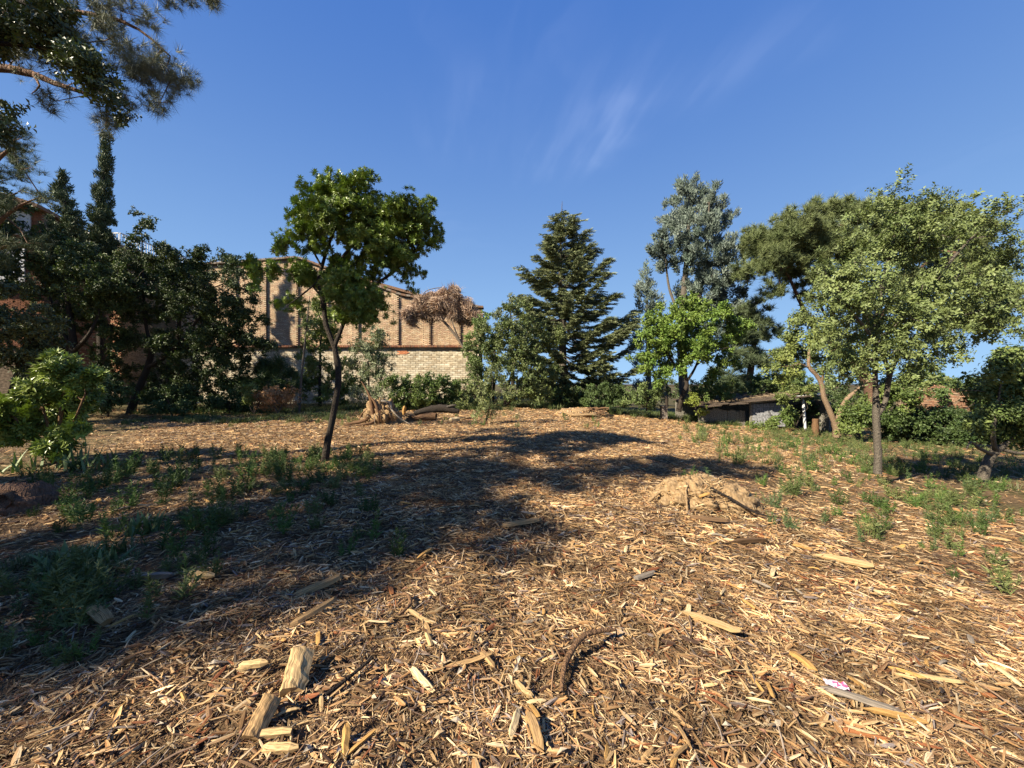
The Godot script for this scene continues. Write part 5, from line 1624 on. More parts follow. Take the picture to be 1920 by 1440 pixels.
	blob(t, Vector3(-1.54, 8.89, -0.82), Vector3(1.1, 0.61, 0.77), 13)
	blob(t, Vector3(-1.41, 7.45, -0.14), Vector3(1.2, 0.8, 0.9), 20)
	blob(t, Vector3(0.49, 7.3, 0.36), Vector3(1.16, 0.83, 0.9), 21)
	blob(t, Vector3(0.81, 8.16, -0.67), Vector3(0.98, 0.66, 0.74), 13)
	blob(t, Vector3(2.39, 6.75, 0.45), Vector3(0.93, 0.77, 0.77), 16)
	blob(t, Vector3(0.96, 6.14, 0.31), Vector3(1.3, 0.88, 0.98), 25)
	blob(t, Vector3(-2.29, 6.07, -1.1), Vector3(1.4, 1, 1.08), 26)
	blob(t, Vector3(1.59, 5.57, -0.07), Vector3(0.95, 0.9, 0.83), 18)
	blob(t, Vector3(-0.12, 4.88, -0.66), Vector3(1.37, 0.82, 0.98), 22)
	blob(t, Vector3(0.95, 4.39, -1.07), Vector3(0.84, 0.78, 0.73), 12)
	blob(t, Vector3(-2.03, 4.36, -0.88), Vector3(0.99, 0.66, 0.75), 13)
	blob(t, Vector3(1.2, 3.22, -0.44), Vector3(0.81, 0.49, 0.58), 8)
	blob(t, Vector3(-1.61, 8.19, -0.76), Vector3(0.71, 0.55, 0.57), 8)
	finish(t, {"leaf": "bunch", "mat": "leaf", "m": 9, "spread": 0.28, "size": 0.26, "up": 0.2, "out": 0.4, "wild": 0.9, "a": Color(0.031, 0.052, 0.014), "b": Color(0.126, 0.161, 0.049), "step": 0.4, "tip": 0.008, "bark": "bark", "along": 0.45})
	t = plant("holm_oak", -21, -24, "dense dark evergreen behind the leaning tree hiding the end of the old hall", "tree")
	limb(t, [Vector4(0, -0.23, 0, 0.200), Vector4(0.07, 2.27, 0, 0.170), Vector4(0.17, 4.93, 0, 0.120), Vector4(0.33, 7.6, 0, 0.050)])
	limb(t, [Vector4(0.07, 2.6, 0, 0.100), Vector4(-1.33, 4.93, 0, 0.060), Vector4(-2.67, 6.93, 0, 0.030)])
	limb(t, [Vector4(0.13, 3.93, 0, 0.100), Vector4(2, 5.6, 0, 0.060), Vector4(3.33, 6.93, 0, 0.030)])
	blob(t, Vector3(-3.39, 9.16, -0.74), Vector3(1.24, 0.89, 0.96), 14)
	blob(t, Vector3(-2.02, 8.93, -1.11), Vector3(1.4, 0.91, 1.04), 16)
	blob(t, Vector3(0.6, 8.79, -0.08), Vector3(1.34, 0.87, 0.99), 16)
	blob(t, Vector3(2.11, 8.68, -0.29), Vector3(1.35, 0.81, 0.97), 14)
	blob(t, Vector3(3.86, 8.19, 0.27), Vector3(0.86, 0.79, 0.74), 9)
	blob(t, Vector3(-2.95, 6.89, 0.22), Vector3(1.12, 1.12, 1.01), 17)
	blob(t, Vector3(-1.92, 6.73, -0.63), Vector3(1.51, 1.23, 1.23), 24)
	blob(t, Vector3(1.49, 6.4, 0.97), Vector3(1.47, 1.15, 1.18), 25)
	blob(t, Vector3(1.75, 6.85, -1.2), Vector3(1.54, 1.19, 1.23), 22)
	blob(t, Vector3(3.67, 5.97, -0.23), Vector3(0.81, 1.01, 0.82), 11)
	blob(t, Vector3(-3.7, 4.67, -0.53), Vector3(1.16, 1.16, 1.04), 17)
	blob(t, Vector3(-1.53, 4.29, -0.22), Vector3(1.48, 1.21, 1.21), 24)
	blob(t, Vector3(-0.12, 4.37, -0.92), Vector3(1.59, 1.25, 1.28), 25)
	blob(t, Vector3(3.27, 4.18, 0.8), Vector3(1.42, 1.1, 1.13), 22)
	blob(t, Vector3(-3.3, 2.28, -0.3), Vector3(1.35, 1.01, 1.06), 18)
	blob(t, Vector3(-1.67, 1.95, -1.11), Vector3(1.53, 0.98, 1.13), 18)
	blob(t, Vector3(1.89, 1.93, 0.27), Vector3(1.45, 0.92, 1.07), 18)
	blob(t, Vector3(2.96, 2.29, -0.97), Vector3(1.04, 1.04, 0.94), 14)
	blob(t, Vector3(-3.72, 2.6, 0.11), Vector3(0.8, 1, 0.81), 11)
	blob(t, Vector3(-3.89, 7.7, -0.39), Vector3(0.81, 0.88, 0.76), 9)
	blob(t, Vector3(-1.81, 0.94, 0.19), Vector3(1.32, 0.79, 0.95), 14)
	finish(t, {"leaf": "bunch", "mat": "leaf", "m": 9, "spread": 0.28, "size": 0.26, "up": 0.2, "out": 0.4, "wild": 0.9, "a": Color(0.031, 0.052, 0.014), "b": Color(0.073, 0.099, 0.029), "step": 0.4, "tip": 0.008, "bark": "bark", "along": 0.45})
	t = plant("olive_tree", -19.69, -15, "dull olive green tree with crooked thin trunk at the far left", "tree")
	limb(t, [Vector4(-0.21, 0.04, 0, 0.100), Vector4(0.06, 1.08, 0, 0.080), Vector4(0.42, 2.23, 0, 0.070), Vector4(0.83, 3.27, 0, 0.050), Vector4(1.15, 4.31, 0, 0.020)])
	limb(t, [Vector4(0.42, 2.23, 0, 0.050), Vector4(0.39, 3.23, 0.3, 0.040), Vector4(0.09, 4.25, 0.3, 0.020)])
	blob(t, Vector3(2.08, 3.95, 0.92), Vector3(0.78, 0.59, 0.62), 16)
	blob(t, Vector3(0.94, 4.19, 0.64), Vector3(0.8, 0.6, 0.63), 16)
	blob(t, Vector3(1.37, 3.5, -0.16), Vector3(0.72, 0.55, 0.57), 11)
	blob(t, Vector3(1.32, 3, 0.63), Vector3(0.92, 0.6, 0.68), 18)
	blob(t, Vector3(0.07, 2.83, 0.28), Vector3(0.82, 0.69, 0.68), 18)
	blob(t, Vector3(1.14, 2.45, -0.26), Vector3(0.72, 0.51, 0.55), 11)
	blob(t, Vector3(-0.61, 5.53, -0.72), Vector3(0.74, 0.52, 0.57), 11)
	blob(t, Vector3(-0.67, 4.07, 0.19), Vector3(1.03, 1.03, 0.93), 32)
	blob(t, Vector3(1.1, 1.91, 0.13), Vector3(0.62, 0.41, 0.46), 8)
	finish(t, {"leaf": "bunch", "mat": "leaf", "m": 6, "spread": 0.28, "size": 0.26, "up": 0.2, "out": 0.4, "wild": 0.9, "a": Color(0.063, 0.077, 0.031), "b": Color(0.14, 0.154, 0.063), "step": 0.4, "tip": 0.008, "bark": "bark", "along": 0.45})
	t = plant("column_cypress", -27.81, -26, "tall slender column cypress below the overhanging pine branch", "tree")
	limb(t, [Vector4(0, -0.39, 0, 0.250), Vector4(0, 5.93, 0, 0.200), Vector4(0.07, 12.43, 0, 0.120), Vector4(0.25, 18.21, 0, 0.020)])
	blob(t, Vector3(0.4, 18.14, 0), Vector3(0.14, 0.43, 0.29), 3)
	blob(t, Vector3(0.32, 17.49, 0), Vector3(0.22, 0.51, 0.36), 5)
	blob(t, Vector3(0.25, 16.77, 0), Vector3(0.29, 0.58, 0.43), 7)
	blob(t, Vector3(0.18, 15.86, 0), Vector3(0.36, 0.65, 0.51), 10)
	blob(t, Vector3(0.14, 14.96, 0), Vector3(0.4, 0.65, 0.52), 11)
	blob(t, Vector3(0.11, 14.06, 0), Vector3(0.43, 0.65, 0.54), 12)
	blob(t, Vector3(0.07, 13.16, 0), Vector3(0.51, 0.72, 0.61), 15)
	blob(t, Vector3(0.04, 12.25, 0), Vector3(0.61, 0.72, 0.67), 19)
	blob(t, Vector3(-0.07, 11.35, 0), Vector3(0.72, 0.72, 0.72), 22)
	blob(t, Vector3(0, 10.27, 0), Vector3(0.79, 0.79, 0.79), 27)
	blob(t, Vector3(0, 8.82, 0), Vector3(0.79, 0.94, 0.87), 31)
	blob(t, Vector3(0, 7.38, 0), Vector3(0.79, 0.94, 0.87), 31)
	finish(t, {"leaf": "scale", "mat": "needle", "m": 7, "spread": 0.22, "size": 0.42, "up": 1.3, "out": 0.5, "wild": 0.35, "a": Color(0.042, 0.063, 0.028), "b": Color(0.105, 0.133, 0.056), "step": 0.6, "tip": 0.008, "bark": "bark", "along": 0.3, "sag": -0.1})
	t = plant("broad_cypress", -28, -24, "short broad pointed cypress left of the slender column cypress", "tree")
	limb(t, [Vector4(0, -0.23, 0, 0.250), Vector4(0, 5.6, 0, 0.200), Vector4(0.03, 11.27, 0, 0.100), Vector4(0.07, 14.27, 0, 0.020)])
	blob(t, Vector3(0.03, 14.33, 0), Vector3(0.23, 0.4, 0.32), 3)
	blob(t, Vector3(0, 13.6, 0), Vector3(0.5, 0.53, 0.52), 7)
	blob(t, Vector3(-0.07, 12.77, 0), Vector3(0.73, 0.6, 0.67), 12)
	blob(t, Vector3(-0.1, 11.93, 0), Vector3(0.9, 0.67, 0.78), 16)
	blob(t, Vector3(-0.13, 10.93, 0), Vector3(1.07, 0.73, 0.9), 21)
	blob(t, Vector3(-0.17, 9.93, 0), Vector3(1.2, 0.8, 1), 26)
	blob(t, Vector3(-0.17, 8.6, 0), Vector3(1.2, 0.93, 1.07), 30)
	finish(t, {"leaf": "scale", "mat": "needle", "m": 7, "spread": 0.22, "size": 0.42, "up": 1.3, "out": 0.5, "wild": 0.35, "a": Color(0.042, 0.063, 0.028), "b": Color(0.105, 0.133, 0.056), "step": 0.6, "tip": 0.008, "bark": "bark", "along": 0.3, "sag": -0.1})
	t = plant("edge_pine", -16.85, -11.5, "dark pine crowding in at the left edge above the apartment house", "tree")
	limb(t, [Vector4(0, -1.35, 0, 0.240), Vector4(0.05, 0.96, 0, 0.220), Vector4(0.24, 3.52, 0, 0.190), Vector4(0.4, 5.91, 0, 0.150), Vector4(0.56, 7.83, 0, 0.100), Vector4(0.72, 9.43, 0, 0.040)])
	limb(t, [Vector4(0.27, 4.16, 0, 0.100), Vector4(1.2, 6.07, 0, 0.070), Vector4(2, 6.87, 0, 0.040), Vector4(2.72, 7.19, 0, 0.015)])
	limb(t, [Vector4(0.4, 6.07, 0, 0.100), Vector4(1.61, 7.82, 0.3, 0.060), Vector4(2.51, 8.54, 0.4, 0.030)])
	limb(t, [Vector4(0.27, 4.16, 0, 0.080), Vector4(0.21, 5.63, -0.6, 0.060), Vector4(1.13, 6.13, -0.8, 0.030)])
	blob(t, Vector3(2.34, 9.15, 0.73), Vector3(0.51, 0.33, 0.38), 5)
	blob(t, Vector3(2.67, 8.69, 0.75), Vector3(0.54, 0.45, 0.44), 7)
	blob(t, Vector3(2.06, 8.44, 0.17), Vector3(0.47, 0.35, 0.37), 4)
	blob(t, Vector3(1.77, 8.28, -0.24), Vector3(0.42, 0.23, 0.29), 3)
	blob(t, Vector3(3.11, 7.71, 0.63), Vector3(0.27, 0.12, 0.18), 3)
	blob(t, Vector3(0.11, 8.77, -0.8), Vector3(0.85, 0.68, 0.69), 12)
	blob(t, Vector3(0.85, 8.08, -0.63), Vector3(0.64, 0.4, 0.47), 6)
	blob(t, Vector3(1.02, 6.98, 0.11), Vector3(0.79, 0.79, 0.71), 16)
	blob(t, Vector3(1.68, 7.02, 0.18), Vector3(0.44, 0.28, 0.33), 3)
	blob(t, Vector3(1.59, 7.47, -0.57), Vector3(0.5, 0.2, 0.32), 3)
	blob(t, Vector3(3.05, 7.09, 0.21), Vector3(0.25, 0.13, 0.17), 3)
	blob(t, Vector3(2.81, 5.6, 0.63), Vector3(0.39, 0.12, 0.23), 3)
	blob(t, Vector3(2.39, 5.79, -0.2), Vector3(0.39, 0.16, 0.25), 3)
	blob(t, Vector3(0.4, 5.47, -0.11), Vector3(0.64, 0.64, 0.58), 10)
	blob(t, Vector3(-0.06, 9.23, -0.44), Vector3(0.83, 0.83, 0.75), 16)
	blob(t, Vector3(-1.55, 8.02, -1), Vector3(1.22, 1.56, 1.25), 39)
	blob(t, Vector3(0.99, 5.38, -0.33), Vector3(0.2, 0.2, 0.18), 3)
	finish(t, {"leaf": "tuft", "mat": "needle", "m": 7, "spread": 0.25, "size": 0.24, "up": 0.7, "out": 0.5, "wild": 0.7, "a": Color(0.049, 0.073, 0.031), "b": Color(0.119, 0.147, 0.059), "step": 0.35, "tip": 0.008, "bark": "pine_bark", "along": 0.35})
	t = plant("overhanging_pine", -9.68, -5.4, "pine leaning in from the left with needled branches hanging into the sky", "tree")
	limb(t, [Vector4(0, -0.1, 0, 0.300), Vector4(-0.11, 1.74, 0, 0.260), Vector4(0, 3.99, 0, 0.220), Vector4(0.22, 5.87, 0, 0.180), Vector4(0.6, 6.99, 0, 0.140), Vector4(1.35, 7.97, 0, 0.080)])
	limb(t, [Vector4(0.22, 5.79, 0, 0.120), Vector4(1.35, 6.02, 0, 0.090), Vector4(2.33, 6.05, 0, 0.060), Vector4(2.94, 5.95, 0, 0.045), Vector4(3.25, 5.82, 0, 0.035), Vector4(3.73, 5.66, 0, 0.022), Vector4(4.16, 5.45, 0, 0.008)])
	limb(t, [Vector4(0.22, 6.09, 0, 0.100), Vector4(1.57, 6.54, 0, 0.070), Vector4(3.3, 6.55, 0.3, 0.040), Vector4(4.61, 6.31, 0.4, 0.020), Vector4(5.23, 5.86, 0.4, 0.008)])
	limb(t, [Vector4(0.6, 6.92, 0, 0.090), Vector4(2.02, 7.22, 0, 0.060), Vector4(3.6, 7.22, 0, 0.035), Vector4(5.48, 7.03, 0, 0.008)])
	limb(t, [Vector4(2.94, 5.95, 0, 0.020), Vector4(3.16, 5.71, 0.1, 0.012), Vector4(3.05, 5.6, 0.1, 0.005)])
	blob(t, Vector3(4.47, 6.31, 0.47), Vector3(0.27, 0.21, 0.22), 7)
	blob(t, Vector3(4.15, 6.5, -0.12), Vector3(0.31, 0.25, 0.25), 8)
	blob(t, Vector3(4.91, 5.71, 0.46), Vector3(0.3, 0.23, 0.24), 9)
	blob(t, Vector3(5.1, 5.54, 0.41), Vector3(0.32, 0.24, 0.25), 10)
	blob(t, Vector3(5.07, 5.86, 0.1), Vector3(0.21, 0.15, 0.16), 3)
	blob(t, Vector3(4.94, 5.98, -0.24), Vector3(0.11, 0.08, 0.08), 3)
	blob(t, Vector3(5.17, 5.25, 0.48), Vector3(0.2, 0.11, 0.14), 3)
	blob(t, Vector3(4.35, 5.64, 0), Vector3(0.23, 0.17, 0.18), 4)
	blob(t, Vector3(4, 5.44, -0.08), Vector3(0.14, 0.18, 0.14), 3)
	blob(t, Vector3(3.85, 5.35, -0.18), Vector3(0.09, 0.11, 0.09), 3)
	blob(t, Vector3(4.83, 6.44, 0.48), Vector3(0.27, 0.1, 0.17), 3)
	blob(t, Vector3(4.79, 7.04, -0.01), Vector3(0.3, 0.11, 0.18), 3)
	blob(t, Vector3(5.07, 7.24, -0.21), Vector3(0.28, 0.09, 0.17), 3)
	blob(t, Vector3(5.47, 6.98, -0.02), Vector3(0.11, 0.06, 0.07), 3)
	blob(t, Vector3(3.25, 7.29, -0.38), Vector3(0.32, 0.16, 0.22), 5)
	blob(t, Vector3(3.66, 6.28, 0.12), Vector3(0.37, 0.22, 0.26), 9)
	blob(t, Vector3(2.85, 6.21, -0.06), Vector3(0.38, 0.23, 0.27), 9)
	blob(t, Vector3(3.6, 6.19, -0.21), Vector3(0.23, 0.23, 0.21), 6)
	blob(t, Vector3(4.91, 6.5, 0.28), Vector3(0.17, 0.07, 0.11), 3)
	blob(t, Vector3(3.54, 5.4, 0.33), Vector3(0.14, 0.07, 0.1), 3)
	blob(t, Vector3(-0.24, 8.31, -0.5), Vector3(0.9, 0.66, 0.7), 60)
	blob(t, Vector3(-3.79, 9.61, -2), Vector3(1.34, 0.93, 1.02), 70)
	finish(t, {"leaf": "tuft", "mat": "needle", "m": 7, "spread": 0.16, "size": 0.15, "up": 0.15, "out": 0.6, "wild": 0.8, "a": Color(0.084, 0.105, 0.07), "b": Color(0.21, 0.224, 0.154), "step": 0.25, "tip": 0.0035, "bark": "pine_bark", "along": 0.6, "sag": 0.05})
	t = plant("overhanging_oak", -8.82, -4.6, "dark small-leaved tree reaching in at the top left corner before the pine", "tree")
	limb(t, [Vector4(0, 0.03, 0, 0.200), Vector4(-0.06, 2.36, 0, 0.170), Vector4(0.13, 4.28, 0, 0.140), Vector4(0.57, 5.43, 0, 0.100)])
	limb(t, [Vector4(0.57, 5.43, 0, 0.080), Vector4(1.72, 5.81, 0, 0.050), Vector4(2.56, 5.68, 0, 0.030), Vector4(3.19, 5.62, 0, 0.018), Vector4(3.77, 5.3, 0, 0.006)])
	limb(t, [Vector4(0.57, 5.56, 0, 0.070), Vector4(1.92, 6.32, 0, 0.050), Vector4(2.88, 6.2, 0, 0.030), Vector4(3.45, 5.88, 0, 0.010)])
	limb(t, [Vector4(0.13, 4.15, 0, 0.060), Vector4(1.41, 4.73, 0, 0.040), Vector4(2.3, 4.82, 0, 0.025), Vector4(2.72, 4.76, 0, 0.010)])
	blob(t, Vector3(2.43, 6.33, -0.34), Vector3(0.3, 0.22, 0.23), 15)
	blob(t, Vector3(3.22, 5.82, 0.02), Vector3(0.25, 0.19, 0.2), 13)
	blob(t, Vector3(3.27, 5.79, -0.16), Vector3(0.26, 0.19, 0.2), 12)
	blob(t, Vector3(3.98, 5.23, 0.3), Vector3(0.2, 0.16, 0.16), 10)
	blob(t, Vector3(3.99, 5.11, 0.2), Vector3(0.17, 0.13, 0.14), 7)
	blob(t, Vector3(3.74, 5.28, -0.18), Vector3(0.13, 0.09, 0.1), 3)
	blob(t, Vector3(2.66, 5.8, -0.16), Vector3(0.22, 0.11, 0.15), 6)
	blob(t, Vector3(2.9, 6.3, -0.24), Vector3(0.24, 0.13, 0.17), 8)
	blob(t, Vector3(4.41, 4.7, 0.34), Vector3(0.04, 0.08, 0.06), 3)
	blob(t, Vector3(2.52, 4.99, -0.14), Vector3(0.13, 0.09, 0.1), 3)
	blob(t, Vector3(2.83, 4.55, 0.08), Vector3(0.14, 0.13, 0.12), 5)
	blob(t, Vector3(3.43, 5.96, -0.02), Vector3(0.17, 0.13, 0.13), 6)
	blob(t, Vector3(2.44, 5.84, 0.1), Vector3(0.44, 0.37, 0.37), 46)
	finish(t, {"leaf": "twig", "mat": "gloss_leaf", "m": 7, "spread": 0.14, "size": 0.15, "up": 0.0, "out": 0.3, "wild": 1.0, "a": Color(0.042, 0.063, 0.022), "b": Color(0.091, 0.112, 0.042), "step": 0.22, "tip": 0.003, "bark": "dark_bark", "along": 0.6, "sag": 0.05})
	t = plant("grove_pine", -9.3, -1, "tall dark nearest of the pines just outside the left edge", "tree", "pines left of the clearing")
	limb(t, [Vector4(0, -0.2, 0, 0.2), Vector4(0.1, 4.56, 0, 0.16), Vector4(0, 8.4, 0.1, 0.04)])
	blob(t, Vector3(0.19, 7.78, -0.69), Vector3(1.72, 1.3, 1.72), 40)
	blob(t, Vector3(0.47, 6.72, 0.06), Vector3(1.72, 1.3, 1.72), 40)
	blob(t, Vector3(-0.29, 6.71, 0.05), Vector3(1.72, 1.3, 1.72), 40)
	blob(t, Vector3(-0.06, 6.87, 0.44), Vector3(1.72, 1.3, 1.72), 40)
	blob(t, Vector3(0.16, 6.09, -0.45), Vector3(1.72, 1.3, 1.72), 40)
	limb(t, [Vector4(0.05, 5.5, 0, 0.1), Vector4(2.2, 7, -0.3, 0.07), Vector4(4, 7.1, -0.9, 0.05), Vector4(5.8, 7.1, -1.7, 0.02)])
	blob(t, Vector3(2.2, 7.3, -0.3), Vector3(1.1, 0.7, 1), 30)
	blob(t, Vector3(3.8, 7.3, -0.9), Vector3(1.1, 0.7, 1), 30)
	blob(t, Vector3(5.3, 7.2, -1.5), Vector3(1.1, 0.7, 1), 30)
	blob(t, Vector3(1.5, 6.2, 1.9), Vector3(1.1, 0.7, 1), 30)
	blob(t, Vector3(0.6, 5.8, 1.5), Vector3(1.1, 0.7, 1), 30)
	finish(t, {"leaf": "tuft", "mat": "needle", "m": 6, "spread": 0.3, "size": 0.32, "up": 0.7, "out": 0.5, "wild": 0.7, "a": Color(0.049, 0.073, 0.031), "b": Color(0.119, 0.147, 0.059), "step": 0.35, "tip": 0.008, "bark": "pine_bark", "along": 0.35})
	t = plant("grove_pine", -11.2, 1.6, "tall dark middle pine outside the left edge", "tree", "pines left of the clearing")
	limb(t, [Vector4(0, -0.2, 0, 0.2), Vector4(0.1, 4.32, 0, 0.16), Vector4(0, 8, 0.1, 0.04)])
	blob(t, Vector3(-0.08, 7.8, 0.7), Vector3(1.95, 1.3, 1.95), 40)
	blob(t, Vector3(0.08, 5.63, 0.5), Vector3(1.95, 1.3, 1.95), 40)
	blob(t, Vector3(-0.13, 6.98, 0.37), Vector3(1.95, 1.3, 1.95), 40)
	blob(t, Vector3(0.24, 6.76, 0.74), Vector3(1.95, 1.3, 1.95), 40)
	blob(t, Vector3(-0.21, 6.54, 0.63), Vector3(1.95, 1.3, 1.95), 40)
	finish(t, {"leaf": "tuft", "mat": "needle", "m": 6, "spread": 0.3, "size": 0.32, "up": 0.7, "out": 0.5, "wild": 0.7, "a": Color(0.049, 0.073, 0.031), "b": Color(0.119, 0.147, 0.059), "step": 0.35, "tip": 0.008, "bark": "pine_bark", "along": 0.35})
	t = plant("grove_pine", -13.2, 3.6, "tall dark pine furthest back outside the left edge", "tree", "pines left of the clearing")
	limb(t, [Vector4(0, -0.2, 0, 0.2), Vector4(0.1, 4.2, 0, 0.16), Vector4(0, 7.8, 0.1, 0.04)])
	blob(t, Vector3(-0.55, 6.11, 0.59), Vector3(1.8, 1.3, 1.8), 40)
	blob(t, Vector3(-0.78, 7.41, 0.35), Vector3(1.8, 1.3, 1.8), 40)
	blob(t, Vector3(-0.12, 6.09, 0.51), Vector3(1.8, 1.3, 1.8), 40)
	blob(t, Vector3(0.74, 5.74, -0.04), Vector3(1.8, 1.3, 1.8), 40)
	blob(t, Vector3(0.09, 6.59, -0.3), Vector3(1.8, 1.3, 1.8), 40)
	finish(t, {"leaf": "tuft", "mat": "needle", "m": 6, "spread": 0.3, "size": 0.32, "up": 0.7, "out": 0.5, "wild": 0.7, "a": Color(0.049, 0.073, 0.031), "b": Color(0.119, 0.147, 0.059), "step": 0.35, "tip": 0.008, "bark": "pine_bark", "along": 0.35})
	t = plant("grove_pine", -14.6, -0.8, "tall dark low pine beside the mossy log outside the left edge", "tree", "pines left of the clearing")
	limb(t, [Vector4(0, -0.2, 0, 0.2), Vector4(0.1, 3.84, 0, 0.16), Vector4(0, 7.2, 0.1, 0.04)])
	blob(t, Vector3(-0.62, 6.21, 0.56), Vector3(1.5, 1.3, 1.5), 40)
	blob(t, Vector3(-0.78, 5.35, 0.58), Vector3(1.5, 1.3, 1.5), 40)
	blob(t, Vector3(0.53, 6.39, -0.85), Vector3(1.5, 1.3, 1.5), 40)
	blob(t, Vector3(0.4, 7.15, 0.9), Vector3(1.5, 1.3, 1.5), 40)
	blob(t, Vector3(0.36, 4.92, 0.62), Vector3(1.5, 1.3, 1.5), 40)
	finish(t, {"leaf": "tuft", "mat": "needle", "m": 6, "spread": 0.3, "size": 0.32, "up": 0.7, "out": 0.5, "wild": 0.7, "a": Color(0.049, 0.073, 0.031), "b": Color(0.119, 0.147, 0.059), "step": 0.35, "tip": 0.008, "bark": "pine_bark", "along": 0.35})
	t = plant("grove_oak", -26, -16.5, "middle of the tall dark oaks outside the left edge", "tree", "oaks left of the clearing")
	limb(t, [Vector4(0, -0.2, 0, 0.3), Vector4(0.2, 6, 0, 0.22), Vector4(0, 12, 0.1, 0.05)])
	blob(t, Vector3(-0.9, 5, 0.47), Vector3(2.4, 2, 2.4), 34)
	blob(t, Vector3(1.45, 6.25, 0.68), Vector3(2.4, 2, 2.4), 34)
	blob(t, Vector3(-1.17, 7.5, -0.66), Vector3(2.4, 2, 2.4), 34)
	blob(t, Vector3(1.34, 8.75, -1.12), Vector3(2.4, 2, 2.4), 34)
	blob(t, Vector3(0.35, 10, -0.28), Vector3(2.4, 2, 2.4), 34)
	blob(t, Vector3(-1.08, 11.25, 0.39), Vector3(2.4, 2, 2.4), 34)
	blob(t, Vector3(-1.46, 12.5, -1.25), Vector3(2.4, 2, 2.4), 34)
	finish(t, {"leaf": "bunch", "mat": "leaf", "m": 6, "spread": 0.4, "size": 0.42, "up": 0.2, "out": 0.4, "wild": 0.9, "a": Color(0.031, 0.052, 0.014), "b": Color(0.073, 0.099, 0.029), "step": 0.4, "tip": 0.008, "bark": "bark", "along": 0.45})
	t = plant("grove_oak", -22.5, -11.5, "nearest of the tall dark oaks outside the left edge", "tree", "oaks left of the clearing")
	limb(t, [Vector4(0, -0.2, 0, 0.3), Vector4(0.2, 6, 0, 0.22), Vector4(0, 12, 0.1, 0.05)])
	blob(t, Vector3(-0.39, 5, -1.37), Vector3(2.4, 2, 2.4), 34)
	blob(t, Vector3(-1.42, 6.25, 0.24), Vector3(2.4, 2, 2.4), 34)
	blob(t, Vector3(0.78, 7.5, 1.21), Vector3(2.4, 2, 2.4), 34)
	blob(t, Vector3(-1.17, 8.75, -0.22), Vector3(2.4, 2, 2.4), 34)
	blob(t, Vector3(-0.59, 10, 0.32), Vector3(2.4, 2, 2.4), 34)
	blob(t, Vector3(-0.03, 11.25, 1.4), Vector3(2.4, 2, 2.4), 34)
	blob(t, Vector3(-0.4, 12.5, -1.42), Vector3(2.4, 2, 2.4), 34)
	finish(t, {"leaf": "bunch", "mat": "leaf", "m": 6, "spread": 0.4, "size": 0.42, "up": 0.2, "out": 0.4, "wild": 0.9, "a": Color(0.031, 0.052, 0.014), "b": Color(0.073, 0.099, 0.029), "step": 0.4, "tip": 0.008, "bark": "bark", "along": 0.45})
	t = plant("grove_oak", -30, -20, "furthest of the tall dark oaks outside the left edge", "tree", "oaks left of the clearing")
	limb(t, [Vector4(0, -0.2, 0, 0.3), Vector4(0.2, 6, 0, 0.22), Vector4(0, 12, 0.1, 0.05)])
	blob(t, Vector3(0.63, 5, -1.12), Vector3(2.4, 2, 2.4), 34)
	blob(t, Vector3(0.42, 6.25, 0.02), Vector3(2.4, 2, 2.4), 34)
	blob(t, Vector3(1.31, 7.5, 0.18), Vector3(2.4, 2, 2.4), 34)
	blob(t, Vector3(0.39, 8.75, -0.76), Vector3(2.4, 2, 2.4), 34)
	blob(t, Vector3(0.17, 10, -0.79), Vector3(2.4, 2, 2.4), 34)
	blob(t, Vector3(0.8, 11.25, 0.05), Vector3(2.4, 2, 2.4), 34)
	blob(t, Vector3(-1.17, 12.5, -0.85), Vector3(2.4, 2, 2.4), 34)
	finish(t, {"leaf": "bunch", "mat": "leaf", "m": 6, "spread": 0.4, "size": 0.42, "up": 0.2, "out": 0.4, "wild": 0.9, "a": Color(0.031, 0.052, 0.014), "b": Color(0.073, 0.099, 0.029), "step": 0.4, "tip": 0.008, "bark": "bark", "along": 0.45})
	t = plant("dead_tree", -2.1, -27.5, "dead tree with brown hanging foliage leaning across the hall", "tree")
	limb(t, [Vector4(0, -0.6, 0, 0.120), Vector4(-0.46, 1.69, 0, 0.110), Vector4(-1.41, 3.98, 0, 0.100), Vector4(-2.86, 5.89, 0, 0.090), Vector4(-4.39, 7.42, 0, 0.060), Vector4(-5.16, 8.18, 0, 0.020)])
	limb(t, [Vector4(-1.41, 3.98, 0, 0.060), Vector4(-2.04, 5.45, 0.4, 0.050), Vector4(-2.23, 6.95, 0.4, 0.040), Vector4(-2.04, 7.9, 0.4, 0.015)])
	limb(t, [Vector4(-2.86, 5.89, 0, 0.050), Vector4(-1.72, 7.04, 0, 0.040), Vector4(-0.76, 7.23, 0, 0.020)])
	limb(t, [Vector4(-4.39, 7.42, 0, 0.030), Vector4(-3.94, 7.92, 0.3, 0.020), Vector4(-2.81, 8.11, 0.3, 0.012), Vector4(-2.05, 7.54, 0.3, 0.006)])
	limb(t, [Vector4(-4.39, 7.42, 0, 0.025), Vector4(-4.72, 6.43, 0.2, 0.015)])
	blob(t, Vector3(-4.62, 6.76, -0.15), Vector3(0.69, 0.61, 0.59), 7)
	blob(t, Vector3(-3.95, 7.05, 0.28), Vector3(0.83, 0.53, 0.61), 7)
	blob(t, Vector3(-3.24, 7.43, -0.38), Vector3(0.93, 0.54, 0.66), 8)
	blob(t, Vector3(-2.14, 7.36, 0.26), Vector3(0.83, 0.45, 0.58), 6)
	blob(t, Vector3(-2.07, 6.7, 0.19), Vector3(0.99, 0.53, 0.68), 9)
	blob(t, Vector3(-1.4, 6.75, -0.5), Vector3(0.7, 0.47, 0.52), 5)
	blob(t, Vector3(-2.64, 6.62, 0.2), Vector3(1.06, 0.45, 0.68), 8)
	blob(t, Vector3(-0.81, 6.52, -0.49), Vector3(0.35, 0.39, 0.33), 3)
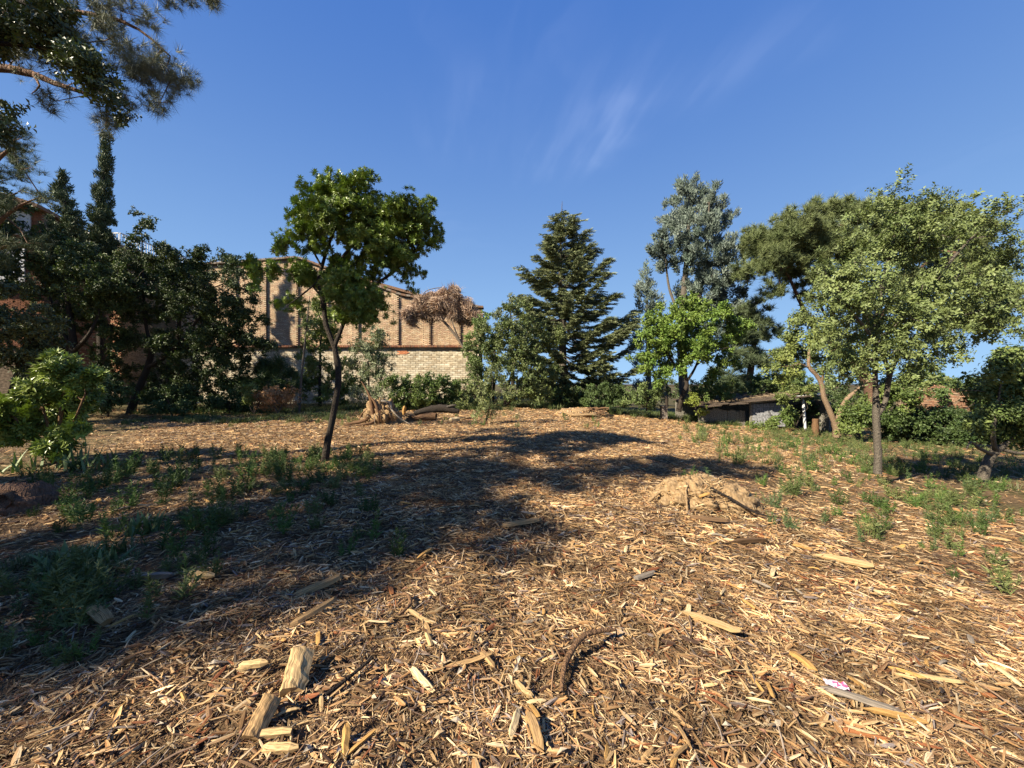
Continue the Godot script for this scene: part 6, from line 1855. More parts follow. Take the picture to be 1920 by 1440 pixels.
	blob(t, Vector3(-1.98, 6.16, -0.45), Vector3(0.54, 0.31, 0.38), 3)
	blob(t, Vector3(-3.3, 6.44, 0.11), Vector3(0.53, 0.38, 0.41), 3)
	blob(t, Vector3(-2.23, 8.07, -0.31), Vector3(0.23, 0.31, 0.24), 3)
	blob(t, Vector3(-5.22, 6.12, 0.45), Vector3(0.45, 0.45, 0.41), 3)
	blob(t, Vector3(-4.78, 5.9, -0.02), Vector3(0.54, 0.31, 0.38), 3)
	blob(t, Vector3(-4.06, 6.08, -0.21), Vector3(0.54, 0.38, 0.42), 3)
	blob(t, Vector3(-0.54, 6.02, 0.36), Vector3(0.38, 0.3, 0.31), 3)
	blob(t, Vector3(-1.21, 6.06, -0.56), Vector3(0.47, 0.31, 0.35), 3)
	finish(t, {"leaf": "hanging", "mat": "dry", "m": 8, "spread": 0.3, "size": 0.75, "up": 0.0, "out": 0.0, "wild": 0.25, "a": Color(0.238, 0.161, 0.112), "b": Color(0.476, 0.35, 0.252), "step": 0.4, "tip": 0.012, "bark": "dead_bark", "along": 0.3})
	t = plant("privet_bush", -11.5, -23, "yellow-green upright bush growing behind the trunk of the young tree", "shrub")
	limb(t, [Vector4(0, -0.2, 0, 0.100), Vector4(0, 2.19, 0, 0.080), Vector4(0.06, 5.39, 0, 0.030)])
	blob(t, Vector3(-0.13, 6.59, 0.36), Vector3(0.82, 0.75, 0.71), 9)
	blob(t, Vector3(0.47, 7.32, -0.71), Vector3(1.05, 0.66, 0.77), 10)
	blob(t, Vector3(1.68, 7.44, -0.56), Vector3(0.79, 0.52, 0.59), 6)
	blob(t, Vector3(0.36, 5.27, 0.72), Vector3(1.11, 0.87, 0.89), 15)
	blob(t, Vector3(1.41, 5.34, 0.29), Vector3(0.88, 0.82, 0.77), 11)
	blob(t, Vector3(-0.22, 3.83, -0.44), Vector3(1.24, 0.98, 1), 17)
	blob(t, Vector3(-0.47, 2.21, -0.61), Vector3(1.31, 0.98, 1.03), 18)
	blob(t, Vector3(1.61, 2.48, 0.76), Vector3(0.87, 0.93, 0.81), 13)
	blob(t, Vector3(-0.5, 1.08, 0.26), Vector3(1.07, 0.69, 0.8), 11)
	blob(t, Vector3(1.51, 1.09, 0.51), Vector3(1.25, 0.69, 0.87), 13)
	blob(t, Vector3(0.37, 4.83, -0.58), Vector3(1.11, 0.98, 0.94), 15)
	blob(t, Vector3(-0.85, 2.51, 0.2), Vector3(0.7, 0.95, 0.74), 10)
	blob(t, Vector3(1.82, 1.56, -0.23), Vector3(0.9, 0.84, 0.78), 11)
	finish(t, {"leaf": "bunch", "mat": "leaf", "m": 8, "spread": 0.28, "size": 0.28, "up": 0.3, "out": 0.4, "wild": 0.9, "a": Color(0.105, 0.147, 0.035), "b": Color(0.196, 0.231, 0.056), "step": 0.4, "tip": 0.008, "bark": "bark", "along": 0.45})
	t = plant("olive_shrub", -7.55, -20.5, "grey-green fine-leaved shrub right of the young trunk before the whitewashed wall", "shrub")
	limb(t, [Vector4(-0.14, -0.16, 0, 0.060), Vector4(-0.09, 1.15, 0, 0.050), Vector4(-0.14, 2.57, 0, 0.030)])
	limb(t, [Vector4(0.09, -0.16, 0, 0.050), Vector4(0.55, 1.43, 0.2, 0.040), Vector4(0.87, 2.56, 0.3, 0.020)])
	blob(t, Vector3(0.01, 3.75, -0.37), Vector3(0.7, 0.58, 0.57), 10)
	blob(t, Vector3(0.49, 3.16, -0.23), Vector3(0.69, 0.58, 0.57), 10)
	blob(t, Vector3(-0.08, 2.85, 0.16), Vector3(0.73, 0.62, 0.61), 11)
	blob(t, Vector3(0.64, 2.3, -0.21), Vector3(0.63, 0.58, 0.54), 9)
	blob(t, Vector3(0.08, 1.86, -0.16), Vector3(0.86, 0.63, 0.67), 13)
	blob(t, Vector3(-0.92, 2.31, -0.51), Vector3(0.53, 0.7, 0.55), 9)
	blob(t, Vector3(1.28, 1.43, 0.46), Vector3(0.5, 0.5, 0.45), 6)
	blob(t, Vector3(-0.06, 0.87, 0.21), Vector3(0.9, 0.51, 0.63), 12)
	blob(t, Vector3(0.58, 4.08, 0.43), Vector3(0.5, 0.45, 0.43), 6)
	blob(t, Vector3(-0.46, 3.44, -0.09), Vector3(0.63, 0.51, 0.51), 8)
	blob(t, Vector3(1.01, 0.88, 0.49), Vector3(0.67, 0.5, 0.53), 9)
	finish(t, {"leaf": "twig", "mat": "leaf", "m": 8, "spread": 0.28, "size": 0.28, "up": 0.3, "out": 0.4, "wild": 0.9, "a": Color(0.126, 0.154, 0.077), "b": Color(0.224, 0.245, 0.14), "step": 0.4, "tip": 0.008, "bark": "bark", "along": 0.45})
	t = plant("bare_pole", -10.83, -19.5, "thin bare grey pole tree left of the young tree", "tree")
	limb(t, [Vector4(0, -0.1, 0, 0.06), Vector4(0.15, 2, 0, 0.05), Vector4(0.4, 4.5, 0, 0.04), Vector4(0.55, 6, 0, 0.015)])
	blob(t, Vector3(0.5, 5, 0), Vector3(0.35, 0.9, 0.3), 8)
	finish(t, {"leaf": "bunch", "mat": "leaf", "m": 3, "spread": 0.28, "size": 0.28, "up": 0.3, "out": 0.4, "wild": 0.9, "a": Color(0.07, 0.105, 0.035), "b": Color(0.161, 0.189, 0.063), "step": 0.4, "tip": 0.004, "bark": "grey_bark", "along": 0.45})
	t = plant("undergrowth_bush", -5.56, -20, "round mid green bush at the foot of the whitewashed wall, left one", "shrub")
	limb(t, [Vector4(0, -0.01, 0, 0.030), Vector4(0.06, 0.57, 0, 0.020), Vector4(0.1, 1.04, 0, 0.010)])
	limb(t, [Vector4(0.05, -0.01, 0, 0.030), Vector4(-0.07, 0.57, 0, 0.020), Vector4(-0.56, 1.04, 0, 0.010)])
	limb(t, [Vector4(-0.1, -0.01, 0, 0.030), Vector4(-0.2, 0.57, 0, 0.020), Vector4(-0.64, 1.04, 0, 0.010)])
	blob(t, Vector3(-0.3, 1.18, 0.39), Vector3(0.76, 0.6, 0.61), 12)
	blob(t, Vector3(0.41, 1.35, -0.02), Vector3(0.78, 0.67, 0.65), 13)
	blob(t, Vector3(0.89, 0.85, 0.26), Vector3(0.66, 0.55, 0.54), 10)
	blob(t, Vector3(-0.14, 0.41, -0.5), Vector3(0.97, 0.4, 0.61), 10)
	blob(t, Vector3(-0.7, 0.43, -0.03), Vector3(0.56, 0.39, 0.43), 6)
	finish(t, {"leaf": "bunch", "mat": "leaf", "m": 10, "spread": 0.26, "size": 0.24, "up": 0.3, "out": 0.4, "wild": 0.9, "a": Color(0.07, 0.119, 0.028), "b": Color(0.154, 0.196, 0.049), "step": 0.3, "tip": 0.006, "bark": "bark", "along": 0.45})
	t = plant("undergrowth_bush", -3.84, -20.5, "dark green bush at the foot of the whitewashed wall, middle one", "shrub")
	limb(t, [Vector4(0.09, -0.06, 0, 0.030), Vector4(0.08, 0.54, 0, 0.020), Vector4(-0.1, 1.02, 0, 0.010)])
	limb(t, [Vector4(-0.01, -0.06, 0, 0.030), Vector4(-0.27, 0.54, 0, 0.020), Vector4(-0.49, 1.02, 0, 0.010)])
	limb(t, [Vector4(-0.08, -0.06, 0, 0.030), Vector4(-0.09, 0.54, 0, 0.020), Vector4(-0.16, 1.02, 0, 0.010)])
	blob(t, Vector3(-0.21, 1.45, 0.38), Vector3(0.78, 0.67, 0.65), 13)
	blob(t, Vector3(0.51, 1.16, -0.35), Vector3(0.81, 0.69, 0.68), 13)
	blob(t, Vector3(-0.77, 0.67, -0.25), Vector3(0.69, 0.58, 0.57), 10)
	blob(t, Vector3(-0.04, 0.47, -0.22), Vector3(1.04, 0.46, 0.67), 12)
	finish(t, {"leaf": "bunch", "mat": "leaf", "m": 10, "spread": 0.26, "size": 0.24, "up": 0.3, "out": 0.4, "wild": 0.9, "a": Color(0.049, 0.098, 0.022), "b": Color(0.119, 0.168, 0.042), "step": 0.3, "tip": 0.006, "bark": "bark", "along": 0.45})
	t = plant("undergrowth_bush", -2.68, -21, "yellowish bush at the right end of the whitewashed wall", "shrub")
	limb(t, [Vector4(-0.08, -0.1, 0, 0.030), Vector4(-0.15, 0.51, 0, 0.020), Vector4(-0.39, 1.01, 0, 0.010)])
	limb(t, [Vector4(0, -0.1, 0, 0.030), Vector4(-0.33, 0.51, 0, 0.020), Vector4(0.62, 1.01, 0, 0.010)])
	limb(t, [Vector4(-0.03, -0.1, 0, 0.030), Vector4(0.31, 0.51, 0, 0.020), Vector4(0.27, 1.01, 0, 0.010)])
	blob(t, Vector3(-0.06, 0.95, 0.17), Vector3(0.64, 0.52, 0.52), 8)
	blob(t, Vector3(0.49, 0.66, -0.03), Vector3(0.64, 0.53, 0.53), 8)
	blob(t, Vector3(0.06, 0.3, 0.45), Vector3(0.8, 0.34, 0.51), 7)
	finish(t, {"leaf": "bunch", "mat": "leaf", "m": 10, "spread": 0.26, "size": 0.24, "up": 0.3, "out": 0.4, "wild": 0.9, "a": Color(0.119, 0.154, 0.049), "b": Color(0.21, 0.231, 0.084), "step": 0.3, "tip": 0.006, "bark": "bark", "along": 0.45})
	t = plant("dark_bush", -13.74, -21.5, "dark reedy bush before the left part of the whitewashed wall", "shrub")
	limb(t, [Vector4(-0.09, 0.02, 0, 0.030), Vector4(0.12, 0.64, 0, 0.020), Vector4(-0.31, 1.15, 0, 0.010)])
	limb(t, [Vector4(0.04, 0.02, 0, 0.030), Vector4(0.16, 0.64, 0, 0.020), Vector4(-0.5, 1.15, 0, 0.010)])
	limb(t, [Vector4(-0.07, 0.02, 0, 0.030), Vector4(-0.34, 0.64, 0, 0.020), Vector4(-0.4, 1.15, 0, 0.010)])
	blob(t, Vector3(-0.57, 2.51, -0.42), Vector3(1.1, 0.43, 0.69), 10)
	blob(t, Vector3(0.54, 2.5, -0.1), Vector3(1.02, 0.42, 0.65), 10)
	blob(t, Vector3(0.3, 1.75, 0.47), Vector3(1.34, 0.58, 0.87), 18)
	blob(t, Vector3(-0.99, 1.3, -0.14), Vector3(1.02, 0.6, 0.73), 14)
	blob(t, Vector3(0.93, 1.6, -0.19), Vector3(0.72, 0.6, 0.6), 10)
	finish(t, {"leaf": "grass", "mat": "leaf", "m": 5, "spread": 0.26, "size": 0.6, "up": 0.3, "out": 0.4, "wild": 0.9, "a": Color(0.039, 0.067, 0.02), "b": Color(0.084, 0.119, 0.035), "step": 0.3, "tip": 0.006, "bark": "bark", "along": 0.45})
	t = plant("dry_fern", -11.31, -18.5, "rust brown dry fern patch left of the young tree", "plant")
	limb(t, [Vector4(-0.01, 0.15, 0, 0.030), Vector4(-0.13, 0.69, 0, 0.020), Vector4(0.3, 1.12, 0, 0.010)])
	limb(t, [Vector4(0.04, 0.15, 0, 0.030), Vector4(-0.21, 0.69, 0, 0.020), Vector4(-0.33, 1.12, 0, 0.010)])
	limb(t, [Vector4(0.04, 0.15, 0, 0.030), Vector4(0.27, 0.69, 0, 0.020), Vector4(0.19, 1.12, 0, 0.010)])
	blob(t, Vector3(-0.69, 0.92, -0.07), Vector3(0.52, 0.36, 0.39), 6)
	blob(t, Vector3(0.42, 1.06, 0.48), Vector3(0.6, 0.35, 0.43), 7)
	blob(t, Vector3(0.36, 0.72, -0.49), Vector3(0.58, 0.32, 0.4), 5)
	blob(t, Vector3(-0.53, 0.51, -0.44), Vector3(0.89, 0.21, 0.5), 5)
	finish(t, {"leaf": "spray", "mat": "dry", "m": 10, "spread": 0.26, "size": 0.25, "up": 0.3, "out": 0.4, "wild": 0.9, "a": Color(0.28, 0.14, 0.056), "b": Color(0.476, 0.266, 0.112), "step": 0.3, "tip": 0.006, "bark": "dead_bark", "along": 0.45})
	t = plant("low_bush", -12.46, -18.5, "small pale green bush beside the dry fern patch", "shrub")
	limb(t, [Vector4(0.06, 0.17, 0, 0.030), Vector4(-0.06, 0.71, 0, 0.020), Vector4(-0.58, 1.15, 0, 0.010)])
	limb(t, [Vector4(0.01, 0.17, 0, 0.030), Vector4(0.3, 0.71, 0, 0.020), Vector4(0.02, 1.15, 0, 0.010)])
	limb(t, [Vector4(-0.03, 0.17, 0, 0.030), Vector4(-0.25, 0.71, 0, 0.020), Vector4(-0.55, 1.15, 0, 0.010)])
	blob(t, Vector3(0.22, 1.38, 0.4), Vector3(0.4, 0.25, 0.29), 3)
	blob(t, Vector3(-0.34, 0.87, -0.01), Vector3(0.31, 0.26, 0.25), 3)
	finish(t, {"leaf": "bunch", "mat": "leaf", "m": 10, "spread": 0.26, "size": 0.24, "up": 0.3, "out": 0.4, "wild": 0.9, "a": Color(0.126, 0.168, 0.042), "b": Color(0.21, 0.238, 0.07), "step": 0.3, "tip": 0.006, "bark": "bark", "along": 0.45})
	t = plant("laurel_bush", -16.44, -18.5, "dark bush in the shade right of the leaning trunk", "shrub")
	limb(t, [Vector4(0.09, 0.11, 0, 0.030), Vector4(-0.28, 0.65, 0, 0.020), Vector4(-0.33, 1.09, 0, 0.010)])
	limb(t, [Vector4(-0.09, 0.11, 0, 0.030), Vector4(-0.06, 0.65, 0, 0.020), Vector4(-0.57, 1.09, 0, 0.010)])
	limb(t, [Vector4(-0.05, 0.11, 0, 0.030), Vector4(-0.06, 0.65, 0, 0.020), Vector4(-0.25, 1.09, 0, 0.010)])
	blob(t, Vector3(-0.93, 0.94, -0.45), Vector3(0.89, 0.63, 0.69), 16)
	blob(t, Vector3(0.12, 1.07, -0.46), Vector3(0.95, 0.63, 0.71), 17)
	blob(t, Vector3(0.42, 0.47, 0.47), Vector3(1.15, 0.25, 0.63), 9)
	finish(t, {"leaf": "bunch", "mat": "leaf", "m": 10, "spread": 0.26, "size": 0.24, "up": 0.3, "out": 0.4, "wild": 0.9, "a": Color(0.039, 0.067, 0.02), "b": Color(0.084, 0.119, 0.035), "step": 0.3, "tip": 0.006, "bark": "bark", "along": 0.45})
	t = plant("laurel_bush", -18.88, -18, "dark bush in the shade left of the leaning trunk", "shrub")
	limb(t, [Vector4(-0.06, 0.08, 0, 0.030), Vector4(0.01, 0.6, 0, 0.020), Vector4(-0.12, 1.03, 0, 0.010)])
	limb(t, [Vector4(0.01, 0.08, 0, 0.030), Vector4(-0.25, 0.6, 0, 0.020), Vector4(-0.23, 1.03, 0, 0.010)])
	limb(t, [Vector4(-0.08, 0.08, 0, 0.030), Vector4(0.03, 0.6, 0, 0.020), Vector4(0.53, 1.03, 0, 0.010)])
	blob(t, Vector3(-0.39, 1.6, 0.1), Vector3(0.75, 0.75, 0.67), 18)
	blob(t, Vector3(0.62, 1.11, 0.36), Vector3(0.69, 0.64, 0.6), 15)
	blob(t, Vector3(-0.68, 0.58, -0.29), Vector3(0.91, 0.36, 0.57), 10)
	blob(t, Vector3(-1.4, 0.96, -0.48), Vector3(0.72, 0.62, 0.6), 13)
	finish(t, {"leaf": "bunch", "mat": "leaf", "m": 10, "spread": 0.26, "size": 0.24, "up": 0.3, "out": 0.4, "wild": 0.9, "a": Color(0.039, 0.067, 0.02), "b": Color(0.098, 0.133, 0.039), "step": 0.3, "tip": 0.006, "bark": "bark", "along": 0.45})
	t = plant("laurel_bush", -14.35, -19.5, "dark bush in the shade below the hall wall", "shrub")
	limb(t, [Vector4(0.01, 0.11, 0, 0.030), Vector4(-0.01, 0.68, 0, 0.020), Vector4(0.1, 1.14, 0, 0.010)])
	limb(t, [Vector4(-0.03, 0.11, 0, 0.030), Vector4(0.08, 0.68, 0, 0.020), Vector4(0.31, 1.14, 0, 0.010)])
	limb(t, [Vector4(0.09, 0.11, 0, 0.030), Vector4(-0.13, 0.68, 0, 0.020), Vector4(-0.07, 1.14, 0, 0.010)])
	blob(t, Vector3(-0.43, 0.67, 0.33), Vector3(0.8, 0.43, 0.55), 10)
	blob(t, Vector3(0.07, 0.72, -0.28), Vector3(0.99, 0.49, 0.67), 13)
	blob(t, Vector3(0.55, 0.36, -0.38), Vector3(0.66, 0.22, 0.4), 4)
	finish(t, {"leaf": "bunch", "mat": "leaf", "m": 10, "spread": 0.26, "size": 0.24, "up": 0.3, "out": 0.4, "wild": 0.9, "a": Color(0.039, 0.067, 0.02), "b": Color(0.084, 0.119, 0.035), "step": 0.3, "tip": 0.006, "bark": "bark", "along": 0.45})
	t = plant("undergrowth_bush", 3.19, -23, "dark mass of bushes under the conical conifer, left one", "shrub")
	limb(t, [Vector4(-0.05, -0.15, 0, 0.030), Vector4(-0.32, 0.52, 0, 0.020), Vector4(0.44, 1.06, 0, 0.010)])
	limb(t, [Vector4(0.08, -0.15, 0, 0.030), Vector4(-0.14, 0.52, 0, 0.020), Vector4(-0.59, 1.06, 0, 0.010)])
	limb(t, [Vector4(-0.11, -0.15, 0, 0.030), Vector4(-0.2, 0.52, 0, 0.020), Vector4(-0.66, 1.06, 0, 0.010)])
	blob(t, Vector3(-0.47, 0.84, -0.07), Vector3(1.09, 0.7, 0.81), 15)
	blob(t, Vector3(0.63, 0.68, 0.08), Vector3(1.08, 0.64, 0.77), 14)
	blob(t, Vector3(0.04, 0.25, -0.25), Vector3(1.49, 0.45, 0.87), 13)
	finish(t, {"leaf": "bunch", "mat": "leaf", "m": 10, "spread": 0.26, "size": 0.24, "up": 0.3, "out": 0.4, "wild": 0.9, "a": Color(0.039, 0.067, 0.02), "b": Color(0.098, 0.14, 0.039), "step": 0.3, "tip": 0.006, "bark": "bark", "along": 0.45})
	t = plant("undergrowth_bush", 5.5, -22, "dark mass of bushes under the conical conifer, right one", "shrub")
	limb(t, [Vector4(-0.11, 0.08, 0, 0.030), Vector4(0.15, 0.73, 0, 0.020), Vector4(-0.69, 1.25, 0, 0.010)])
	limb(t, [Vector4(-0.07, 0.08, 0, 0.030), Vector4(-0.16, 0.73, 0, 0.020), Vector4(-0.19, 1.25, 0, 0.010)])
	limb(t, [Vector4(-0.1, 0.08, 0, 0.030), Vector4(-0.06, 0.73, 0, 0.020), Vector4(-0.28, 1.25, 0, 0.010)])
	blob(t, Vector3(-0.67, 1.04, 0.25), Vector3(0.91, 0.66, 0.71), 13)
	blob(t, Vector3(0.29, 1.19, 0.06), Vector3(0.91, 0.67, 0.71), 13)
	blob(t, Vector3(-0.1, 0.5, 0.4), Vector3(1.26, 0.42, 0.76), 12)
	blob(t, Vector3(0.87, 0.88, 0.15), Vector3(0.61, 0.49, 0.49), 6)
	finish(t, {"leaf": "bunch", "mat": "leaf", "m": 10, "spread": 0.26, "size": 0.24, "up": 0.3, "out": 0.4, "wild": 0.9, "a": Color(0.039, 0.067, 0.02), "b": Color(0.091, 0.133, 0.039), "step": 0.3, "tip": 0.006, "bark": "bark", "along": 0.45})
	t = plant("undergrowth_bush", 7.12, -20.5, "pale green bush under the narrow blue conifer", "shrub")
	limb(t, [Vector4(0.06, 0.34, 0, 0.030), Vector4(0.05, 0.94, 0, 0.020), Vector4(-0.08, 1.42, 0, 0.010)])
	limb(t, [Vector4(0.07, 0.34, 0, 0.030), Vector4(0.11, 0.94, 0, 0.020), Vector4(0.65, 1.42, 0, 0.010)])
	limb(t, [Vector4(0.05, 0.34, 0, 0.030), Vector4(0.14, 0.94, 0, 0.020), Vector4(-0.33, 1.42, 0, 0.010)])
	blob(t, Vector3(-0.39, 1.29, 0.31), Vector3(0.62, 0.5, 0.5), 8)
	blob(t, Vector3(0.33, 1.07, -0.12), Vector3(0.69, 0.52, 0.54), 9)
	blob(t, Vector3(-0.02, 0.69, -0.37), Vector3(0.99, 0.29, 0.57), 7)
	finish(t, {"leaf": "bunch", "mat": "leaf", "m": 10, "spread": 0.26, "size": 0.24, "up": 0.3, "out": 0.4, "wild": 0.9, "a": Color(0.084, 0.133, 0.042), "b": Color(0.182, 0.224, 0.077), "step": 0.3, "tip": 0.006, "bark": "bark", "along": 0.45})
	t = plant("undergrowth_bush", 10.79, -21, "leafy bush between the bright green tree and the shed", "shrub")
	limb(t, [Vector4(-0.1, 0.53, 0, 0.030), Vector4(-0.23, 1.15, 0, 0.020), Vector4(-0.35, 1.64, 0, 0.010)])
	limb(t, [Vector4(0.04, 0.53, 0, 0.030), Vector4(-0.15, 1.15, 0, 0.020), Vector4(-0.64, 1.64, 0, 0.010)])
	limb(t, [Vector4(0.06, 0.53, 0, 0.030), Vector4(0.04, 1.15, 0, 0.020), Vector4(-0.69, 1.64, 0, 0.010)])
	blob(t, Vector3(-0.22, 1.78, -0.45), Vector3(0.89, 0.6, 0.67), 12)
	blob(t, Vector3(0.64, 1.93, -0.37), Vector3(0.83, 0.59, 0.64), 11)
	blob(t, Vector3(-0.07, 1.2, -0.14), Vector3(1.06, 0.35, 0.63), 9)
	blob(t, Vector3(0.96, 1.65, 0.36), Vector3(0.69, 0.4, 0.49), 7)
	finish(t, {"leaf": "bunch", "mat": "leaf", "m": 10, "spread": 0.26, "size": 0.24, "up": 0.3, "out": 0.4, "wild": 0.9, "a": Color(0.07, 0.119, 0.028), "b": Color(0.154, 0.196, 0.049), "step": 0.3, "tip": 0.006, "bark": "bark", "along": 0.45})
	t = plant("undergrowth_bush", 9.42, -19.6, "bright bush hugging the left end of the shed", "shrub")
	limb(t, [Vector4(0.1, 0.48, 0, 0.030), Vector4(0.07, 1.06, 0, 0.020), Vector4(-0.37, 1.52, 0, 0.010)])
	limb(t, [Vector4(-0.02, 0.48, 0, 0.030), Vector4(-0.09, 1.06, 0, 0.020), Vector4(-0.23, 1.52, 0, 0.010)])
	limb(t, [Vector4(-0.11, 0.48, 0, 0.030), Vector4(0.06, 1.06, 0, 0.020), Vector4(0.44, 1.52, 0, 0.010)])
	blob(t, Vector3(-0.27, 1.12, 0.23), Vector3(0.38, 0.43, 0.36), 4)
	blob(t, Vector3(0.31, 0.73, -0.4), Vector3(0.44, 0.28, 0.33), 3)
	finish(t, {"leaf": "bunch", "mat": "leaf", "m": 10, "spread": 0.26, "size": 0.24, "up": 0.3, "out": 0.4, "wild": 0.9, "a": Color(0.14, 0.182, 0.028), "b": Color(0.252, 0.28, 0.056), "step": 0.3, "tip": 0.006, "bark": "bark", "along": 0.45})
	t = plant("ivy_bush", 15.12, -22, "dark ivy bush growing over the shed roof", "shrub")
	limb(t, [Vector4(0.01, 0.99, 0, 0.030), Vector4(-0.24, 1.63, 0, 0.020), Vector4(0.32, 2.15, 0, 0.010)])
	limb(t, [Vector4(-0.01, 0.99, 0, 0.030), Vector4(0.32, 1.63, 0, 0.020), Vector4(0.45, 2.15, 0, 0.010)])
	limb(t, [Vector4(-0.09, 0.99, 0, 0.030), Vector4(-0.13, 1.63, 0, 0.020), Vector4(0.63, 2.15, 0, 0.010)])
	blob(t, Vector3(-0.74, 2.46, -0.04), Vector3(1.04, 0.55, 0.72), 12)
	blob(t, Vector3(0.5, 2.31, -0.07), Vector3(0.92, 0.49, 0.63), 10)
	blob(t, Vector3(1.42, 2.55, -0.06), Vector3(0.8, 0.55, 0.61), 9)
	blob(t, Vector3(-1.84, 2.06, 0.27), Vector3(0.78, 0.36, 0.52), 6)
	blob(t, Vector3(-0.3, 1.86, 0.44), Vector3(1.2, 0.3, 0.67), 8)
	finish(t, {"leaf": "bunch", "mat": "leaf", "m": 10, "spread": 0.26, "size": 0.24, "up": 0.3, "out": 0.4, "wild": 0.9, "a": Color(0.042, 0.077, 0.021), "b": Color(0.126, 0.168, 0.049), "step": 0.3, "tip": 0.006, "bark": "bark", "along": 0.45})
	t = plant("ivy_bush", 16.47, -20.8, "shaded dark bush under the shed roof by the white post", "shrub")
	limb(t, [Vector4(0.01, -0.02, 0, 0.030), Vector4(0.33, 0.58, 0, 0.020), Vector4(0.14, 1.07, 0, 0.010)])
	limb(t, [Vector4(-0.09, -0.02, 0, 0.030), Vector4(0.22, 0.58, 0, 0.020), Vector4(-0.12, 1.07, 0, 0.010)])
	limb(t, [Vector4(-0.1, -0.02, 0, 0.030), Vector4(0.33, 0.58, 0, 0.020), Vector4(-0.67, 1.07, 0, 0.010)])
	blob(t, Vector3(-0.35, 0.93, 0.08), Vector3(0.63, 0.75, 0.62), 11)
	blob(t, Vector3(0.59, 1.07, -0.02), Vector3(0.69, 0.87, 0.7), 14)
	blob(t, Vector3(1.4, 0.96, 0.38), Vector3(0.74, 0.96, 0.77), 18)
	blob(t, Vector3(0.38, 0.34, -0.11), Vector3(0.75, 0.41, 0.52), 7)
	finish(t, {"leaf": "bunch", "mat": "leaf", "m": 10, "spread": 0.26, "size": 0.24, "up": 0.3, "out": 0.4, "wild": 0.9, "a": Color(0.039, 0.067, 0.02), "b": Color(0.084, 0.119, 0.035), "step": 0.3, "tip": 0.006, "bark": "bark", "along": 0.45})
	t = plant("bramble_bush", 13.06, -19, "low green bramble in front of the slatted shed panel", "shrub")
	limb(t, [Vector4(-0.06, -0.15, 0, 0.030), Vector4(-0.14, 0.41, 0, 0.020), Vector4(-0.39, 0.86, 0, 0.010)])
	limb(t, [Vector4(0.01, -0.15, 0, 0.030), Vector4(-0.09, 0.41, 0, 0.020), Vector4(0.33, 0.86, 0, 0.010)])
	limb(t, [Vector4(-0.05, -0.15, 0, 0.030), Vector4(-0.09, 0.41, 0, 0.020), Vector4(-0.33, 0.86, 0, 0.010)])
	blob(t, Vector3(-0.72, 0.27, 0.48), Vector3(0.41, 0.21, 0.28), 4)
	blob(t, Vector3(0.1, 0.44, 0.34), Vector3(0.36, 0.26, 0.28), 4)
	blob(t, Vector3(0.54, 0.7, 0.35), Vector3(0.31, 0.36, 0.3), 5)
	blob(t, Vector3(-1, 0.11, 0.12), Vector3(0.37, 0.16, 0.24), 3)
	finish(t, {"leaf": "bunch", "mat": "leaf", "m": 10, "spread": 0.26, "size": 0.24, "up": 0.3, "out": 0.4, "wild": 0.9, "a": Color(0.07, 0.119, 0.028), "b": Color(0.154, 0.196, 0.049), "step": 0.3, "tip": 0.006, "bark": "bark", "along": 0.45})
	t = plant("bramble_bush", 14.56, -19.6, "rambling plant growing over the right part of the shed roof", "shrub")
	limb(t, [Vector4(-0.02, 0.02, 0, 0.030), Vector4(-0.23, 0.59, 0, 0.020), Vector4(0.45, 1.05, 0, 0.010)])
	limb(t, [Vector4(0, 0.02, 0, 0.030), Vector4(-0.3, 0.59, 0, 0.020), Vector4(-0.45, 1.05, 0, 0.010)])
	limb(t, [Vector4(-0.09, 0.02, 0, 0.030), Vector4(0.14, 0.59, 0, 0.020), Vector4(0.54, 1.05, 0, 0.010)])
	blob(t, Vector3(0.36, 1.86, -0.3), Vector3(0.44, 0.28, 0.32), 5)
	blob(t, Vector3(-0.62, 1.69, 0.3), Vector3(0.38, 0.21, 0.27), 3)
	blob(t, Vector3(0.87, 1.92, -0.18), Vector3(0.38, 0.25, 0.28), 4)
	blob(t, Vector3(-1.08, 1.52, 0.18), Vector3(0.38, 0.16, 0.24), 3)
	finish(t, {"leaf": "bunch", "mat": "leaf", "m": 10, "spread": 0.26, "size": 0.24, "up": 0.3, "out": 0.4, "wild": 0.9, "a": Color(0.07, 0.105, 0.028), "b": Color(0.168, 0.196, 0.056), "step": 0.3, "tip": 0.006, "bark": "bark", "along": 0.45})
	t = plant("undergrowth_bush", 13.99, -15.5, "green bush behind the forked trunk of the grey-green tree", "shrub")
	limb(t, [Vector4(0.06, 0.14, 0, 0.030), Vector4(0.06, 0.59, 0, 0.020), Vector4(0.32, 0.96, 0, 0.010)])
	limb(t, [Vector4(-0.02, 0.14, 0, 0.030), Vector4(-0.25, 0.59, 0, 0.020), Vector4(0.01, 0.96, 0, 0.010)])
	limb(t, [Vector4(0.01, 0.14, 0, 0.030), Vector4(-0.16, 0.59, 0, 0.020), Vector4(-0.12, 0.96, 0, 0.010)])
	blob(t, Vector3(-0.05, 1.16, -0.18), Vector3(0.52, 0.52, 0.47), 12)
	blob(t, Vector3(0.76, 0.92, -0.47), Vector3(0.44, 0.58, 0.46), 10)
	blob(t, Vector3(-0.27, 0.62, -0.19), Vector3(0.44, 0.35, 0.35), 6)
	blob(t, Vector3(1.84, 1.71, -0.12), Vector3(0.74, 0.52, 0.57), 16)
	blob(t, Vector3(1.96, 2.25, -0.02), Vector3(0.56, 0.43, 0.45), 10)
	blob(t, Vector3(2.15, 2.67, 0.2), Vector3(0.55, 0.34, 0.4), 8)
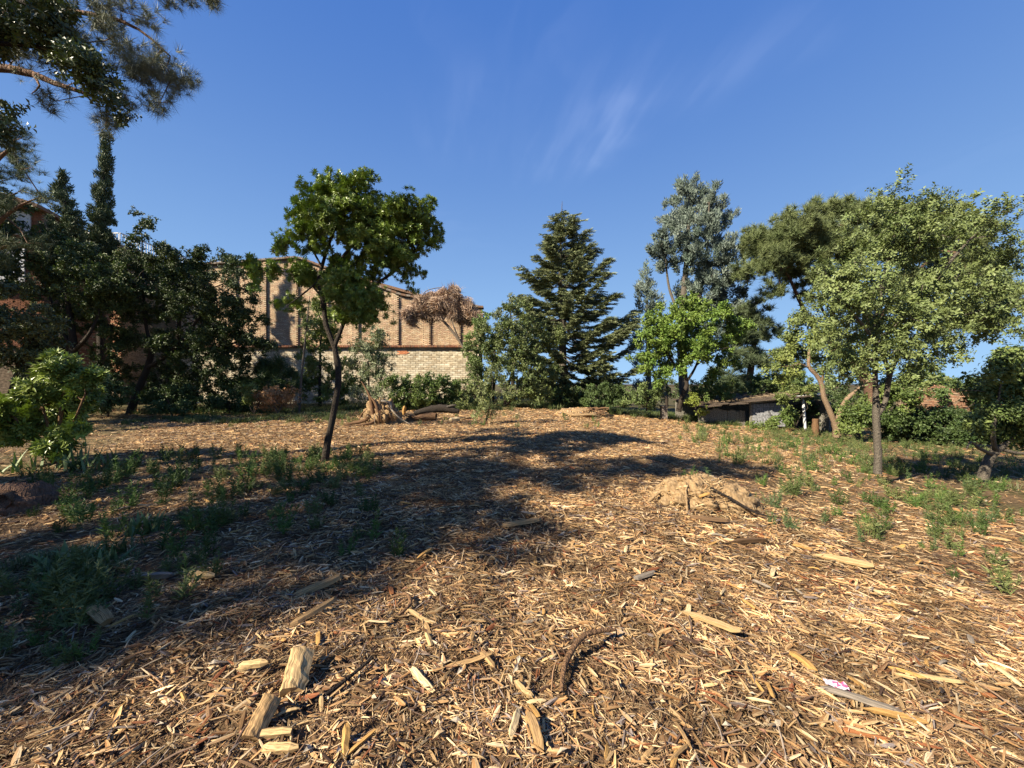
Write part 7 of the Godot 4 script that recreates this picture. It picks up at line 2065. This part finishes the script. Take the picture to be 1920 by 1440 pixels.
	finish(t, {"leaf": "bunch", "mat": "leaf", "m": 10, "spread": 0.26, "size": 0.24, "up": 0.3, "out": 0.4, "wild": 0.9, "a": Color(0.063, 0.105, 0.028), "b": Color(0.154, 0.196, 0.049), "step": 0.3, "tip": 0.006, "bark": "bark", "along": 0.45})
	t = plant("hedge_bush", 16.44, -16, "long dark clipped hedge, left half, below the pink wall", "shrub")
	limb(t, [Vector4(-0.02, -0.05, 0, 0.030), Vector4(0.26, 0.42, 0, 0.020), Vector4(0.35, 0.79, 0, 0.010)])
	limb(t, [Vector4(0.08, -0.05, 0, 0.030), Vector4(0.1, 0.42, 0, 0.020), Vector4(0.19, 0.79, 0, 0.010)])
	limb(t, [Vector4(0.01, -0.05, 0, 0.030), Vector4(0.16, 0.42, 0, 0.020), Vector4(-0.15, 0.79, 0, 0.010)])
	blob(t, Vector3(-0.54, 0.83, 0.09), Vector3(0.57, 0.53, 0.5), 19)
	blob(t, Vector3(0.04, 0.94, 0.18), Vector3(0.66, 0.48, 0.51), 20)
	blob(t, Vector3(0.98, 1, 0.02), Vector3(0.67, 0.44, 0.5), 18)
	blob(t, Vector3(0, 0.3, -0.22), Vector3(0.77, 0.36, 0.51), 16)
	blob(t, Vector3(1.23, 0.27, -0.42), Vector3(0.82, 0.36, 0.53), 17)
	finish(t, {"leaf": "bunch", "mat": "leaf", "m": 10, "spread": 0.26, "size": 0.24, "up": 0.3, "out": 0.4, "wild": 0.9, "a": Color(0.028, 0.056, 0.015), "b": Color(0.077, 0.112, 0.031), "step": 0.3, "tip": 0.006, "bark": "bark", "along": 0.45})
	t = plant("hedge_bush", 18.89, -16, "long dark clipped hedge, right half, below the pink wall", "shrub")
	limb(t, [Vector4(-0.07, 0.03, 0, 0.030), Vector4(-0.08, 0.49, 0, 0.020), Vector4(0.09, 0.87, 0, 0.010)])
	limb(t, [Vector4(0.05, 0.03, 0, 0.030), Vector4(0.11, 0.49, 0, 0.020), Vector4(-0.21, 0.87, 0, 0.010)])
	limb(t, [Vector4(0.08, 0.03, 0, 0.030), Vector4(-0.12, 0.49, 0, 0.020), Vector4(0.24, 0.87, 0, 0.010)])
	blob(t, Vector3(-0.18, 1.01, -0.43), Vector3(0.68, 0.46, 0.51), 18)
	blob(t, Vector3(-0.19, 1.01, 0.25), Vector3(0.66, 0.44, 0.49), 18)
	blob(t, Vector3(0.57, 0.85, 0.17), Vector3(0.57, 0.44, 0.46), 16)
	blob(t, Vector3(-1.08, 0.51, 0.46), Vector3(0.78, 0.35, 0.51), 17)
	blob(t, Vector3(-0.04, 0.44, 0.4), Vector3(0.78, 0.3, 0.49), 15)
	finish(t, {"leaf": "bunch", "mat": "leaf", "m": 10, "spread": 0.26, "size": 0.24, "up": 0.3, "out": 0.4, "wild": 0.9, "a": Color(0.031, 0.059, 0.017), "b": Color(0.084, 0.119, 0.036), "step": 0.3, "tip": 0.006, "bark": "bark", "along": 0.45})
	t = plant("bramble_bush", 21.44, -18.6, "tangled bush growing over the top of the pink wall", "shrub")
	limb(t, [Vector4(0.04, 0.48, 0, 0.030), Vector4(0.21, 1.02, 0, 0.020), Vector4(0.31, 1.46, 0, 0.010)])
	limb(t, [Vector4(0.02, 0.48, 0, 0.030), Vector4(-0.18, 1.02, 0, 0.020), Vector4(0.02, 1.46, 0, 0.010)])
	limb(t, [Vector4(0.08, 0.48, 0, 0.030), Vector4(-0.16, 1.02, 0, 0.020), Vector4(0.61, 1.46, 0, 0.010)])
	blob(t, Vector3(-0.05, 2.67, 0.04), Vector3(0.57, 0.31, 0.39), 5)
	blob(t, Vector3(0.9, 2.57, -0.11), Vector3(0.68, 0.36, 0.47), 7)
	blob(t, Vector3(-0.22, 2.83, -0.5), Vector3(0.32, 0.27, 0.26), 3)
	blob(t, Vector3(1.69, 2.36, -0.11), Vector3(0.78, 0.47, 0.56), 11)
	blob(t, Vector3(1.69, 1.57, -0.32), Vector3(0.79, 0.53, 0.59), 12)
	blob(t, Vector3(-0.56, 2.24, 0.15), Vector3(0.36, 0.36, 0.32), 4)
	finish(t, {"leaf": "bunch", "mat": "leaf", "m": 10, "spread": 0.26, "size": 0.24, "up": 0.3, "out": 0.4, "wild": 0.9, "a": Color(0.042, 0.077, 0.022), "b": Color(0.112, 0.154, 0.042), "step": 0.3, "tip": 0.006, "bark": "bark", "along": 0.45})
	t = plant("low_tree", 10.17, -8.3, "low bushy tree with short leaning trunk at the right edge", "tree")
	limb(t, [Vector4(0, -0.02, 0, 0.098), Vector4(0.07, 0.27, 0, 0.086), Vector4(0.21, 0.53, 0, 0.079), Vector4(0.35, 0.65, 0, 0.068)])
	limb(t, [Vector4(0.35, 0.65, 0, 0.053), Vector4(0.67, 0.9, 0, 0.038), Vector4(1.01, 1.36, 0, 0.022), Vector4(1.13, 2.05, 0, 0.011)])
	limb(t, [Vector4(0.28, 0.58, 0, 0.045), Vector4(-0.15, 1.05, 0.3, 0.038), Vector4(-0.06, 1.61, 0.3, 0.022), Vector4(0.05, 2.27, 0.3, 0.009)])
	limb(t, [Vector4(0.21, 0.53, 0, 0.038), Vector4(-0.45, 0.72, 0.3, 0.030), Vector4(-0.61, 0.85, 0.3, 0.019), Vector4(-0.82, 0.71, 0.4, 0.011)])
	limb(t, [Vector4(0.35, 0.65, 0, 0.038), Vector4(0.9, 0.55, 0, 0.030), Vector4(1.59, 0.67, 0, 0.015)])
	limb(t, [Vector4(0.32, 1.59, 0, 0.019), Vector4(-0.15, 1.88, 0.2, 0.011), Vector4(-0.72, 1.92, 0.2, 0.005)])
	blob(t, Vector3(0.09, 2.66, 0.4), Vector3(0.22, 0.2, 0.19), 6)
	blob(t, Vector3(-0.09, 2.33, 0.41), Vector3(0.33, 0.24, 0.26), 11)
	blob(t, Vector3(0.69, 2.39, 0.11), Vector3(0.32, 0.27, 0.27), 11)
	blob(t, Vector3(0.35, 1.99, -0.11), Vector3(0.37, 0.23, 0.27), 10)
	blob(t, Vector3(1.18, 1.87, -0.39), Vector3(0.43, 0.31, 0.34), 15)
	blob(t, Vector3(0.87, 2.05, 0.19), Vector3(0.45, 0.41, 0.39), 23)
	blob(t, Vector3(-0.26, 1.88, 0.05), Vector3(0.18, 0.11, 0.13), 3)
	blob(t, Vector3(0.05, 1.49, 0.22), Vector3(0.38, 0.25, 0.28), 12)
	blob(t, Vector3(1.01, 1.35, -0.13), Vector3(0.42, 0.3, 0.33), 15)
	blob(t, Vector3(0.82, 1.39, 0.39), Vector3(0.44, 0.33, 0.35), 19)
	blob(t, Vector3(0.57, 1.04, -0.29), Vector3(0.31, 0.19, 0.23), 7)
	blob(t, Vector3(0.92, 0.93, -0.19), Vector3(0.35, 0.21, 0.25), 9)
	blob(t, Vector3(1.56, 0.87, -0.23), Vector3(0.43, 0.24, 0.3), 12)
	blob(t, Vector3(-0.17, 1.26, 0.12), Vector3(0.18, 0.18, 0.16), 4)
	finish(t, {"leaf": "spray", "mat": "leaf", "m": 9, "spread": 0.16, "size": 0.19, "up": 0.3, "out": 0.5, "wild": 0.8, "a": Color(0.063, 0.105, 0.028), "b": Color(0.168, 0.21, 0.063), "step": 0.22, "tip": 0.004, "bark": "grey_bark", "along": 0.4})
	t = plant("far_pine", 59.06, -45, "greyish far pine crown showing above the low tree at the right edge", "tree")
	limb(t, [Vector4(0, 0.74, 0, 0.300), Vector4(0, 4.8, 0, 0.250), Vector4(-0.31, 6.99, 0, 0.100)])
	blob(t, Vector3(-1.96, 6.5, 0.79), Vector3(1.35, 0.61, 0.88), 4)
	blob(t, Vector3(1.19, 7.04, -0.67), Vector3(1.4, 0.63, 0.91), 4)
	blob(t, Vector3(1.2, 6.35, 0.27), Vector3(1.49, 0.75, 1.01), 6)
	blob(t, Vector3(-1.01, 5.4, 0.53), Vector3(1.85, 0.62, 1.11), 6)
	finish(t, {"leaf": "far_tuft", "mat": "needle", "m": 10, "spread": 0.4, "size": 0.6, "up": 0.9, "out": 0.35, "wild": 0.6, "a": Color(0.112, 0.133, 0.084), "b": Color(0.196, 0.21, 0.14), "step": 0.5, "tip": 0.014, "bark": "pine_bark", "along": 0.35, "sag": -0.02})  # pale greyish needle tones
	t = plant("far_tree", 8.89, -40, "far dark tree filling the gap right of the conical conifer", "tree", "trees behind the clearing")
	limb(t, [Vector4(0, -0.87, 0, 0.200), Vector4(0, 1.36, 0, 0.150), Vector4(0, 2.36, 0, 0.050)])
	blob(t, Vector3(-1.57, 1.35, -0.55), Vector3(1.91, 1.01, 1.32), 6)
	blob(t, Vector3(0.76, 1.8, -0.87), Vector3(2.27, 1.02, 1.48), 7)
	blob(t, Vector3(2.46, 1.08, 0.13), Vector3(1.88, 1, 1.3), 6)
	blob(t, Vector3(-0.15, 0.38, 0.66), Vector3(3.28, 0.76, 1.82), 8)
	finish(t, {"leaf": "bunch", "mat": "leaf", "m": 5, "spread": 0.5, "size": 0.6, "up": 0.3, "out": 0.4, "wild": 0.9, "a": Color(0.049, 0.077, 0.031), "b": Color(0.119, 0.154, 0.063), "step": 0.8, "tip": 0.008, "bark": "bark", "along": 0.45})
	t = plant("far_tree", 2.64, -38, "far dark tree filling the gap left of the conical conifer", "tree", "trees behind the clearing")
	limb(t, [Vector4(0, -1.25, 0, 0.200), Vector4(0, 0.86, 0, 0.150), Vector4(0, 1.81, 0, 0.050)])
	blob(t, Vector3(-1.6, 0.87, 0.76), Vector3(1.76, 0.93, 1.21), 6)
	blob(t, Vector3(0.49, 1.29, 0.46), Vector3(2.09, 0.94, 1.36), 7)
	blob(t, Vector3(2.4, 0.6, -0.17), Vector3(1.8, 0.95, 1.24), 6)
	blob(t, Vector3(0.01, -0.09, -0.15), Vector3(3.18, 0.74, 1.76), 8)
	finish(t, {"leaf": "bunch", "mat": "leaf", "m": 5, "spread": 0.5, "size": 0.6, "up": 0.3, "out": 0.4, "wild": 0.9, "a": Color(0.049, 0.077, 0.031), "b": Color(0.119, 0.154, 0.063), "step": 0.8, "tip": 0.008, "bark": "bark", "along": 0.45})
	t = plant("far_tree", 28.89, -40, "far dark tree behind the shed", "tree", "trees behind the clearing")
	limb(t, [Vector4(0, 0.22, 0, 0.200), Vector4(0, 2.44, 0, 0.150), Vector4(0, 3.44, 0, 0.050)])
	blob(t, Vector3(-1.71, 2.44, 0.06), Vector3(1.89, 1, 1.3), 6)
	blob(t, Vector3(-0.04, 2.89, 0.81), Vector3(2.18, 0.98, 1.42), 7)
	blob(t, Vector3(2.81, 2.15, -0.4), Vector3(1.91, 1.01, 1.31), 6)
	blob(t, Vector3(0.32, 1.42, -0.44), Vector3(3.37, 0.79, 1.87), 8)
	finish(t, {"leaf": "bunch", "mat": "leaf", "m": 5, "spread": 0.5, "size": 0.6, "up": 0.3, "out": 0.4, "wild": 0.9, "a": Color(0.049, 0.077, 0.031), "b": Color(0.119, 0.154, 0.063), "step": 0.8, "tip": 0.008, "bark": "bark", "along": 0.45})
	t = plant("far_tree", 39.06, -38, "far green tree behind the pink wall", "tree", "trees behind the clearing")
	limb(t, [Vector4(0, 0.86, 0, 0.200), Vector4(0, 2.98, 0, 0.150), Vector4(0, 3.92, 0, 0.050)])
	blob(t, Vector3(-1.79, 2.98, 0.21), Vector3(1.78, 0.94, 1.23), 6)
	blob(t, Vector3(-0.44, 3.4, 0.93), Vector3(2.06, 0.93, 1.34), 7)
	blob(t, Vector3(3.06, 2.7, -0.63), Vector3(1.82, 0.97, 1.26), 6)
	blob(t, Vector3(0.97, 1.99, -0.94), Vector3(3.24, 0.76, 1.8), 8)
	finish(t, {"leaf": "bunch", "mat": "leaf", "m": 5, "spread": 0.5, "size": 0.6, "up": 0.3, "out": 0.4, "wild": 0.9, "a": Color(0.049, 0.077, 0.031), "b": Color(0.119, 0.154, 0.063), "step": 0.8, "tip": 0.008, "bark": "bark", "along": 0.45})
	t = plant("far_tree", 48.42, -42, "far green tree on the skyline over the hedge", "tree", "trees behind the clearing")
	limb(t, [Vector4(0, 0.63, 0, 0.200), Vector4(0, 2.97, 0, 0.150), Vector4(0, 4.02, 0, 0.050)])
	blob(t, Vector3(-0.9, 2.96, -0.77), Vector3(2.02, 1.07, 1.39), 6)
	blob(t, Vector3(0.44, 3.43, 0.13), Vector3(2.33, 1.05, 1.52), 7)
	blob(t, Vector3(2.37, 2.68, 0.21), Vector3(1.97, 1.04, 1.36), 6)
	blob(t, Vector3(0.73, 1.89, -0.63), Vector3(3.55, 0.83, 1.97), 8)
	finish(t, {"leaf": "bunch", "mat": "leaf", "m": 5, "spread": 0.5, "size": 0.6, "up": 0.3, "out": 0.4, "wild": 0.9, "a": Color(0.049, 0.077, 0.031), "b": Color(0.119, 0.154, 0.063), "step": 0.8, "tip": 0.008, "bark": "bark", "along": 0.45})
	t = plant("far_tree", 35, -42, "far tree low behind the pruned pale tree", "tree", "trees behind the clearing")
	limb(t, [Vector4(0, 0.38, 0, 0.200), Vector4(0, 2.72, 0, 0.150), Vector4(0, 3.77, 0, 0.050)])
	blob(t, Vector3(-1.26, 2.71, -0.62), Vector3(2.01, 1.07, 1.39), 6)
	blob(t, Vector3(0.42, 3.18, 0.19), Vector3(2.32, 1.05, 1.52), 7)
	blob(t, Vector3(2.36, 2.43, 0.29), Vector3(1.97, 1.04, 1.36), 6)
	blob(t, Vector3(-0.32, 1.68, 0.38), Vector3(3.47, 0.81, 1.92), 8)
	finish(t, {"leaf": "bunch", "mat": "leaf", "m": 5, "spread": 0.5, "size": 0.6, "up": 0.3, "out": 0.4, "wild": 0.9, "a": Color(0.049, 0.077, 0.031), "b": Color(0.119, 0.154, 0.063), "step": 0.8, "tip": 0.008, "bark": "bark", "along": 0.45})
	t = plant("far_tree", 23.92, -42, "far tree low behind the bright green tree", "tree", "trees behind the clearing")
	limb(t, [Vector4(0, -0.17, 0, 0.200), Vector4(0, 2.16, 0, 0.150), Vector4(0, 3.21, 0, 0.050)])
	blob(t, Vector3(-1.99, 2.17, 0.46), Vector3(1.96, 1.04, 1.35), 6)
	blob(t, Vector3(1.1, 2.63, -0.88), Vector3(2.38, 1.07, 1.55), 7)
	blob(t, Vector3(2.64, 1.87, -0.03), Vector3(1.98, 1.05, 1.37), 6)
	blob(t, Vector3(-0.38, 1.14, 0.67), Vector3(3.44, 0.8, 1.91), 8)
	finish(t, {"leaf": "bunch", "mat": "leaf", "m": 5, "spread": 0.5, "size": 0.6, "up": 0.3, "out": 0.4, "wild": 0.9, "a": Color(0.049, 0.077, 0.031), "b": Color(0.119, 0.154, 0.063), "step": 0.8, "tip": 0.008, "bark": "bark", "along": 0.45})
	t = plant("far_tree", 17.72, -44, "far tree low behind the narrow blue conifer", "tree", "trees behind the clearing")
	limb(t, [Vector4(0, -0.62, 0, 0.200), Vector4(0, 1.83, 0, 0.150), Vector4(0, 2.93, 0, 0.050)])
	blob(t, Vector3(-2.16, 1.84, 0.91), Vector3(2.03, 1.08, 1.4), 6)
	blob(t, Vector3(0.76, 2.31, -0.36), Vector3(2.46, 1.11, 1.61), 7)
	blob(t, Vector3(2.42, 1.53, 0.7), Vector3(2.04, 1.08, 1.41), 6)
	blob(t, Vector3(-0.12, 0.74, 0.29), Vector3(3.64, 0.85, 2.02), 8)
	finish(t, {"leaf": "bunch", "mat": "leaf", "m": 5, "spread": 0.5, "size": 0.6, "up": 0.3, "out": 0.4, "wild": 0.9, "a": Color(0.049, 0.077, 0.031), "b": Color(0.119, 0.154, 0.063), "step": 0.8, "tip": 0.008, "bark": "bark", "along": 0.45})
	t = plant("laurel_shrub", -8.79, -7.4, "sunlit yellow-green broad-leaved shrub at the left edge", "shrub")
	limb(t, [Vector4(-0.05, 0.07, 0, 0.030), Vector4(-0.1, 0.55, 0, 0.025), Vector4(-0.26, 1.16, 0, 0.015)])
	limb(t, [Vector4(0, 0.07, 0, 0.030), Vector4(0.07, 0.75, 0, 0.022), Vector4(0.15, 1.47, 0, 0.012)])
	limb(t, [Vector4(0.07, 0.07, 0, 0.028), Vector4(0.54, 0.77, 0.2, 0.020), Vector4(0.9, 1.38, 0.3, 0.010)])
	limb(t, [Vector4(-0.07, 0.07, 0, 0.025), Vector4(-0.21, 0.57, 0.2, 0.018), Vector4(-0.43, 0.98, 0.3, 0.010)])
	blob(t, Vector3(0.5, 1.87, 0.34), Vector3(0.29, 0.16, 0.2), 12)
	blob(t, Vector3(-0.47, 1.73, -0.22), Vector3(0.28, 0.15, 0.19), 9)
	blob(t, Vector3(0.64, 1.67, 0.16), Vector3(0.36, 0.2, 0.25), 19)
	blob(t, Vector3(-0.12, 1.43, 0.27), Vector3(0.36, 0.18, 0.24), 17)
	blob(t, Vector3(0.08, 1.42, -0.02), Vector3(0.47, 0.25, 0.32), 29)
	blob(t, Vector3(0.26, 1.41, -0.32), Vector3(0.28, 0.17, 0.2), 11)
	blob(t, Vector3(-1.14, 1.2, -0.25), Vector3(0.36, 0.19, 0.25), 16)
	blob(t, Vector3(-0.7, 1.04, -0.27), Vector3(0.47, 0.23, 0.32), 25)
	blob(t, Vector3(-0.17, 1.04, -0.33), Vector3(0.47, 0.24, 0.32), 25)
	blob(t, Vector3(-1.29, 0.83, -0.28), Vector3(0.26, 0.19, 0.2), 11)
	blob(t, Vector3(-0.55, 0.71, 0.09), Vector3(0.35, 0.18, 0.24), 16)
	blob(t, Vector3(-0.54, 0.66, -0.32), Vector3(0.43, 0.21, 0.29), 21)
	blob(t, Vector3(-0.55, 0.52, 0.21), Vector3(0.24, 0.1, 0.15), 6)
	blob(t, Vector3(0.47, 0.72, 0.19), Vector3(0.26, 0.16, 0.19), 11)
	blob(t, Vector3(-0.05, 0.43, 0.25), Vector3(0.3, 0.12, 0.19), 9)
	blob(t, Vector3(0.34, 0.38, 0.24), Vector3(0.26, 0.12, 0.17), 8)
	blob(t, Vector3(0.96, 1.72, 0.17), Vector3(0.16, 0.12, 0.13), 5)
	blob(t, Vector3(-0.58, 1.08, 0.34), Vector3(0.2, 0.16, 0.16), 8)
	blob(t, Vector3(-0.79, 0.79, 0.37), Vector3(0.29, 0.23, 0.24), 19)
	blob(t, Vector3(0.58, 1.27, 0.1), Vector3(0.3, 0.18, 0.22), 14)
	blob(t, Vector3(0.34, 2.04, 0.37), Vector3(0.14, 0.08, 0.1), 3)
	finish(t, {"leaf": "whorl", "mat": "gloss_leaf", "m": 5, "spread": 0.1, "size": 0.12, "up": 0.5, "out": 0.7, "wild": 0.5, "a": Color(0.098, 0.14, 0.031), "b": Color(0.266, 0.322, 0.07), "step": 0.2, "tip": 0.004, "bark": "root", "along": 0.35})
	# single leaves of the sunlit shrub that stand out one by one
	var one := MB.new()
	leaf_into(one, Vector3.ZERO, Vector3.UP, Vector3.BACK, 1.0, 0.4, Color(0.15, 0.18, 0.04), 0.15)
	var leaf := one.mesh(M.gloss_leaf)
	for i in 150:
		var e := t.ends[rng.randi() % t.ends.size()]
		var l := part(t.thing, "leaf", leaf)
		var z := rf(0.1, 0.15)
		l.transform = Transform3D(aim(Vector3(rf(-1, 1), rf(-0.3, 0.6), rf(0, 1)), rf(0, TAU)).scaled(Vector3(z, z, z)), t.p[e] + rdir() * 0.1 + Vector3(0, 0.03, 0.06))
	make_mulch()
	make_big_chips()
	special_chips()
	stumps()
	weeds()
	iris("iris_clump", spot(-8.0, -7.0), 46, "clump of sword-shaped iris leaves in front of the sunlit shrub", 0.5, 0.62)
	iris("iris_clump", spot(-9.0, -6.9), 26, "smaller clump of iris leaves at the left edge below the shrub", 0.45, 0.5)
	iris("grass_clump", spot(-3.75, -3.35), 60, "bright tuft of long grass at the near left edge", 0.26, 0.3)
	iris("grass_clump", spot(-3.95, -4.1), 34, "small upright grass tuft in the shade behind the bright tuft", 0.3, 0.14)

func special_chips():
	# length, thickness, width; turn 0 points along x
	chip("split_block", -1.13, -2.02, Vector3(0.22, 0.06, 0.085), 1.85, "straw", "thick split block with a furrowed cut face, tallest piece at lower left", "", 0.3, 0.2, 0.09, 7).set_meta("category", "wood block")
	chip("split_block", -1.12, -1.72, Vector3(0.15, 0.05, 0.06), 1.5, "tan", "half-round split log standing on end at the bottom left", "", 0.5, 0.4, 0.06, 7).set_meta("category", "wood block")
	chip("wood_chip", -1.42, -2.1, Vector3(0.145, 0.0263, 0.0272), 0.1, "straw", "short straight slat pointing at the thick split block", "", 0.1, 0, 0.06, 1)
	chip("wood_chip", -0.48, -2.05, Vector3(0.209, 0.0191, 0.0347), -0.75, "cream", "long pale slat with a bark edge right of the thick split block", "", -0.08, 0.2, 0.030, 1)
	chip("wood_chip", -0.25, -2.2, Vector3(0.26, 0.0338, 0.0367), 0.28, "tan", "fibrous brown strip lying across the middle of the near mulch", "", 0.1, 0, 0.030, 5)
	chip("wood_chip", -0.62, -2.62, Vector3(0.231, 0.03, 0.0381), -0.55, "straw", "curved yellow chip with a bent end above the fibrous strip", "", -0.1, 0, 0.030, 5)
	chip("wood_chip", 0.06, -2.0, Vector3(0.116, 0.036, 0.0326), -0.75, "straw", "rounded yellow peg lying near the bottom centre", "", -0.1, 0, 0.030, 5)
	chip("wood_chip", 1.32, -2.55, Vector3(0.34, 0.0225, 0.0374), -0.72, "straw", "long yellow splinter pointing up to the left in the right half", "", 0.02, 0.2, 0.05, 2)
	chip("wood_chip", 2.35, -2.15, Vector3(0.264, 0.0139, 0.0211), -0.25, "straw", "very long straight splinter in the lower right corner", "", 0.0, 0.2, 0.030, 0)
	chip("wood_chip", 1.85, -1.85, Vector3(0.23, 0.0135, 0.0245), -0.35, "ochre", "long curved shaving at the bottom right", "", 0.0, 0.3, 0.030, 2)
	chip("wood_chip", 1.6, -1.75, Vector3(0.178, 0.0132, 0.0143), -0.3, "rust", "reddish torn bark strip at the bottom right", "", 0.0, 0.3, 0.024, 0)
	chip("wood_chip", 1.7, -2.25, Vector3(0.136, 0.024, 0.0272), 1.9, "ochre", "stout orange chip right of the crumpled wrapper", "", 0.1, 0.3, 0.036, 2)
	chip("wood_chip", 0.1, -1.72, Vector3(0.14, 0.0281, 0.0306), 1.9, "tan", "upright brown strip at the bottom centre", "", 0.3, 0.2, 0.042, 2)
	chip("wood_chip", -1.05, -1.68, Vector3(0.159, 0.0255, 0.0289), 0.06, "straw", "upper of two parallel pale slats at the bottom left", "", 0.04, 0.2, 0.030, 3)
	chip("wood_chip", -0.98, -1.62, Vector3(0.145, 0.0255, 0.0289), 0.02, "straw", "lower of two parallel pale slats at the bottom left", "", 0.02, 0.2, 0.030, 1)
	chip("wood_chip", -0.72, -1.66, Vector3(0.116, 0.03, 0.0272), 1.9, "ochre", "brown peg leaning up right of the two parallel slats", "", 0.5, 0.2, 0.048, 5)
	chip("wood_chip", -2.75, -2.55, Vector3(0.221, 0.045, 0.0612), -0.4, "tan", "thick pale chunk at the lower left", "", -0.2, 0.2, 0.07, 3)
	chip("wood_chip", -2.55, -3.15, Vector3(0.255, 0.03, 0.0476), -0.2, "straw", "broad golden slat right of the bright grass tuft", "", 0.05, 0.2, 0.06, 1)
	chip("wood_chip", -2.9, -3.1, Vector3(0.272, 0.0375, 0.0408), 0.15, "grey", "grey broken branch piece left of the broad golden slat", "", 0.05, 0.2, 0.05, 2)
	chip("wood_chip", -1.5, -2.95, Vector3(0.357, 0.0525, 0.0476), 0.75, "tan", "fibrous log strip slanting up to the right at left of centre", "", 0.1, 0.2, 0.06, 0)
	chip("wood_chip", -1.35, -2.6, Vector3(0.306, 0.0375, 0.034), 0.9, "tan", "bundle-like torn strip above the thick split block", "", 0.15, 0.2, 0.06, 0)
	chip("wood_chip", 3.15, -3.65, Vector3(0.42, 0.0175, 0.07), -0.6, "straw", "big flat yellow plank splinter on the edge of the bank", "", 0.0, 0.3, 0.036, 2)
	chip("wood_chip", 0.1, -4.35, Vector3(0.468, 0.045, 0.0544), 0.3, "tan", "long dull log piece at the edge of the big shadow", "", 0.04, 0.2, 0.06, 0)
	chip("wood_chip", 2.35, -4.6, Vector3(0.425, 0.045, 0.0408), -0.35, "umber", "dark charred stick on the bank below the stump", "", 0.0, 0.2, 0.05, 0)
	chip("wood_chip", 2.5, -4.05, Vector3(0.425, 0.0375, 0.0408), 0.15, "umber", "second dark stick lower on the bank", "", 0.0, 0.2, 0.05, 2)
	chip("wood_chip", 1.1, -3.2, Vector3(0.255, 0.03, 0.0306), 0.5, "grey", "grey twig piece in the middle of the sunny mulch", "", 0.0, 0.2, 0.05, 0)
	chip("plank", 1.78, -1.95, Vector3(0.343, 0.00975, 0.0442), -0.55, "grey", "grey weathered plank half buried at the lower right", "", 0.0, 0.1, 0.025, 4).set_meta("category", "plank")
	chip("wood_chip", 2.55, -2.05, Vector3(0.0666, 0.0135, 0.0245), -0.3, "rust", "dark red bark flake near the right bottom corner", "", 0.0, 0.1, 0.030, 3)
	var o := thing("curved_branch", spot(0.32, -2.15), "thin dark curved branch lying in the near centre of the mulch", "branch")
	root(o, [Vector4(-0.07, 0.03, 0.2, 0.012), Vector4(-0.02, 0.06, 0.02, 0.016), Vector4(0.12, 0.09, -0.16, 0.017), Vector4(0.33, 0.06, -0.26, 0.01)], M.root, "stem")
	root(o, [Vector4(0.12, 0.09, -0.16, 0.008), Vector4(0.17, 0.07, -0.13, 0.006)], M.root, "twig")
	o = thing("curved_branch", spot(-0.75, -2.75), "hooked reddish branch curling above the pale slat", "branch")
	o.scale = Vector3.ONE * 0.78
	root(o, [Vector4(-0.22, 0.05, -0.1, 0.014), Vector4(-0.05, 0.09, -0.12, 0.016), Vector4(0.03, 0.07, 0.02, 0.016), Vector4(-0.06, 0.04, 0.16, 0.012), Vector4(-0.14, 0.02, 0.2, 0.008)], M.root, "stem")
	o = thing("curved_branch", spot(-0.95, -2.0), "straight dark twig right of the thick split block", "branch")
	o.scale = Vector3.ONE * 0.78
	root(o, [Vector4(0.22, 0.07, -0.2, 0.008), Vector4(0.12, 0.05, -0.05, 0.012), Vector4(0.02, 0.04, 0.1, 0.014), Vector4(-0.06, 0.03, 0.2, 0.012)], M.dark_bark, "stem")
	o = thing("crumpled_wrapper", spot(1.73, -2.05, 0.045), "crumpled pink and white wrapper on the chips at lower right", "litter")
	var m := MB.new()
	var grid := []
	for j in 6:
		for i in 9:
			grid.append(Vector3((i - 4) * 0.013, 0.012 * wob.get_noise_2d(i * 0.7, j * 0.7) + rf(0, 0.008), (j - 2.5) * 0.011))
	for j in 5:
		for i in 8:
			var a := j * 9 + i
			var col := Color(0.75, 0.12, 0.25) if (i + j * 2) % 5 < 2 and i > 2 else Color(0.8, 0.75, 0.78)
			m.quad(grid[a + 9], grid[a + 10], grid[a + 1], grid[a], col)
	part(o, "foil", m.mesh(M.wrapper))
	o.rotation.y = -0.4
